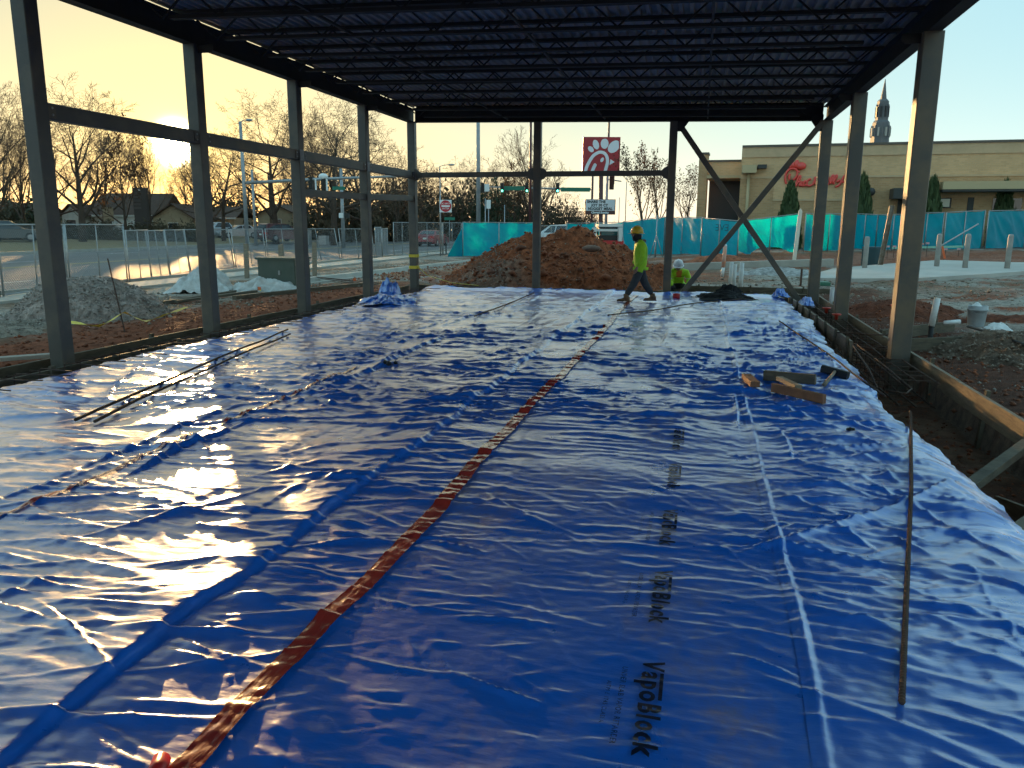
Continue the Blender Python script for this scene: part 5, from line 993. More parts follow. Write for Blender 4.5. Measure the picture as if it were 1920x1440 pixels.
# houses beyond the road
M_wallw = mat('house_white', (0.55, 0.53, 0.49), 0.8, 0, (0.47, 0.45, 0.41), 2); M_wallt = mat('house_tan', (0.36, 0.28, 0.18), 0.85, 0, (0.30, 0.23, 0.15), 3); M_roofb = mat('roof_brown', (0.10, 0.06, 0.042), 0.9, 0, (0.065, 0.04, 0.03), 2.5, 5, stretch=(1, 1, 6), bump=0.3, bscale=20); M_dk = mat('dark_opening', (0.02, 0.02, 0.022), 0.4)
def house(label, px0, px1, eave, ridge_, d, wall, roof, gable=False, door=None):
    a, c = gbase(px0, d), gbase(px1, d); z0 = min(a.z, c.z); w = (c-a); w.z = 0; L = w.length; t = w.normalized(); n = Vector((-t.y, t.x, 0)); ze = at(px0, eave, d)[2]; zr = at(px0, ridge_, d)[2]; dp = 7.0
    root = thing('house', label, 'house', (a.x, a.y, z0)); a = Vector((a.x, a.y, z0)); P = lambda u, v, z: a+t*u+n*v+UPV*(z-z0)
    b = MB(); b.loft([[P(0, 0, z), P(L, 0, z), P(L, dp, z), P(0, dp, z)] for z in (z0-0.3, ze)]); 
    if gable: b.add([P(0, 0.01, ze), P(L, 0.01, ze), P(L/2, 0.01, zr-0.08), P(0, dp, ze), P(L, dp, ze), P(L/2, dp, zr-0.08)], [(0, 1, 2), (5, 4, 3)])
    b.build('wall', wall, root); r = MB(); o_ = 0.35
    if gable:
        for s in (0, 1): r.prism([(0, 0), (1, 0), (1, 1), (0, 1)], P(-o_ if s == 0 else L+o_, -o_, ze-0.18), P(L/2, -o_, zr)-P(-o_ if s == 0 else L+o_, -o_, ze-0.18), n*(dp+2*o_), UPV*0.12)
    else:
        for s in (0, 1): r.prism([(0, 0), (1, 0), (1, 1), (0, 1)], P(-o_, -o_ if s == 0 else dp+o_, ze-0.1), t*(L+2*o_), P(-o_, dp/2, zr)-P(-o_, -o_ if s == 0 else dp+o_, ze-0.1), UPV*0.12)
    rf = r.build('roof', roof, root); b = MB(); b.bar(P(-o_, -o_-0.02, ze-0.08), P(L+o_, -o_-0.02, ze-0.08), 0.05, 0.2)
    if not gable: b.build('fascia', M_wallw, rf)
    k = max(1, int(L/3.2))
    for i in range(k):
        u = L*(i+0.5)/k; f = MB(); zc = ze-1.1; f.bar(P(u-0.55, -0.03, zc), P(u+0.55, -0.03, zc), 0.06, 1.2); wnd = f.build('window', M_wallw, root); f = MB(); f.bar(P(u-0.47, -0.065, zc), P(u+0.47, -0.065, zc), 0.03, 1.04); f.build('pane', M_glass, wnd)
    if door is not None: f = MB(); f.bar(P(door-1.3, -0.05, z0+1.1), P(door+1.3, -0.05, z0+1.1), 0.08, 2.2); f.build('garage_door', mat('garage_door', (0.62, 0.62, 0.60), 0.6), root)
    return root
house('small white gabled house between the first left columns', 118, 152, 402, 384, 88, M_wallw, M_roofb, True)
house('long brown-roofed house with white garage doors behind the hedge', 172, 300, 403, 362, 90, M_wallw, M_roofb, False, 3.6)
house('tan gabled house half behind the second left column', 288, 362, 408, 383, 88, M_wallt, M_roofb, True)
house('cream gabled house beyond the signal mast', 484, 556, 402, 384, 98, M_wallt, M_roofb, True); house('low brown-roofed house right of the second left column', 392, 440, 408, 388, 100, M_wallt, M_roofb, False); house('low house deep in trees at left edge', -30, 62, 404, 380, 92, M_wallt, M_roofb)
# signs on the far verge
p = gbase(268, 80); t = thing('tenant_sign', 'tall dark tenant sign board before the brown-roofed house', 'sign', p); b = MB(); h = Vector(at(268, 352, 80)).z-p.z; b.bar(p, p+UPV*h, 1.5, 0.3, (0, 1, 0)); b.build('sign_body', mat('sign_brown', (0.045, 0.035, 0.03), 0.6), t)
for k in range(5): c = p+UPV*(h-0.55-0.34*k)-CN*0.16; b = MB(); b.bar(c-CR*0.62, c+CR*0.62, 0.02, 0.24); b.build('tenant_panel', mat('sign_panel_dark', (0.075, 0.062, 0.055), 0.6), t)
c = p+UPV*(h-0.2)-CN*0.165; b = MB(); b.bar(c-CR*0.1, c+CR*0.32, 0.02, 0.13); b.build('name_strip', M_signwhite, t)
t, p, top = pole('notice_board', 'blank tan notice board on a post above the hedge', 203, 78, 408, 0.05, M_wood, 'sign'); b = MB(); c = Vector(at(203, 402, 77.9)); b.bar(c-CR*0.5, c+CR*0.5, 0.04, 1.3); b.build('board_face', M_wallt, t)
# ------------------------------------------------------------------ restaurant, its signs, the steeple, the loader
def brick_mat(name, c1, c2, mortar):
    m = bpy.data.materials.new(name); m.use_nodes = True; N, L = m.node_tree.nodes, m.node_tree.links; b = N['Principled BSDF']; b.inputs['Roughness'].default_value = 0.9
    g = N.new('ShaderNodeNewGeometry'); s = N.new('ShaderNodeSeparateXYZ'); L.new(g.outputs['Position'], s.inputs[0]); cb = N.new('ShaderNodeCombineXYZ')
    ad = N.new('ShaderNodeMath'); ad.operation = 'ADD'; L.new(s.outputs['X'], ad.inputs[0]); L.new(s.outputs['Y'], ad.inputs[1]); L.new(ad.outputs[0], cb.inputs[0]); L.new(s.outputs['Z'], cb.inputs[1])
    t = N.new('ShaderNodeTexBrick'); t.inputs['Scale'].default_value = 1.0; t.inputs['Brick Width'].default_value = 0.26; t.inputs['Row Height'].default_value = 0.10; t.inputs['Mortar Size'].default_value = 0.008
    t.inputs['Color1'].default_value = (*c1, 1); t.inputs['Color2'].default_value = (*c2, 1); t.inputs['Mortar'].default_value = (*mortar, 1); L.new(cb.outputs[0], t.inputs['Vector'])
    n = N.new('ShaderNodeTexNoise'); n.inputs['Scale'].default_value = 0.9; n.inputs['Detail'].default_value = 6; L.new(g.outputs['Position'], n.inputs['Vector'])
    mr = N.new('ShaderNodeMapRange'); mr.inputs['To Min'].default_value = 0.8; mr.inputs['To Max'].default_value = 1.2; L.new(n.outputs['Fac'], mr.inputs[0])
    sc = N.new('ShaderNodeVectorMath'); sc.operation = 'SCALE'; L.new(t.outputs['Color'], sc.inputs[0]); L.new(mr.outputs[0], sc.inputs['Scale']); L.new(sc.outputs[0], b.inputs['Base Color'])
    bp = N.new('ShaderNodeBump'); bp.inputs['Strength'].default_value = 0.5; bp.inputs['Distance'].default_value = 0.01; L.new(t.outputs['Fac'], bp.inputs['Height']); bp.invert = True; L.new(bp.outputs[0], b.inputs['Normal']); return m
M_bru = brick_mat('brick_buff', (0.72, 0.44, 0.225), (0.63, 0.375, 0.19), (0.64, 0.43, 0.26)); M_brl = brick_mat('brick_tan', (0.56, 0.32, 0.155), (0.47, 0.26, 0.125), (0.50, 0.34, 0.20))
M_cap = mat('parapet_cap', (0.11, 0.085, 0.065), 0.5); M_cornice = mat('cornice_stone', (0.62, 0.41, 0.24), 0.8, 0, (0.54, 0.36, 0.21), 2); M_awn = mat('awning_dark', (0.045, 0.042, 0.038), 0.6); M_soff = mat('canopy_tan', (0.52, 0.38, 0.21), 0.6); M_redlet = mat('red_letter', (0.80, 0.06, 0.04), 0.35, coat=0.4)
WA = math.radians(-3.4); wu = np.array([math.cos(WA), math.sin(WA), 0]); wnn = np.array([math.sin(WA), -math.cos(WA), 0]); W0 = at(1383, 423, 50.0); W0[2] = 0
def wp(px, py):
    r = fw + ri*(px-960)/F - up*(py-720)/F; t = np.dot(W0-EYE, wnn)/np.dot(r, wnn); p = EYE+r*t; return float(np.dot(p-W0, wu)), float(p[2])
def WP(s, z, out=0.0): q = W0+wu*s+wnn*out; return Vector((q[0], q[1], z))
G0 = 0.55
rest = thing('restaurant', 'buff brick restaurant with red script sign beyond the teal fence', 'restaurant', WP(0, G0))
sl_, ztop = wp(1383, 276); _, zt2 = wp(1900, 262); ztop = (ztop+zt2)/2; sR = wp(2080, 300)[0]; _, zband = wp(1500, 332); zcor = ztop-0.65
def wall(nm, s0, s1, z0, z1, m, out=0.0, dp=12.0, parent=None): b = MB(); b.loft([[WP(s0, z, out), WP(s1, z, out), WP(s1, z, out-dp), WP(s0, z, out-dp)] for z in (z0, z1)]); return b.build(nm, m, parent or rest)
wl1 = wall('lower_wall', 0, sR, G0-0.5, zband-0.06, M_brl); wall('brick_band', 0, sR, zband-0.06, zband+0.06, M_cornice, 0.04, 12.08); wall('upper_wall', 0, sR, zband+0.06, zcor, M_bru); wall('cornice', 0, sR, zcor, ztop-0.08, M_cornice, 0.06, 12.12); wall('parapet_cap', 0, sR, ztop-0.08, ztop+0.05, M_cap, 0.12, 12.24)
s0, z1 = wp(1452, 333); s1, z0 = wp(1606, 373); wall('sign_panel', s0, s1, z0, zband-0.061, M_bru, 0.035, 0.034); wall('panel_sill', s0, s1, z0-0.1, z0, M_cornice, 0.05, 0.048)
# left wing with dark drive-through opening
a0, zw = wp(1306, 312); ac, zc2 = wp(1325, 284); ad_, zo = wp(1378, 331)
wall('pier', a0, wp(1324, 300)[0], G0-0.5, zc2, M_brl, -2.0, 1.2); wall('pier_cap', a0-0.05, wp(1324, 300)[0]+0.05, zc2, zc2+0.12, M_cap, -1.95, 1.3); wall('wing_wall', wp(1324, 300)[0], 0, zo+0.15, wp(1350, 298)[1], M_bru, -2.3, 9.0); wall('wing_cap', wp(1324, 300)[0], 0, wp(1350, 298)[1], wp(1350, 298)[1]+0.12, M_cap, -2.25, 9.1)
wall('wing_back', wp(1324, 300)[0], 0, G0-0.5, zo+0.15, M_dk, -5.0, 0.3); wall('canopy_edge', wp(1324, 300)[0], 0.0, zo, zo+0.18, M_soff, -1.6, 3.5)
# canopies, window, jambs
sa, za = wp(1668, 362); sb, _ = wp(1705, 362); wall('entry_canopy', sa, sb, za-0.35, za+0.22, M_awn, 1.4, 1.39)
sa, za = wp(1757, 357); wall('long_canopy', sa, sR, za, za+0.42, M_soff, 1.5, 1.49); wall('canopy_soffit', sa, sR, za-0.12, za, M_awn, 1.45, 1.44)
def rectw(nm, x0, y0, x1, y1, m, out=0.05, parent=None): s0, z1 = wp(x0, y0); s1, z0 = wp(x1, y1); return wall(nm, s0, s1, z0, z1, m, out, out+0.1, parent)
rectw('jamb', 1684, 372, 1691, 410, M_awn); rectw('door_post', 1693, 370, 1701, 410, M_soff, 0.6); wf = rectw('window', 1757, 371, 1782, 390, M_awn, 0.06); rectw('pane', 1759, 373, 1779, 388, mat('pale_pane', (0.35, 0.42, 0.33), 0.1, spec=0.8), 0.10, wf); rectw('jamb', 1815, 370, 1822, 410, M_awn); rectw('window', 1862, 372, 1912, 410, M_glass, 0.05)
# gooseneck fixtures and downpipe
s_, z_ = wp(1405, 318); b = MB(); b.box(WP(s_, z_, 0.4), (0.8, 0.7, 0.45)); b.build('collector_box', M_soff, rest); b = MB(); b.tube([WP(s_, z_-0.2, 0.2), WP(s_, G0, 0.2)], 0.09, 8); b.build('downpipe', M_soff, rest, True)
s_, z_ = wp(1429, 313); b = MB(); b.box(WP(s_, z_, 0.25), (0.5, 0.5, 0.22)); b.build('flood_light', M_awn, rest); s_, z_ = wp(1632, 360); b = MB(); b.blob(WP(s_, z_, 0.3), 0.24, 10, 6); b.build('wall_lamp', M_awn, rest, True)
# red script sign
def cat_rom(P, n=5):
    P = [np.array(p, float) for p in P]; out = []
    for i in range(len(P)-1):
        p0, p1, p2, p3 = P[max(i-1, 0)], P[i], P[i+1], P[min(i+2, len(P)-1)]
        for k in range(n): t = k/n; out.append(0.5*((2*p1)+(p2-p0)*t+(2*p0-5*p1+4*p2-p3)*t*t+(3*p1-p0-3*p2+p3)*t**3))
    out.append(P[-1]); return out
lets = {'letter_c': [(330, 530), (308, 440), (325, 345), (380, 275), (450, 253), (512, 280), (525, 345), (500, 410), (445, 460), (395, 450), (378, 400), (395, 350)],
 'letter_h': [(465, 565), (520, 520), (578, 430), (580, 388), (552, 400), (520, 480), (498, 572), (530, 510), (566, 488), (574, 520), (562, 560), (590, 555)], 'letter_i': [(612, 480), (594, 545), (618, 562), (646, 525)],
 'letter_c.': [(692, 490), (660, 480), (634, 520), (650, 560), (702, 540)], 'letter_c_': [(772, 442), (722, 460), (700, 520), (722, 562), (785, 550)], 'letter_k': [(800, 560), (856, 400), (828, 520), (884, 480), (850, 522), (905, 560)],
 'letter_f': [(950, 520), (1010, 470), (1056, 395), (1040, 368), (1000, 405), (978, 500), (988, 600), (1014, 600), (1012, 550)], 'letter_i_': [(1082, 405), (1060, 515), (1092, 528)], 'letter_l': [(1110, 520), (1178, 400), (1160, 378), (1112, 470), (1122, 530)], 'letter_l_': [(1160, 520), (1238, 400), (1218, 378), (1168, 470), (1188, 532)],
 'hyphen': [(1228, 490), (1295, 462)], 'letter_a': [(1208, 580), (1280, 545), (1352, 410), (1392, 368), (1408, 385), (1388, 440), (1412, 532)], 'letter_a_bar': [(1290, 505), (1400, 480)]}
sg = thing('script_sign', 'red raised script lettering on the restaurant wall', 'sign', WP(*wp(1520, 345)))
def cw(x, y, out=0.14): s, z = wp(1440+x/9.6, 290+y/9.6); return WP(s, z, out)
for nm, P in lets.items():
    b = MB(); b.tube([cw(*q) for q in cat_rom(P)], 0.066 if nm != 'letter_c' else 0.072, 7); b.build(nm.strip('._') if nm != 'letter_a_bar' else 'crossbar', M_redlet, sg, True)
for x, y, r, sc in ((388, 225, 0.15, (1, .5, .7)), (437, 190, 0.18, (.8, .5, 1.1)), (515, 175, 0.2, (.75, .5, 1.3)), (600, 208, 0.25, (1.1, .5, .9)), (545, 310, 0.08, (1.2, .5, .8))): b = MB(); b.blob(cw(x, y), r, 12, 7, 0, 0, sc); b.build('comb_lobe', M_redlet, sg, True)
# square emblem sign and letter board
SD = 60.0; c0 = Vector(at(1094, 327, SD)); W_ = 66/F*SD; 
pyl = thing('emblem_sign', 'square red emblem sign with white bird outline on a pole', 'sign', gbase(1127, SD)); E = lambda x, y, o=0.0: Vector(at(1060+x/8.47, 240+y/8.47, SD))-CN*(0.16+o)
M_emred = mat('emblem_red', (0.36, 0.012, 0.022), 0.4); M_emw = mat('emblem_white', (0.72, 0.72, 0.76), 0.4)
b = MB(); cc = Vector(at(1127, 293.5, SD)); b.bar(cc-CR*W_/2, cc+CR*W_/2, 0.3, W_*1.0, (0, 0, 1), 0.02); b.build('cabinet', M_emred, pyl)
def ell(x, y, rx, ry, rot, o=0.006): 
    b = MB(); P = []
    for a in np.linspace(0, 2*math.pi, 25)[:-1]:
        ex, ey = rx*math.cos(a), ry*math.sin(a); X = x+ex*math.cos(rot)-ey*math.sin(rot); Y = y+ex*math.sin(rot)+ey*math.cos(rot); P.append((min(max(X, 296), 846), max(Y, 176)))
    b.add([E(*q, o) for q in P]+[E(*q, -0.01) for q in P], [tuple(range(24))]+[(i, 24+i, 24+(i+1) % 24, (i+1) % 24) for i in range(24)]); b.build('emblem_shape', M_emw, pyl)
ell(402, 340, 38, 55, -0.75); ell(482, 267, 48, 78, -0.28); ell(620, 252, 62, 82, 0.06); ell(768, 300, 78, 115, 0.75); ell(580, 508, 25, 40, 0.45)
def stroke(P, w):
    Q = cat_rom(P, 4); L1, L2 = [], []
    for i, q in enumerate(Q):
        t = np.array(Q[min(i+1, len(Q)-1)])-np.array(Q[max(i-1, 0)]); t = t/np.linalg.norm(t); n = np.array([-t[1], t[0]])*w/2; L1.append(q+n); L2.append(q-n)
    b = MB(); n = len(Q); b.add([E(*q, 0.006) for q in L1]+[E(*q, 0.006) for q in L2], [(i, i+1, n+i+1, n+i) for i in range(n-1)]); b.build('emblem_shape', M_emw, pyl)
stroke([(312, 715), (330, 640), (368, 555), (430, 455), (500, 402), (560, 387), (622, 408), (658, 470), (664, 550), (638, 655), (620, 715)], 50); stroke([(470, 590), (452, 620), (430, 675), (420, 715)], 52); ell(468, 592, 26, 28, 0)
b = MB(); b.add([E(712, 498, .006), E(780, 543, .006), E(696, 592, .006)], [(0, 1, 2)]); b.build('emblem_shape', M_emw, pyl)
for px, m in ((1127, M_poledark),): p = gbase(px, SD); b = MB(); b.tube([p, Vector(at(px, 327, SD))], 0.16, 10); b.build('sign_pole', m, pyl, True)
lb = thing('letter_board', 'white letter board with three black text rows under emblem sign', 'sign', gbase(1125, SD-0.6)); cb_ = Vector(at(1125, 388, SD-0.6)); wd, ht = 54/F*SD, 26.5/F*SD
b = MB(); b.bar(cb_-CR*wd/2, cb_+CR*wd/2, 0.25, ht, (0, 0, 1), 0.02); b.build('cabinet', mat('board_brown', (0.10, 0.035, 0.03), 0.5), lb)
c = cb_+UPV*(ht*0.11)-CN*0.128; b = MB(); b.bar(c-CR*wd*0.475, c+CR*wd*0.475, 0.01, ht*0.72); b.build('panel', mat('board_white', (0.75, 0.76, 0.78), 0.5), lb)
for tx, fx, fz, sz, m in (('SHARE THE', -0.13, 0.33, 0.25, M_sig), ('JOY 30 CT', -0.02, 0.10, 0.25, M_sig), ('NUGGET MEAL', 0.0, -0.13, 0.25, M_sig), ('Closed Sunday', 0.0, -0.37, 0.20, M_signwhite)):
    me = text_mesh(tx, sz, 1.05, 0.012); me.materials.append(m); o = bpy.data.objects.new('board_lettering', me); COL.objects.link(o); o.parent = lb; o.location = cb_+CR*fx*wd+UPV*fz*ht-CN*0.14-lb.location; o.rotation_euler = (math.pi/2, 0, YAW)
p = gbase(1125, SD-.6); b = MB(); b.tube([p, Vector((p.x, p.y, cb_.z-ht/2))], 0.12, 10); b.build('post', M_poledark, lb, True)
# steeple
SDp = 150.0; M_slate = mat('steeple_slate', (0.10, 0.105, 0.115), 0.6, 0, (0.15, 0.15, 0.155), 0.6); st = thing('church_steeple', 'slender grey church steeple rising behind the restaurant', 'steeple', gbase(1634, SDp)); k_ = SDp/F
cz = lambda py: float(at(1634, py, SDp)[2]); cx = Vector(at(1634, 423, SDp)); 
def octo(nm, prof, m=M_slate, n=8, par=None): b = MB(); b.lathe([(r*k_, cz(y)) for y, r in prof], (cx.x, cx.y, 0), n, rx=None); return b.build(nm, m, par or st)
octo('tower_base', [(432, 18), (262, 15.5), (240, 15)]); octo('belfry', [(240, 15), (230, 14), (226, 11.5)]); octo('upper_tier', [(226, 10.8), (190, 9.6), (186, 6.5)]); octo('spire', [(188, 5.5), (181, 4.6), (148, 0.4)])
for tier, y0, y1, r, w in ((0, 258, 236, 15.2, 2.0), (1, 222, 196, 10.2, 1.5)):
    for i in range(8):
        a = 2*math.pi*i/8; q = Vector((cx.x+r*k_*math.cos(a), cx.y+r*k_*math.sin(a), 0)); b = MB(); b.tube([q+UPV*cz(y0), q+UPV*cz(y1)], w*k_*0.55, 6); b.build('buttress', M_slate, st)
        a += math.pi/8; rr = r*0.94; q = Vector((cx.x+rr*k_*math.cos(a), cx.y+rr*k_*math.sin(a), 0)); b = MB(); t_ = Vector((-math.sin(a), math.cos(a), 0)); b.bar(q+UPV*cz(y0-2), q+UPV*cz(y1+4), r*0.36*k_, 0.3, tuple(t_)); b.build('louvre', mat('pale_louvre', (0.42, 0.40, 0.36), 0.7) if tier == 0 else M_dk, st)
# skid steer loader behind the mound
LD = 37.0; sk = thing('skid_steer', 'white and red skid steer loader half hidden by the mound', 'loader', gbase(1139, LD)); q0 = gbase(1139, LD); K = LD/F
S = lambda px, py, dn=0.0: Vector(at(px, py, LD))+CN*dn
M_lw = mat('loader_white', (0.62, 0.61, 0.58), 0.4, coat=0.3); M_lr = mat('loader_red', (0.55, 0.02, 0.02), 0.35, coat=0.3); M_ld = mat('loader_dark', (0.025, 0.027, 0.028), 0.5)
def sbox(nm, x0, y0, x1, y1, d0, d1, m, par=None): a, c = S(x0, y1), S(x1, y0); b = MB(); b.prism([(0, 0), (1, 0), (1, 1), (0, 1)], a+CN*d0, CR*((x1-x0)*K), UPV*((y1-y0)*K), CN*(d1-d0)); return b.build(nm, m, par or sk)
sbox('body', 1122, 452, 1166, 478, -0.2, 2.2, M_lr); sbox('engine_hood', 1122, 442, 1160, 452, -0.1, 0.7, M_ld); cb2 = sbox('cab_roof', 1124, 420, 1167, 425, 0.3, 1.9, M_lw); sbox('roof_visor', 1125, 425, 1166, 430, 0.32, 1.8, M_ld)
for x in (1126, 1162): sbox('cab_post', x, 429, x+3, 445, 0.4, 0.5, M_ld); sbox('cab_post', x, 429, x+3, 452, 1.7, 1.8, M_ld)
sbox('rear_window', 1129, 430, 1162, 442, 0.44, 0.46, mat('teal_glass', (0.03, 0.12, 0.12), 0.1, spec=0.8))
for x in (1109, 1157): sbox('lift_arm', x, 428, x+6.5, 452, -0.5, -0.1, M_lw)
sbox('cross_tube', 1114, 429.5, 1158, 433.5, -0.4, -0.2, M_lw); b = MB(); b.bar(S(1163, 430, 0), S(1177, 463, 1.5), 0.12, 0.2); b.build('lift_link', M_lw, sk)
for x in (1113, 1166):
    for dn in (0.2, 1.6):
        q = S(x+3, 423, dn); q.z = q0.z+0.4; b = MB(); b.lathe([(0.2, -0.14), (0.4, -0.14), (0.42, 0), (0.4, 0.14), (0.2, 0.14)], q, 16, rx=Matrix.Rotation(YAW, 3, 'Z') @ Matrix.Rotation(math.pi/2, 3, 'Y')); w = b.build('wheel', M_tyre, sk, True); b = MB(); b.lathe([(0.2, -0.1), (0.2, 0.1)], q, 12, rx=Matrix.Rotation(YAW, 3, 'Z') @ Matrix.Rotation(math.pi/2, 3, 'Y')); b.build('hub', M_lr, w)
# ------------------------------------------------------------------ trees and shrubs
M_bark = mat('bark', (0.085, 0.055, 0.038), 0.9, 0, (0.05, 0.034, 0.025), 3); M_twig = mat('twigs', (0.15, 0.09, 0.055), 0.9)
M_brownleaf = mat('brown_leaves', (0.085, 0.05, 0.026), 0.85, 0, (0.05, 0.032, 0.018), 1.2, transl=(0.08, 0.045, 0.02)); M_greenleaf = mat('evergreen_leaves', (0.022, 0.042, 0.016), 0.7, 0, (0.04, 0.055, 0.02), 1.5); M_dullleaf = mat('winter_shrub', (0.055, 0.048, 0.025), 0.85, 0, (0.085, 0.062, 0.033), 0.9); M_conif = mat('arborvitae_leaf', (0.03, 0.055, 0.015), 0.75, 0, (0.08, 0.105, 0.032), 2.5)
class TreeGen:
    def __init__(s, seed, H, spread=0.5, upsweep=0.35, counts=(7, 6, 5, 5), leaf=0, trunk_h=0.22, lr=0.10):
        s.r = random.Random(seed); s.trunk = MB(); s.crown = MB(); s.leaf = MB(); s.H = H; s.up = upsweep; s.counts = counts; s.nleaf = leaf; s.lr = lr; s.spread = spread
        R0 = H*0.022; s.branch(Vector((0, 0, -0.2)), Vector((s.r.uniform(-.05, .05), s.r.uniform(-.05, .05), 1)), H*0.78, R0, 0, trunk_h)
    def branch(s, p, d, L, r, lv, first=0.25):
        n = (7, 5, 4, 3, 2)[lv]; pts = [p.copy()]; rad = [r]; d = d.normalized(); cur = p.copy()
        for k in range(n):
            w = (0.05, 0.13, 0.2, 0.28, 0.3)[lv]; d = (d+Vector((s.r.gauss(0, w), s.r.gauss(0, w), s.r.gauss(0, w*0.6)+s.up*0.12*(lv > 0)))).normalized(); cur = cur+d*(L/n); pts.append(cur.copy()); rad.append(max(r*(1-0.85*(k+1)/n), 0.0065))
        (s.trunk if lv < 2 else s.crown).tube(pts, rad, (8, 5, 4, 3, 3)[lv], lv == 0)
        if lv >= len(s.counts):
            for k in range(s.nleaf):
                q = pts[s.r.randrange(1, len(pts))]+Vector((s.r.gauss(0, .12), s.r.gauss(0, .12), s.r.gauss(0, .12))); a = Vector((s.r.gauss(0, 1), s.r.gauss(0, 1), s.r.gauss(0, 1))).normalized(); b = a.orthogonal().normalized(); e = s.lr*s.r.uniform(.6, 1.3); s.leaf.add([q-a*e, q+b*e*.6, q+a*e, q-b*e*.6], [(0, 1, 2, 3)])
            return
        c = s.counts[lv]; c = c*2 if lv == 0 else c
        for k in range(c):
            t = first+(1-first)*((k+s.r.random()*0.8)/c); x = t*n; i = min(int(x), n-1); q = pts[i].lerp(pts[i+1], x-i); ax = (pts[i+1]-pts[i]).normalized()
            o = ax.orthogonal().normalized(); o.rotate(Matrix.Rotation(k*2.4+s.r.uniform(-.5, .5), 3, ax)); ang = s.spread*s.r.uniform(0.75, 1.25)*(1.35-0.5*t if lv == 0 else 1.0)
            nd = ax*math.cos(ang)+o*math.sin(ang); nl = L*(0.62, 0.58, 0.55, 0.58)[lv]*(1.15-0.55*t if lv == 0 else 1.0-0.35*t)*s.r.uniform(.8, 1.2); rr = (rad[i]+(rad[i+1]-rad[i])*(x-i))*(0.62 if lv == 0 else 0.5)
            s.branch(q, nd, nl, max(rr, 0.008), lv+1)
    def build(s, name, leafmat=None):
        root = thing(name, 'tree', 'tree', (0, 0, 0)); s.trunk.build('trunk', M_bark, root, True); s.crown.build('crown', M_twig, root)
        if s.nleaf: s.leaf.build('leaves', leafmat, root)
        return root
protos = {}
def proto(key, *a, **k):
    leafmat = k.pop('leafmat', None); protos[key] = [TreeGen(*a, **k).build('bare_tree' if not k.get('leaf') else 'leafy_tree', leafmat), False]
proto('a', 11, 10.0, 0.66, 0.5, (7, 6, 6, 6)); proto('b', 22, 10.0, 0.78, 0.4, (7, 6, 6, 6)); proto('c', 33, 10.0, 0.55, 0.8, (7, 6, 5, 6), trunk_h=0.15); proto('d', 44, 10.0, 0.88, 0.3, (7, 6, 6, 6))
proto('up', 55, 10.0, 0.38, 0.9, (8, 6, 5, 5), trunk_h=0.06); proto('leafy', 66, 10.0, 0.7, 0.3, (6, 5, 5, 4), leaf=2, leafmat=M_brownleaf, trunk_h=0.15, lr=0.12); proto('young', 77, 10.0, 0.45, 0.6, (6, 5, 4, 4), leaf=1, leafmat=M_brownleaf, trunk_h=0.2, lr=0.13)
def tree(key, label, px, d, ty, wide=1.0, rz=None, grp='trees beyond the road'):
    p = gbase(px, d); H = Vector(at(px, ty, d)).z-p.z; o, used = protos[key]; s = H/10.0*1.0
    q = o if not used else dup(o); protos[key][1] = True; q.location = p; q.rotation_euler = (0, 0, random.uniform(0, 6.28) if rz is None else rz); q.scale = (s*wide, s*wide, s); tag(q, label, 'tree', grp); return q
tree('a', 'bare tree cut by the left picture edge', -8, 66, 172, 1.05); tree('c', 'slim bare tree behind the first left column', 46, 72, 215, 0.8)
tree('a', 'tall bare fan-shaped tree right of the first left column', 152, 70, 184, 1.3, 0.6); tree('leafy', 'brown-leaved oak between the first two left columns', 236, 76, 250, 0.75); tree('b', 'bare tree with the low sun in its crown', 346, 92, 296, 0.8); tree('c', 'thin bare tree left of the low sun', 282, 84, 258, 0.7)
tree('b', 'bare tree just right of the second left column', 418, 82, 232, 0.95, 2.1); tree('c', 'slender bare tree left of the signal mast', 388, 88, 256, 1.0); tree('d', 'broad bare tree behind the street lamp mast', 516, 80, 196, 1.2); tree('a', 'bare tree behind the third left column', 572, 88, 236, 0.8, 4.0)
tree('d', 'large spreading bare tree between third and fourth left columns', 625, 76, 188, 1.25, 1.2); tree('b', 'bare tree with arching limbs left of far corner column', 700, 84, 218, 1.15, 3.3); tree('a', 'lower bare tree behind the far corner column', 742, 92, 290, 0.9)
tree('leafy', 'dark leafy tree right of the far corner column', 786, 84, 316, 0.9, 1.0); tree('b', 'small bare tree over the do not enter sign', 838, 100, 322, 1.0, 0.4); tree('d', 'distant bare tree left of tall tapering pole', 866, 105, 304, 0.9); tree('a', 'distant bare tree right of tall tapering pole', 922, 104, 312, 1.0, 5.0)
tree('up', 'upswept bare tree behind the middle far column', 1003, 88, 264, 1.25); tree('leafy', 'dark leafy tree left of the middle far column', 965, 92, 322, 0.8, 2.5); tree('d', 'low bushy bare tree right of the middle far column', 1068, 96, 364, 1.2)
tree('young', 'young tree with few brown leaves left of second far column', 1207, 56, 284, 0.7, grp='young trees by the restaurant'); tree('young', 'taller young tree touching the second far column', 1236, 62, 280, 0.6, 2.0, grp='young trees by the restaurant'); tree('young', 'brown-leaved young tree left of the restaurant pier', 1288, 64, 322, 0.95, 4.0, grp='young trees by the restaurant'); tree('d', 'low scrubby tree behind the letter board', 1112, 110, 384, 1.1, 1.0)
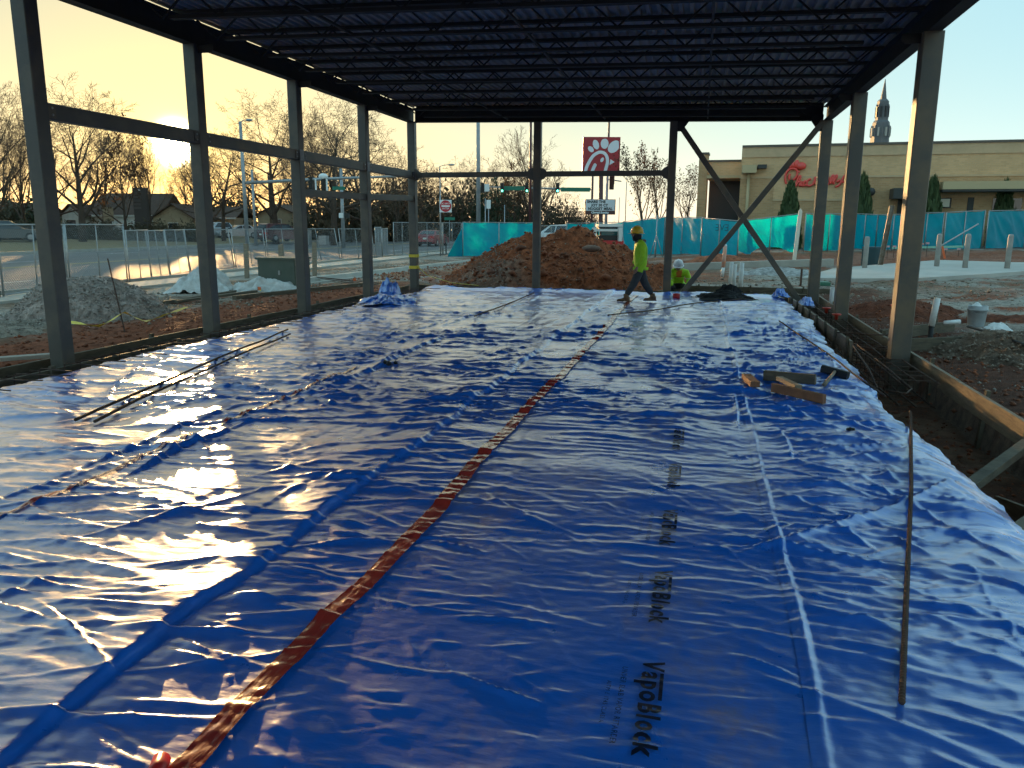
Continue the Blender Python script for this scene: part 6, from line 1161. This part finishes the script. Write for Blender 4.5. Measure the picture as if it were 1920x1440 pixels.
for k, (key, px, d, ty, w) in enumerate((('b', 96, 84, 226, 0.9), ('c', 196, 88, 246, 0.9), ('a', 262, 96, 262, 0.8), ('d', 470, 112, 290, 0.8), ('c', 548, 108, 276, 0.9), ('b', 668, 96, 214, 0.9), ('c', 600, 102, 232, 0.9), ('d', 768, 108, 316, 0.9), ('a', 800, 112, 322, 0.9), ('c', 12, 92, 240, 0.8), ('c', 362, 104, 276, 0.8), ('a', 900, 118, 330, 1.0), ('c', 980, 112, 318, 1.0))):
    tree(key, ['background tree showing between the first column and fan-shaped tree', 'background tree behind the brown-leaved oak', 'faint tree left of the thin sunlit tree', 'background tree behind the arm of signal mast', 'background tree seen left of third left column', 'background tree left of fourth left column top', 'background tree right of the third left column', 'low background tree near the far corner column', 'faint low tree left of the do not enter sign', 'background tree at the extreme left', 'background tree close right of the low sun', 'faint low tree behind tall tapering pole', 'faint low tree left of upswept tree'][k], px, d, ty, w)
# dense shrubs
def shrub_mesh(seed, n, lr, cone=False, fill=0.35):
    r = np.random.default_rng(seed); th = r.uniform(0, 6.283, n); u = r.random(n)
    if cone: z = r.random(n)**1.15; rad = (1-z)**0.5*(0.72+0.33*np.sqrt(u))*(1+0.10*np.sin(th*5+z*11)+0.10*np.sin(z*37+th*2)); x, y = rad*np.cos(th), rad*np.sin(th)
    else:
        ph = np.arccos(r.uniform(-0.2, 1, n)); k = (fill+(1-fill)*u)**0.5; bump = 1+0.22*np.sin(th*3+ph*4+seed)+0.16*np.sin(th*7-ph*5); rad = k*bump; x, y, z = rad*np.sin(ph)*np.cos(th), rad*np.sin(ph)*np.sin(th), np.maximum(rad*np.cos(ph), 0)
    P = np.stack([x, y, z], -1); a = r.normal(size=(n, 3)); a[:, 2] += 0.9*cone; a /= np.linalg.norm(a, axis=1)[:, None]; b = np.cross(a, r.normal(size=(n, 3))); b /= np.linalg.norm(b, axis=1)[:, None]; e = (lr*r.uniform(.5, 1.4, n))[:, None]
    Q = np.stack([P-a*e, P+b*e*.55, P+a*e, P-b*e*.55], 1).reshape(-1, 3); return Q, np.arange(4*n).reshape(-1, 4)
SHR = {}
def shrub(key, label, px, d, ty, wpx, name='shrub', cat='shrub', grp='shrubs beyond the road', sy=None):
    p = gbase(px, d); H = Vector(at(px, ty, d)).z-p.z; w = wpx/F*d/2; src = SHR.get(key)
    if src is None:
        m, seed, n, lr, cone = {'g': (M_greenleaf, 5, 3500, 0.055, False), 'w': (M_dullleaf, 6, 3500, 0.05, False), 'h': (M_dullleaf, 8, 3000, 0.06, False), 'cone': (M_conif, 7, 4200, 0.105, True)}[key]
        root = thing(name, label, cat, (0, 0, 0)); Q, Fq = shrub_mesh(seed, n, lr, cone); npmesh('foliage', Q, Fq, m, False, root)
        b = MB(); b.tube([(0, 0, -0.05), (0, 0, 0.5)], [0.06, 0.03], 6); b.build('stem', M_bark, root)
        if cone: b = MB(); b.lathe([(0.72, 0.0), (0.70, 0.15), (0.58, 0.45), (0.38, 0.75), (0.02, 0.95)], (0, 0, 0), 12); b.build('inner_growth', M_conif, root)
        SHR[key] = root; q = root
    else: q = dup(src); q.name = name
    q.location = p; q.rotation_euler = (0, 0, random.uniform(0, 6.28) if sy is None else YAW); q.scale = (w, sy or w, H); tag(q, label, cat, grp); return q
for k, (px, ty, w) in enumerate(((1478, 346, 44), (1612, 333, 44), (1742, 338, 44), (1876, 338, 50))): shrub('cone', ['narrow evergreen cone below the red script sign', 'narrow evergreen cone behind the middle right column', 'narrow evergreen cone right of the near sunlit column', 'rightmost narrow evergreen cone before the restaurant'][k], px, 46, ty, w, 'arborvitae', 'evergreen', 'evergreens before the restaurant')
for k, (px, d, w) in enumerate(((25, 70, 130), (112, 76, 90), (190, 76, 110), (285, 77, 120), (350, 78, 70))): shrub('h', ['dark hedge clump at the left picture edge', 'hedge clump right of the first left column', 'hedge clump before the white garage', 'hedge clump below the tenant sign', 'hedge clump left of the second left column'][k], px, d, (417, 419, 418, 418, 420)[k], w, 'hedge', 'hedge', 'hedge along the far verge', 1.6)
sh = [(60, 88, 376, 130, 'g'), (5, 84, 380, 110, 'w'), (412, 104, 372, 90, 'w'), (450, 108, 366, 90, 'w'), (600, 96, 372, 110, 'w'), (662, 92, 366, 120, 'w'), (715, 96, 358, 100, 'w'), (775, 98, 350, 110, 'w'), (820, 104, 362, 90, 'w'), (875, 108, 354, 110, 'g'), (930, 100, 350, 90, 'g'), (965, 108, 356, 110, 'w'), (1025, 104, 372, 80, 'w'), (1065, 100, 388, 60, 'w'), (1095, 112, 398, 60, 'w'), (545, 110, 380, 80, 'w'), (640, 104, 346, 90, 'w'), (745, 106, 336, 80, 'w')]
nm = ['dark evergreen shrub right of the first left column', 'dull shrub low at the left picture edge', 'dull shrub behind the silver cars', 'dull shrub left of the cream house', 'dull shrub behind the third left column', 'dull shrub left of the fourth left column', 'dull shrub right of the fourth left column', 'dull shrub right of the far corner column', 'dull shrub behind the do not enter sign', 'dark evergreen shrub left of tall tapering pole', 'dark evergreen shrub right of tall tapering pole', 'dull shrub left of the middle far column', 'dull shrub right of the middle far column', 'low dull shrub left of the letter board', 'lowest dull shrub under the letter board', 'dull shrub right of the cream house', 'taller dull thicket behind the lower left girt', 'taller dull thicket at the far corner column']
for (px, d, ty, w, k), l in zip(sh, nm): shrub(k, l, px, d, ty, w)
# ------------------------------------------------------------------ workers
M_hiv = mat('hi_vis_fabric', (0.42, 0.72, 0.02), 0.7, 0, (0.30, 0.56, 0.012), 5, bump=0.9, bscale=7); M_jean = mat('dark_jeans', (0.035, 0.037, 0.042), 0.85, 0, (0.06, 0.06, 0.062), 7, bump=0.3, bscale=14); M_skin = mat('skin', (0.36, 0.19, 0.12), 0.55); M_dkcloth = mat('black_knit', (0.02, 0.018, 0.018), 0.9); M_boot = mat('tan_leather_boot', (0.20, 0.11, 0.055), 0.7, 0, (0.14, 0.075, 0.04), 9); M_hood = mat('grey_hood', (0.11, 0.10, 0.085), 0.9); M_haty = mat('hard_hat_yellow', (0.75, 0.42, 0.02), 0.35, coat=0.3); M_hatw = mat('hard_hat_white', (0.72, 0.73, 0.76), 0.35, coat=0.3); M_strip = mat('reflective_strip', (0.6, 0.6, 0.5), 0.35); M_orshirt = mat('orange_shirt', (0.55, 0.16, 0.03), 0.8); M_sole = mat('boot_sole', (0.06, 0.04, 0.03), 0.8)
def skin(joints, edges, root=0):
    me = bpy.data.meshes.new('b'); names = list(joints); ix = {n: i for i, n in enumerate(names)}
    me.from_pydata([joints[n][0] for n in names], [(ix[a], ix[b]) for a, b in edges], []); o = bpy.data.objects.new('b', me); COL.objects.link(o)
    o.modifiers.new('s', 'SKIN'); sub = o.modifiers.new('u', 'SUBSURF'); sub.levels = 2; sub.render_levels = 2
    for i, n in enumerate(names):
        v = me.skin_vertices[0].data[i]; r = joints[n][1]; v.radius = r if hasattr(r, '__len__') else (r, r); v.use_root = (i == root)
    bpy.context.view_layer.update(); res = bpy.data.meshes.new_from_object(o.evaluated_get(bpy.context.evaluated_depsgraph_get())); bpy.data.objects.remove(o); bpy.data.meshes.remove(me); return res
def body(name, label, joints, edges, pick, mats, extras, loc, rz):
    me = skin(joints, edges); V = np.array([v.co[:] for v in me.vertices]); polys = [list(p.vertices) for p in me.polygons]; mi = [pick(V[p].mean(0)) for p in polys]; bpy.data.meshes.remove(me); V = V.tolist()
    for mb, k in extras: n = len(V); V += [list(v) for v in mb.v]; polys += [[i+n for i in f] for f in mb.f]; mi += [k]*len(mb.f)
    root = thing(name, label, 'person', loc); m = bpy.data.meshes.new('body'); m.from_pydata(V, [], polys); m.polygons.foreach_set('material_index', mi); o = link('body', m, mats, root, loc, True); root.rotation_euler = (0, 0, rz); return root
def hand(c, down, fwd, side, s=1.0):                     # relaxed hand: palm, four curled fingers, thumb off the side
    c, down, fwd, side = Vector(c), Vector(down).normalized(), Vector(fwd).normalized(), Vector(side).normalized(); b = MB()
    b.tube([c-down*0.02, c+down*0.04, c+down*0.085], [0.026*s, 0.038*s, 0.036*s], 8, True, 0.5)
    for k, l in enumerate((0.070, 0.078, 0.072, 0.058)): q = c+down*0.08+fwd*(0.027-0.018*k); b.tube([q, q+down*l*0.45, q+down*l*0.8+side*0.015, q+down*l*0.9+side*0.038], [0.009, 0.009, 0.008, 0.007], 6)
    q = c+down*0.025+fwd*0.03; b.tube([q, q+fwd*0.022+down*0.03, q+fwd*0.024+down*0.06+side*0.01], [0.012, 0.011, 0.009], 6); return b
def boot(a, toe):
    a, toe = Vector(a), Vector(toe); d = (toe-a); d.z = 0; d.normalize(); n = Vector((-d.y, d.x, 0)); b = MB(); z = min(a.z-0.10, toe.z)
    pr = [(-0.085, 0.034, 0.10), (-0.05, 0.045, 0.12), (0.03, 0.048, 0.10), (0.10, 0.050, 0.065), (0.17, 0.047, 0.055), (0.205, 0.030, 0.04)]; g = lambda x, w, h: [a+d*x+n*(w*math.cos(t))+UPV*(-0.10+h*0.5+h*0.5*math.sin(t)) for t in np.linspace(0, 2*math.pi, 13)[:-1]]
    b.loft([g(*q) for q in pr]); b.tube([a-UPV*0.06, a+UPV*0.07], [0.058, 0.062], 10); s = MB(); s.loft([[a+d*x+n*w*k-UPV*0.105+UPV*dz for k, dz in ((-1, 0), (1, 0), (1, 0.022), (-1, 0.022))] for x, w in ((-0.09, 0.04), (0.03, 0.05), (0.12, 0.052), (0.21, 0.03))]); return b, s
def hat(root, c, m, fdir, tilt=0.0):
    R = Matrix.Rotation(math.atan2(fdir[1], fdir[0]), 3, 'Z') @ Matrix.Rotation(tilt, 3, 'Y'); b = MB(); b.lathe([(0.128, -0.01), (0.130, 0.03), (0.122, 0.08), (0.095, 0.125), (0.05, 0.148), (0.0, 0.152)], c, 20, 1.12, 1.0, rx=R); h = b.build('hard_hat', m, root, True)
    b = MB(); b.lathe([(0.128, -0.012), (0.150, -0.018), (0.150, -0.008), (0.128, 0.0)], c, 20, 1.13, 1.0, False, rx=R); fr = R @ Vector((1, 0, 0)); sd = R @ Vector((0, 1, 0)); upp = R @ Vector((0, 0, 1))
    Q = [Vector(c)+fr*(0.135+0.075*math.cos(t))+sd*0.115*math.sin(t)-upp*0.012 for t in np.linspace(-1.5, 1.5, 11)]; b.add(Q+[q-upp*0.008 for q in Q], [tuple(range(11)), tuple(range(21, 10, -1))]+[(i, 11+i, 12+i, i+1) for i in range(10)]); b.build('brim', m, h, True)
    b = MB(); b.tube([Vector(c)+fr*x*0.145+upp*z for x, z in ((-0.98, 0.03), (-0.8, 0.10), (-0.4, 0.148), (0, 0.160), (0.4, 0.148), (0.8, 0.10), (0.98, 0.03))], 0.012, 6); b.build('crown_ridge', m, h, True)
def face(c, f, s):                                        # nose, eyes, ears on the head at c looking along f
    c, f = Vector(c), Vector(f).normalized(); n = Vector((-f.y, f.x, 0)); b = MB(); b.blob(c+f*0.02-UPV*0.005, 0.092, 12, 9, 0, 0, (0.98, 0.82, 1.05), math.atan2(f.y, f.x)); b.tube([c+f*0.105+UPV*0.02, c+f*0.128-UPV*0.015, c+f*0.108-UPV*0.022], [0.009, 0.015, 0.01], 6)
    for k in (-1, 1): b.blob(c+n*0.082*k-UPV*0.005, 0.026, 8, 5, 0, 0, (0.6, 0.5, 1.1))
    e = MB()
    for k in (-1, 1): e.blob(c+f*0.101+n*0.032*k+UPV*0.018, 0.010, 6, 5)
    e.bar(c+f*0.108+n*0.024-UPV*0.05, c+f*0.108-n*0.024-UPV*0.05, 0.008, 0.008); return b, e
J = dict(pel=((0.04, 0, 0.84), (0.19, 0.155)), bel=((0.03, 0, 1.00), (0.215, 0.175)), che=((0.03, 0, 1.20), (0.215, 0.18)), upc=((0.02, 0, 1.33), (0.14, 0.11)), nek=((-0.03, 0, 1.43), 0.065), hd=((-0.06, 0, 1.50), 0.075),
 sr=((0.03, -0.17, 1.33), 0.085), er=((0.06, -0.235, 1.07), 0.068), wr=((-0.06, -0.21, 0.84), 0.048), sl=((0.03, 0.17, 1.33), 0.085), el=((0.03, 0.235, 1.07), 0.068), wl=((-0.10, 0.20, 0.86), 0.048),
 hr=((0.02, -0.09, 0.76), 0.115), kr=((-0.10, -0.10, 0.45), 0.098), ar=((-0.285, -0.10, 0.15), 0.072), hl=((0.05, 0.09, 0.76), 0.115), kl=((0.17, 0.10, 0.42), 0.098), al=((0.355, 0.10, 0.15), 0.072))
Eg = [('pel', 'bel'), ('bel', 'che'), ('che', 'upc'), ('upc', 'nek'), ('nek', 'hd'), ('upc', 'sr'), ('sr', 'er'), ('er', 'wr'), ('upc', 'sl'), ('sl', 'el'), ('el', 'wl'), ('pel', 'hr'), ('hr', 'kr'), ('kr', 'ar'), ('pel', 'hl'), ('hl', 'kl'), ('kl', 'al')]
def pick1(c): return 3 if c[2] > 1.43 else 0 if (c[2] > 0.775 or abs(c[1]) > 0.165 and c[2] > 0.7) else 1
b1, s1_ = boot((-0.285, -0.10, 0.115), (-0.5, -0.10, 0)); b2, s2_ = boot((0.365, 0.10, 0.115), (0.15, 0.10, 0)); fb, fe = face((-0.075, 0, 1.545), (-1, -0.25, 0), 1)
hm_ = MB(); hm_.lathe([(0.175, 0.735), (0.182, 0.76), (0.178, 0.80)], (0.045, 0, 0), 20, 1.0, 0.86, False)
w1 = body('person', 'walking worker in yellow hard hat and lime sweatshirt striding left', J, Eg, pick1, [M_hiv, M_jean, M_skin, M_dkcloth, M_boot, M_sole, M_hood], [(b1, 4), (b2, 4), (s1_, 5), (s2_, 5), (fb, 2), (fe, 3), (hand((-0.075, -0.205, 0.80), (-0.3, 0, -1), (-1, 0, -0.2), (0, 1, 0)), 2), (hand((-0.115, 0.195, 0.82), (-0.3, 0, -1), (-1, 0, -0.2), (0, -1, 0)), 2), (hm_, 0)], Vector((-1.33, 17.95, 0.03)), YAW); w1.scale = (0.96, 0.96, 0.96)
wl0 = WORLD[w1.name]
def wpart(root, mb, nm, m, smooth=True): 
    base = WORLD[root.name]; mb2 = MB(); mb2.add([Vector(v)+base for v in mb.v], mb.f); return mb2.build(nm, m, root, smooth)
b = MB(); b.lathe([(0.075, -0.13), (0.098, -0.09), (0.104, -0.02), (0.10, 0.03)], (-0.068, 0, 1.525), 16, 1.05, 0.95, False); wpart(w1, b, 'face_mask', M_dkcloth)
b = MB(); b.tube([(0.10, -0.06, 1.40), (0.05, -0.12, 1.385), (-0.05, -0.09, 1.385), (-0.085, 0, 1.37), (-0.05, 0.09, 1.385), (0.05, 0.12, 1.385), (0.10, 0.06, 1.40), (0.115, 0, 1.40), (0.10, -0.06, 1.40)], 0.038, 8); wpart(w1, b, 'hood', M_hood)
hat(w1, Vector((-0.065, 0, 1.585))+wl0, M_haty, (-1, -0.25))
# crouching worker behind the far form; faces the camera
p2 = ony(1271, 545, YF+0.95); loc2 = Vector((p2[0], YF+0.95, float(gz(p2[0], YF+0.95, False)))); z0 = -loc2.z
K2 = dict(pel=((0.02, 0.30, 0.26), (0.17, 0.15)), bel=((0.02, 0.20, 0.40), (0.17, 0.15)), che=((0.01, 0.06, 0.54), (0.175, 0.15)), upc=((0.0, -0.02, 0.62), (0.15, 0.11)), nek=((-0.02, -0.10, 0.69), 0.065), hd=((-0.03, -0.14, 0.74), 0.075),
 sr=((-0.20, -0.02, 0.60), 0.09), er=((-0.27, -0.14, 0.40), 0.07), wr=((-0.20, -0.38, 0.26), 0.048), sl=((0.20, -0.02, 0.60), 0.09), el=((0.27, -0.12, 0.40), 0.075), wl=((0.18, -0.36, 0.26), 0.048),
 hr=((-0.12, 0.30, 0.22), 0.11), kr=((-0.20, -0.08, 0.16), 0.085), ar=((-0.20, 0.30, 0.07), 0.06), hl=((0.14, 0.30, 0.22), 0.11), kl=((0.22, -0.08, 0.20), 0.085), al=((0.20, 0.26, 0.07), 0.06))
def pick2(c): return 3 if c[2] > 0.70 and abs(c[0]) < 0.1 else 2 if (abs(c[0]-0.0) < 0.07 and c[1] < 0.0 and c[2] > 0.35 and c[2] < 0.66) else 1 if c[2] < 0.29 and c[1] > -0.16 else 0
b1, s1_ = boot((-0.20, 0.32, 0.10), (-0.20, 0.1, 0)); b2, s2_ = boot((0.20, 0.30, 0.10), (0.2, 0.1, 0)); fb, fe = face((-0.035, -0.165, 0.755), (-0.1, -1, 0), 1)
w2 = body('person', 'crouching worker in white hard hat and lime jacket behind far form', K2, Eg, pick2, [M_hiv, M_jean, M_orshirt, M_skin, M_boot, M_dkcloth], [(b1, 4), (b2, 4), (s1_, 5), (s2_, 5), (fb, 3), (fe, 5), (hand((-0.19, -0.40, 0.25), (0.1, -0.5, -0.6), (1, 0, 0), (0, 0, -1), 1.2), 5), (hand((0.17, -0.38, 0.25), (-0.1, -0.5, -0.6), (-1, 0, 0), (0, 0, -1), 1.2), 5)], loc2, YAW*0.6)
hat(w2, Vector((-0.035, -0.15, 0.79))+WORLD[w2.name], M_hatw, (-0.1, -1), 0.25)
for zc in (0.44, 0.37):
    t = (0.60-zc)/0.20; b = MB(); b.lathe([(0.087, -0.014), (0.087, 0.014)], (0.20+0.07*t+0.005, -0.02-0.10*t, zc), 14, cap=False); wpart(w2, b, 'arm_strip', M_strip)
    b = MB(); b.lathe([(0.083, -0.014), (0.083, 0.014)], (-0.20-0.07*t-0.005, -0.02-0.12*t, zc), 14, cap=False); wpart(w2, b, 'arm_strip', M_strip)
b = MB(); b.tube([(0.12, 0.08, 0.66), (0.0, 0.12, 0.68), (-0.12, 0.08, 0.66)], 0.05, 8); wpart(w2, b, 'hood', M_hiv)
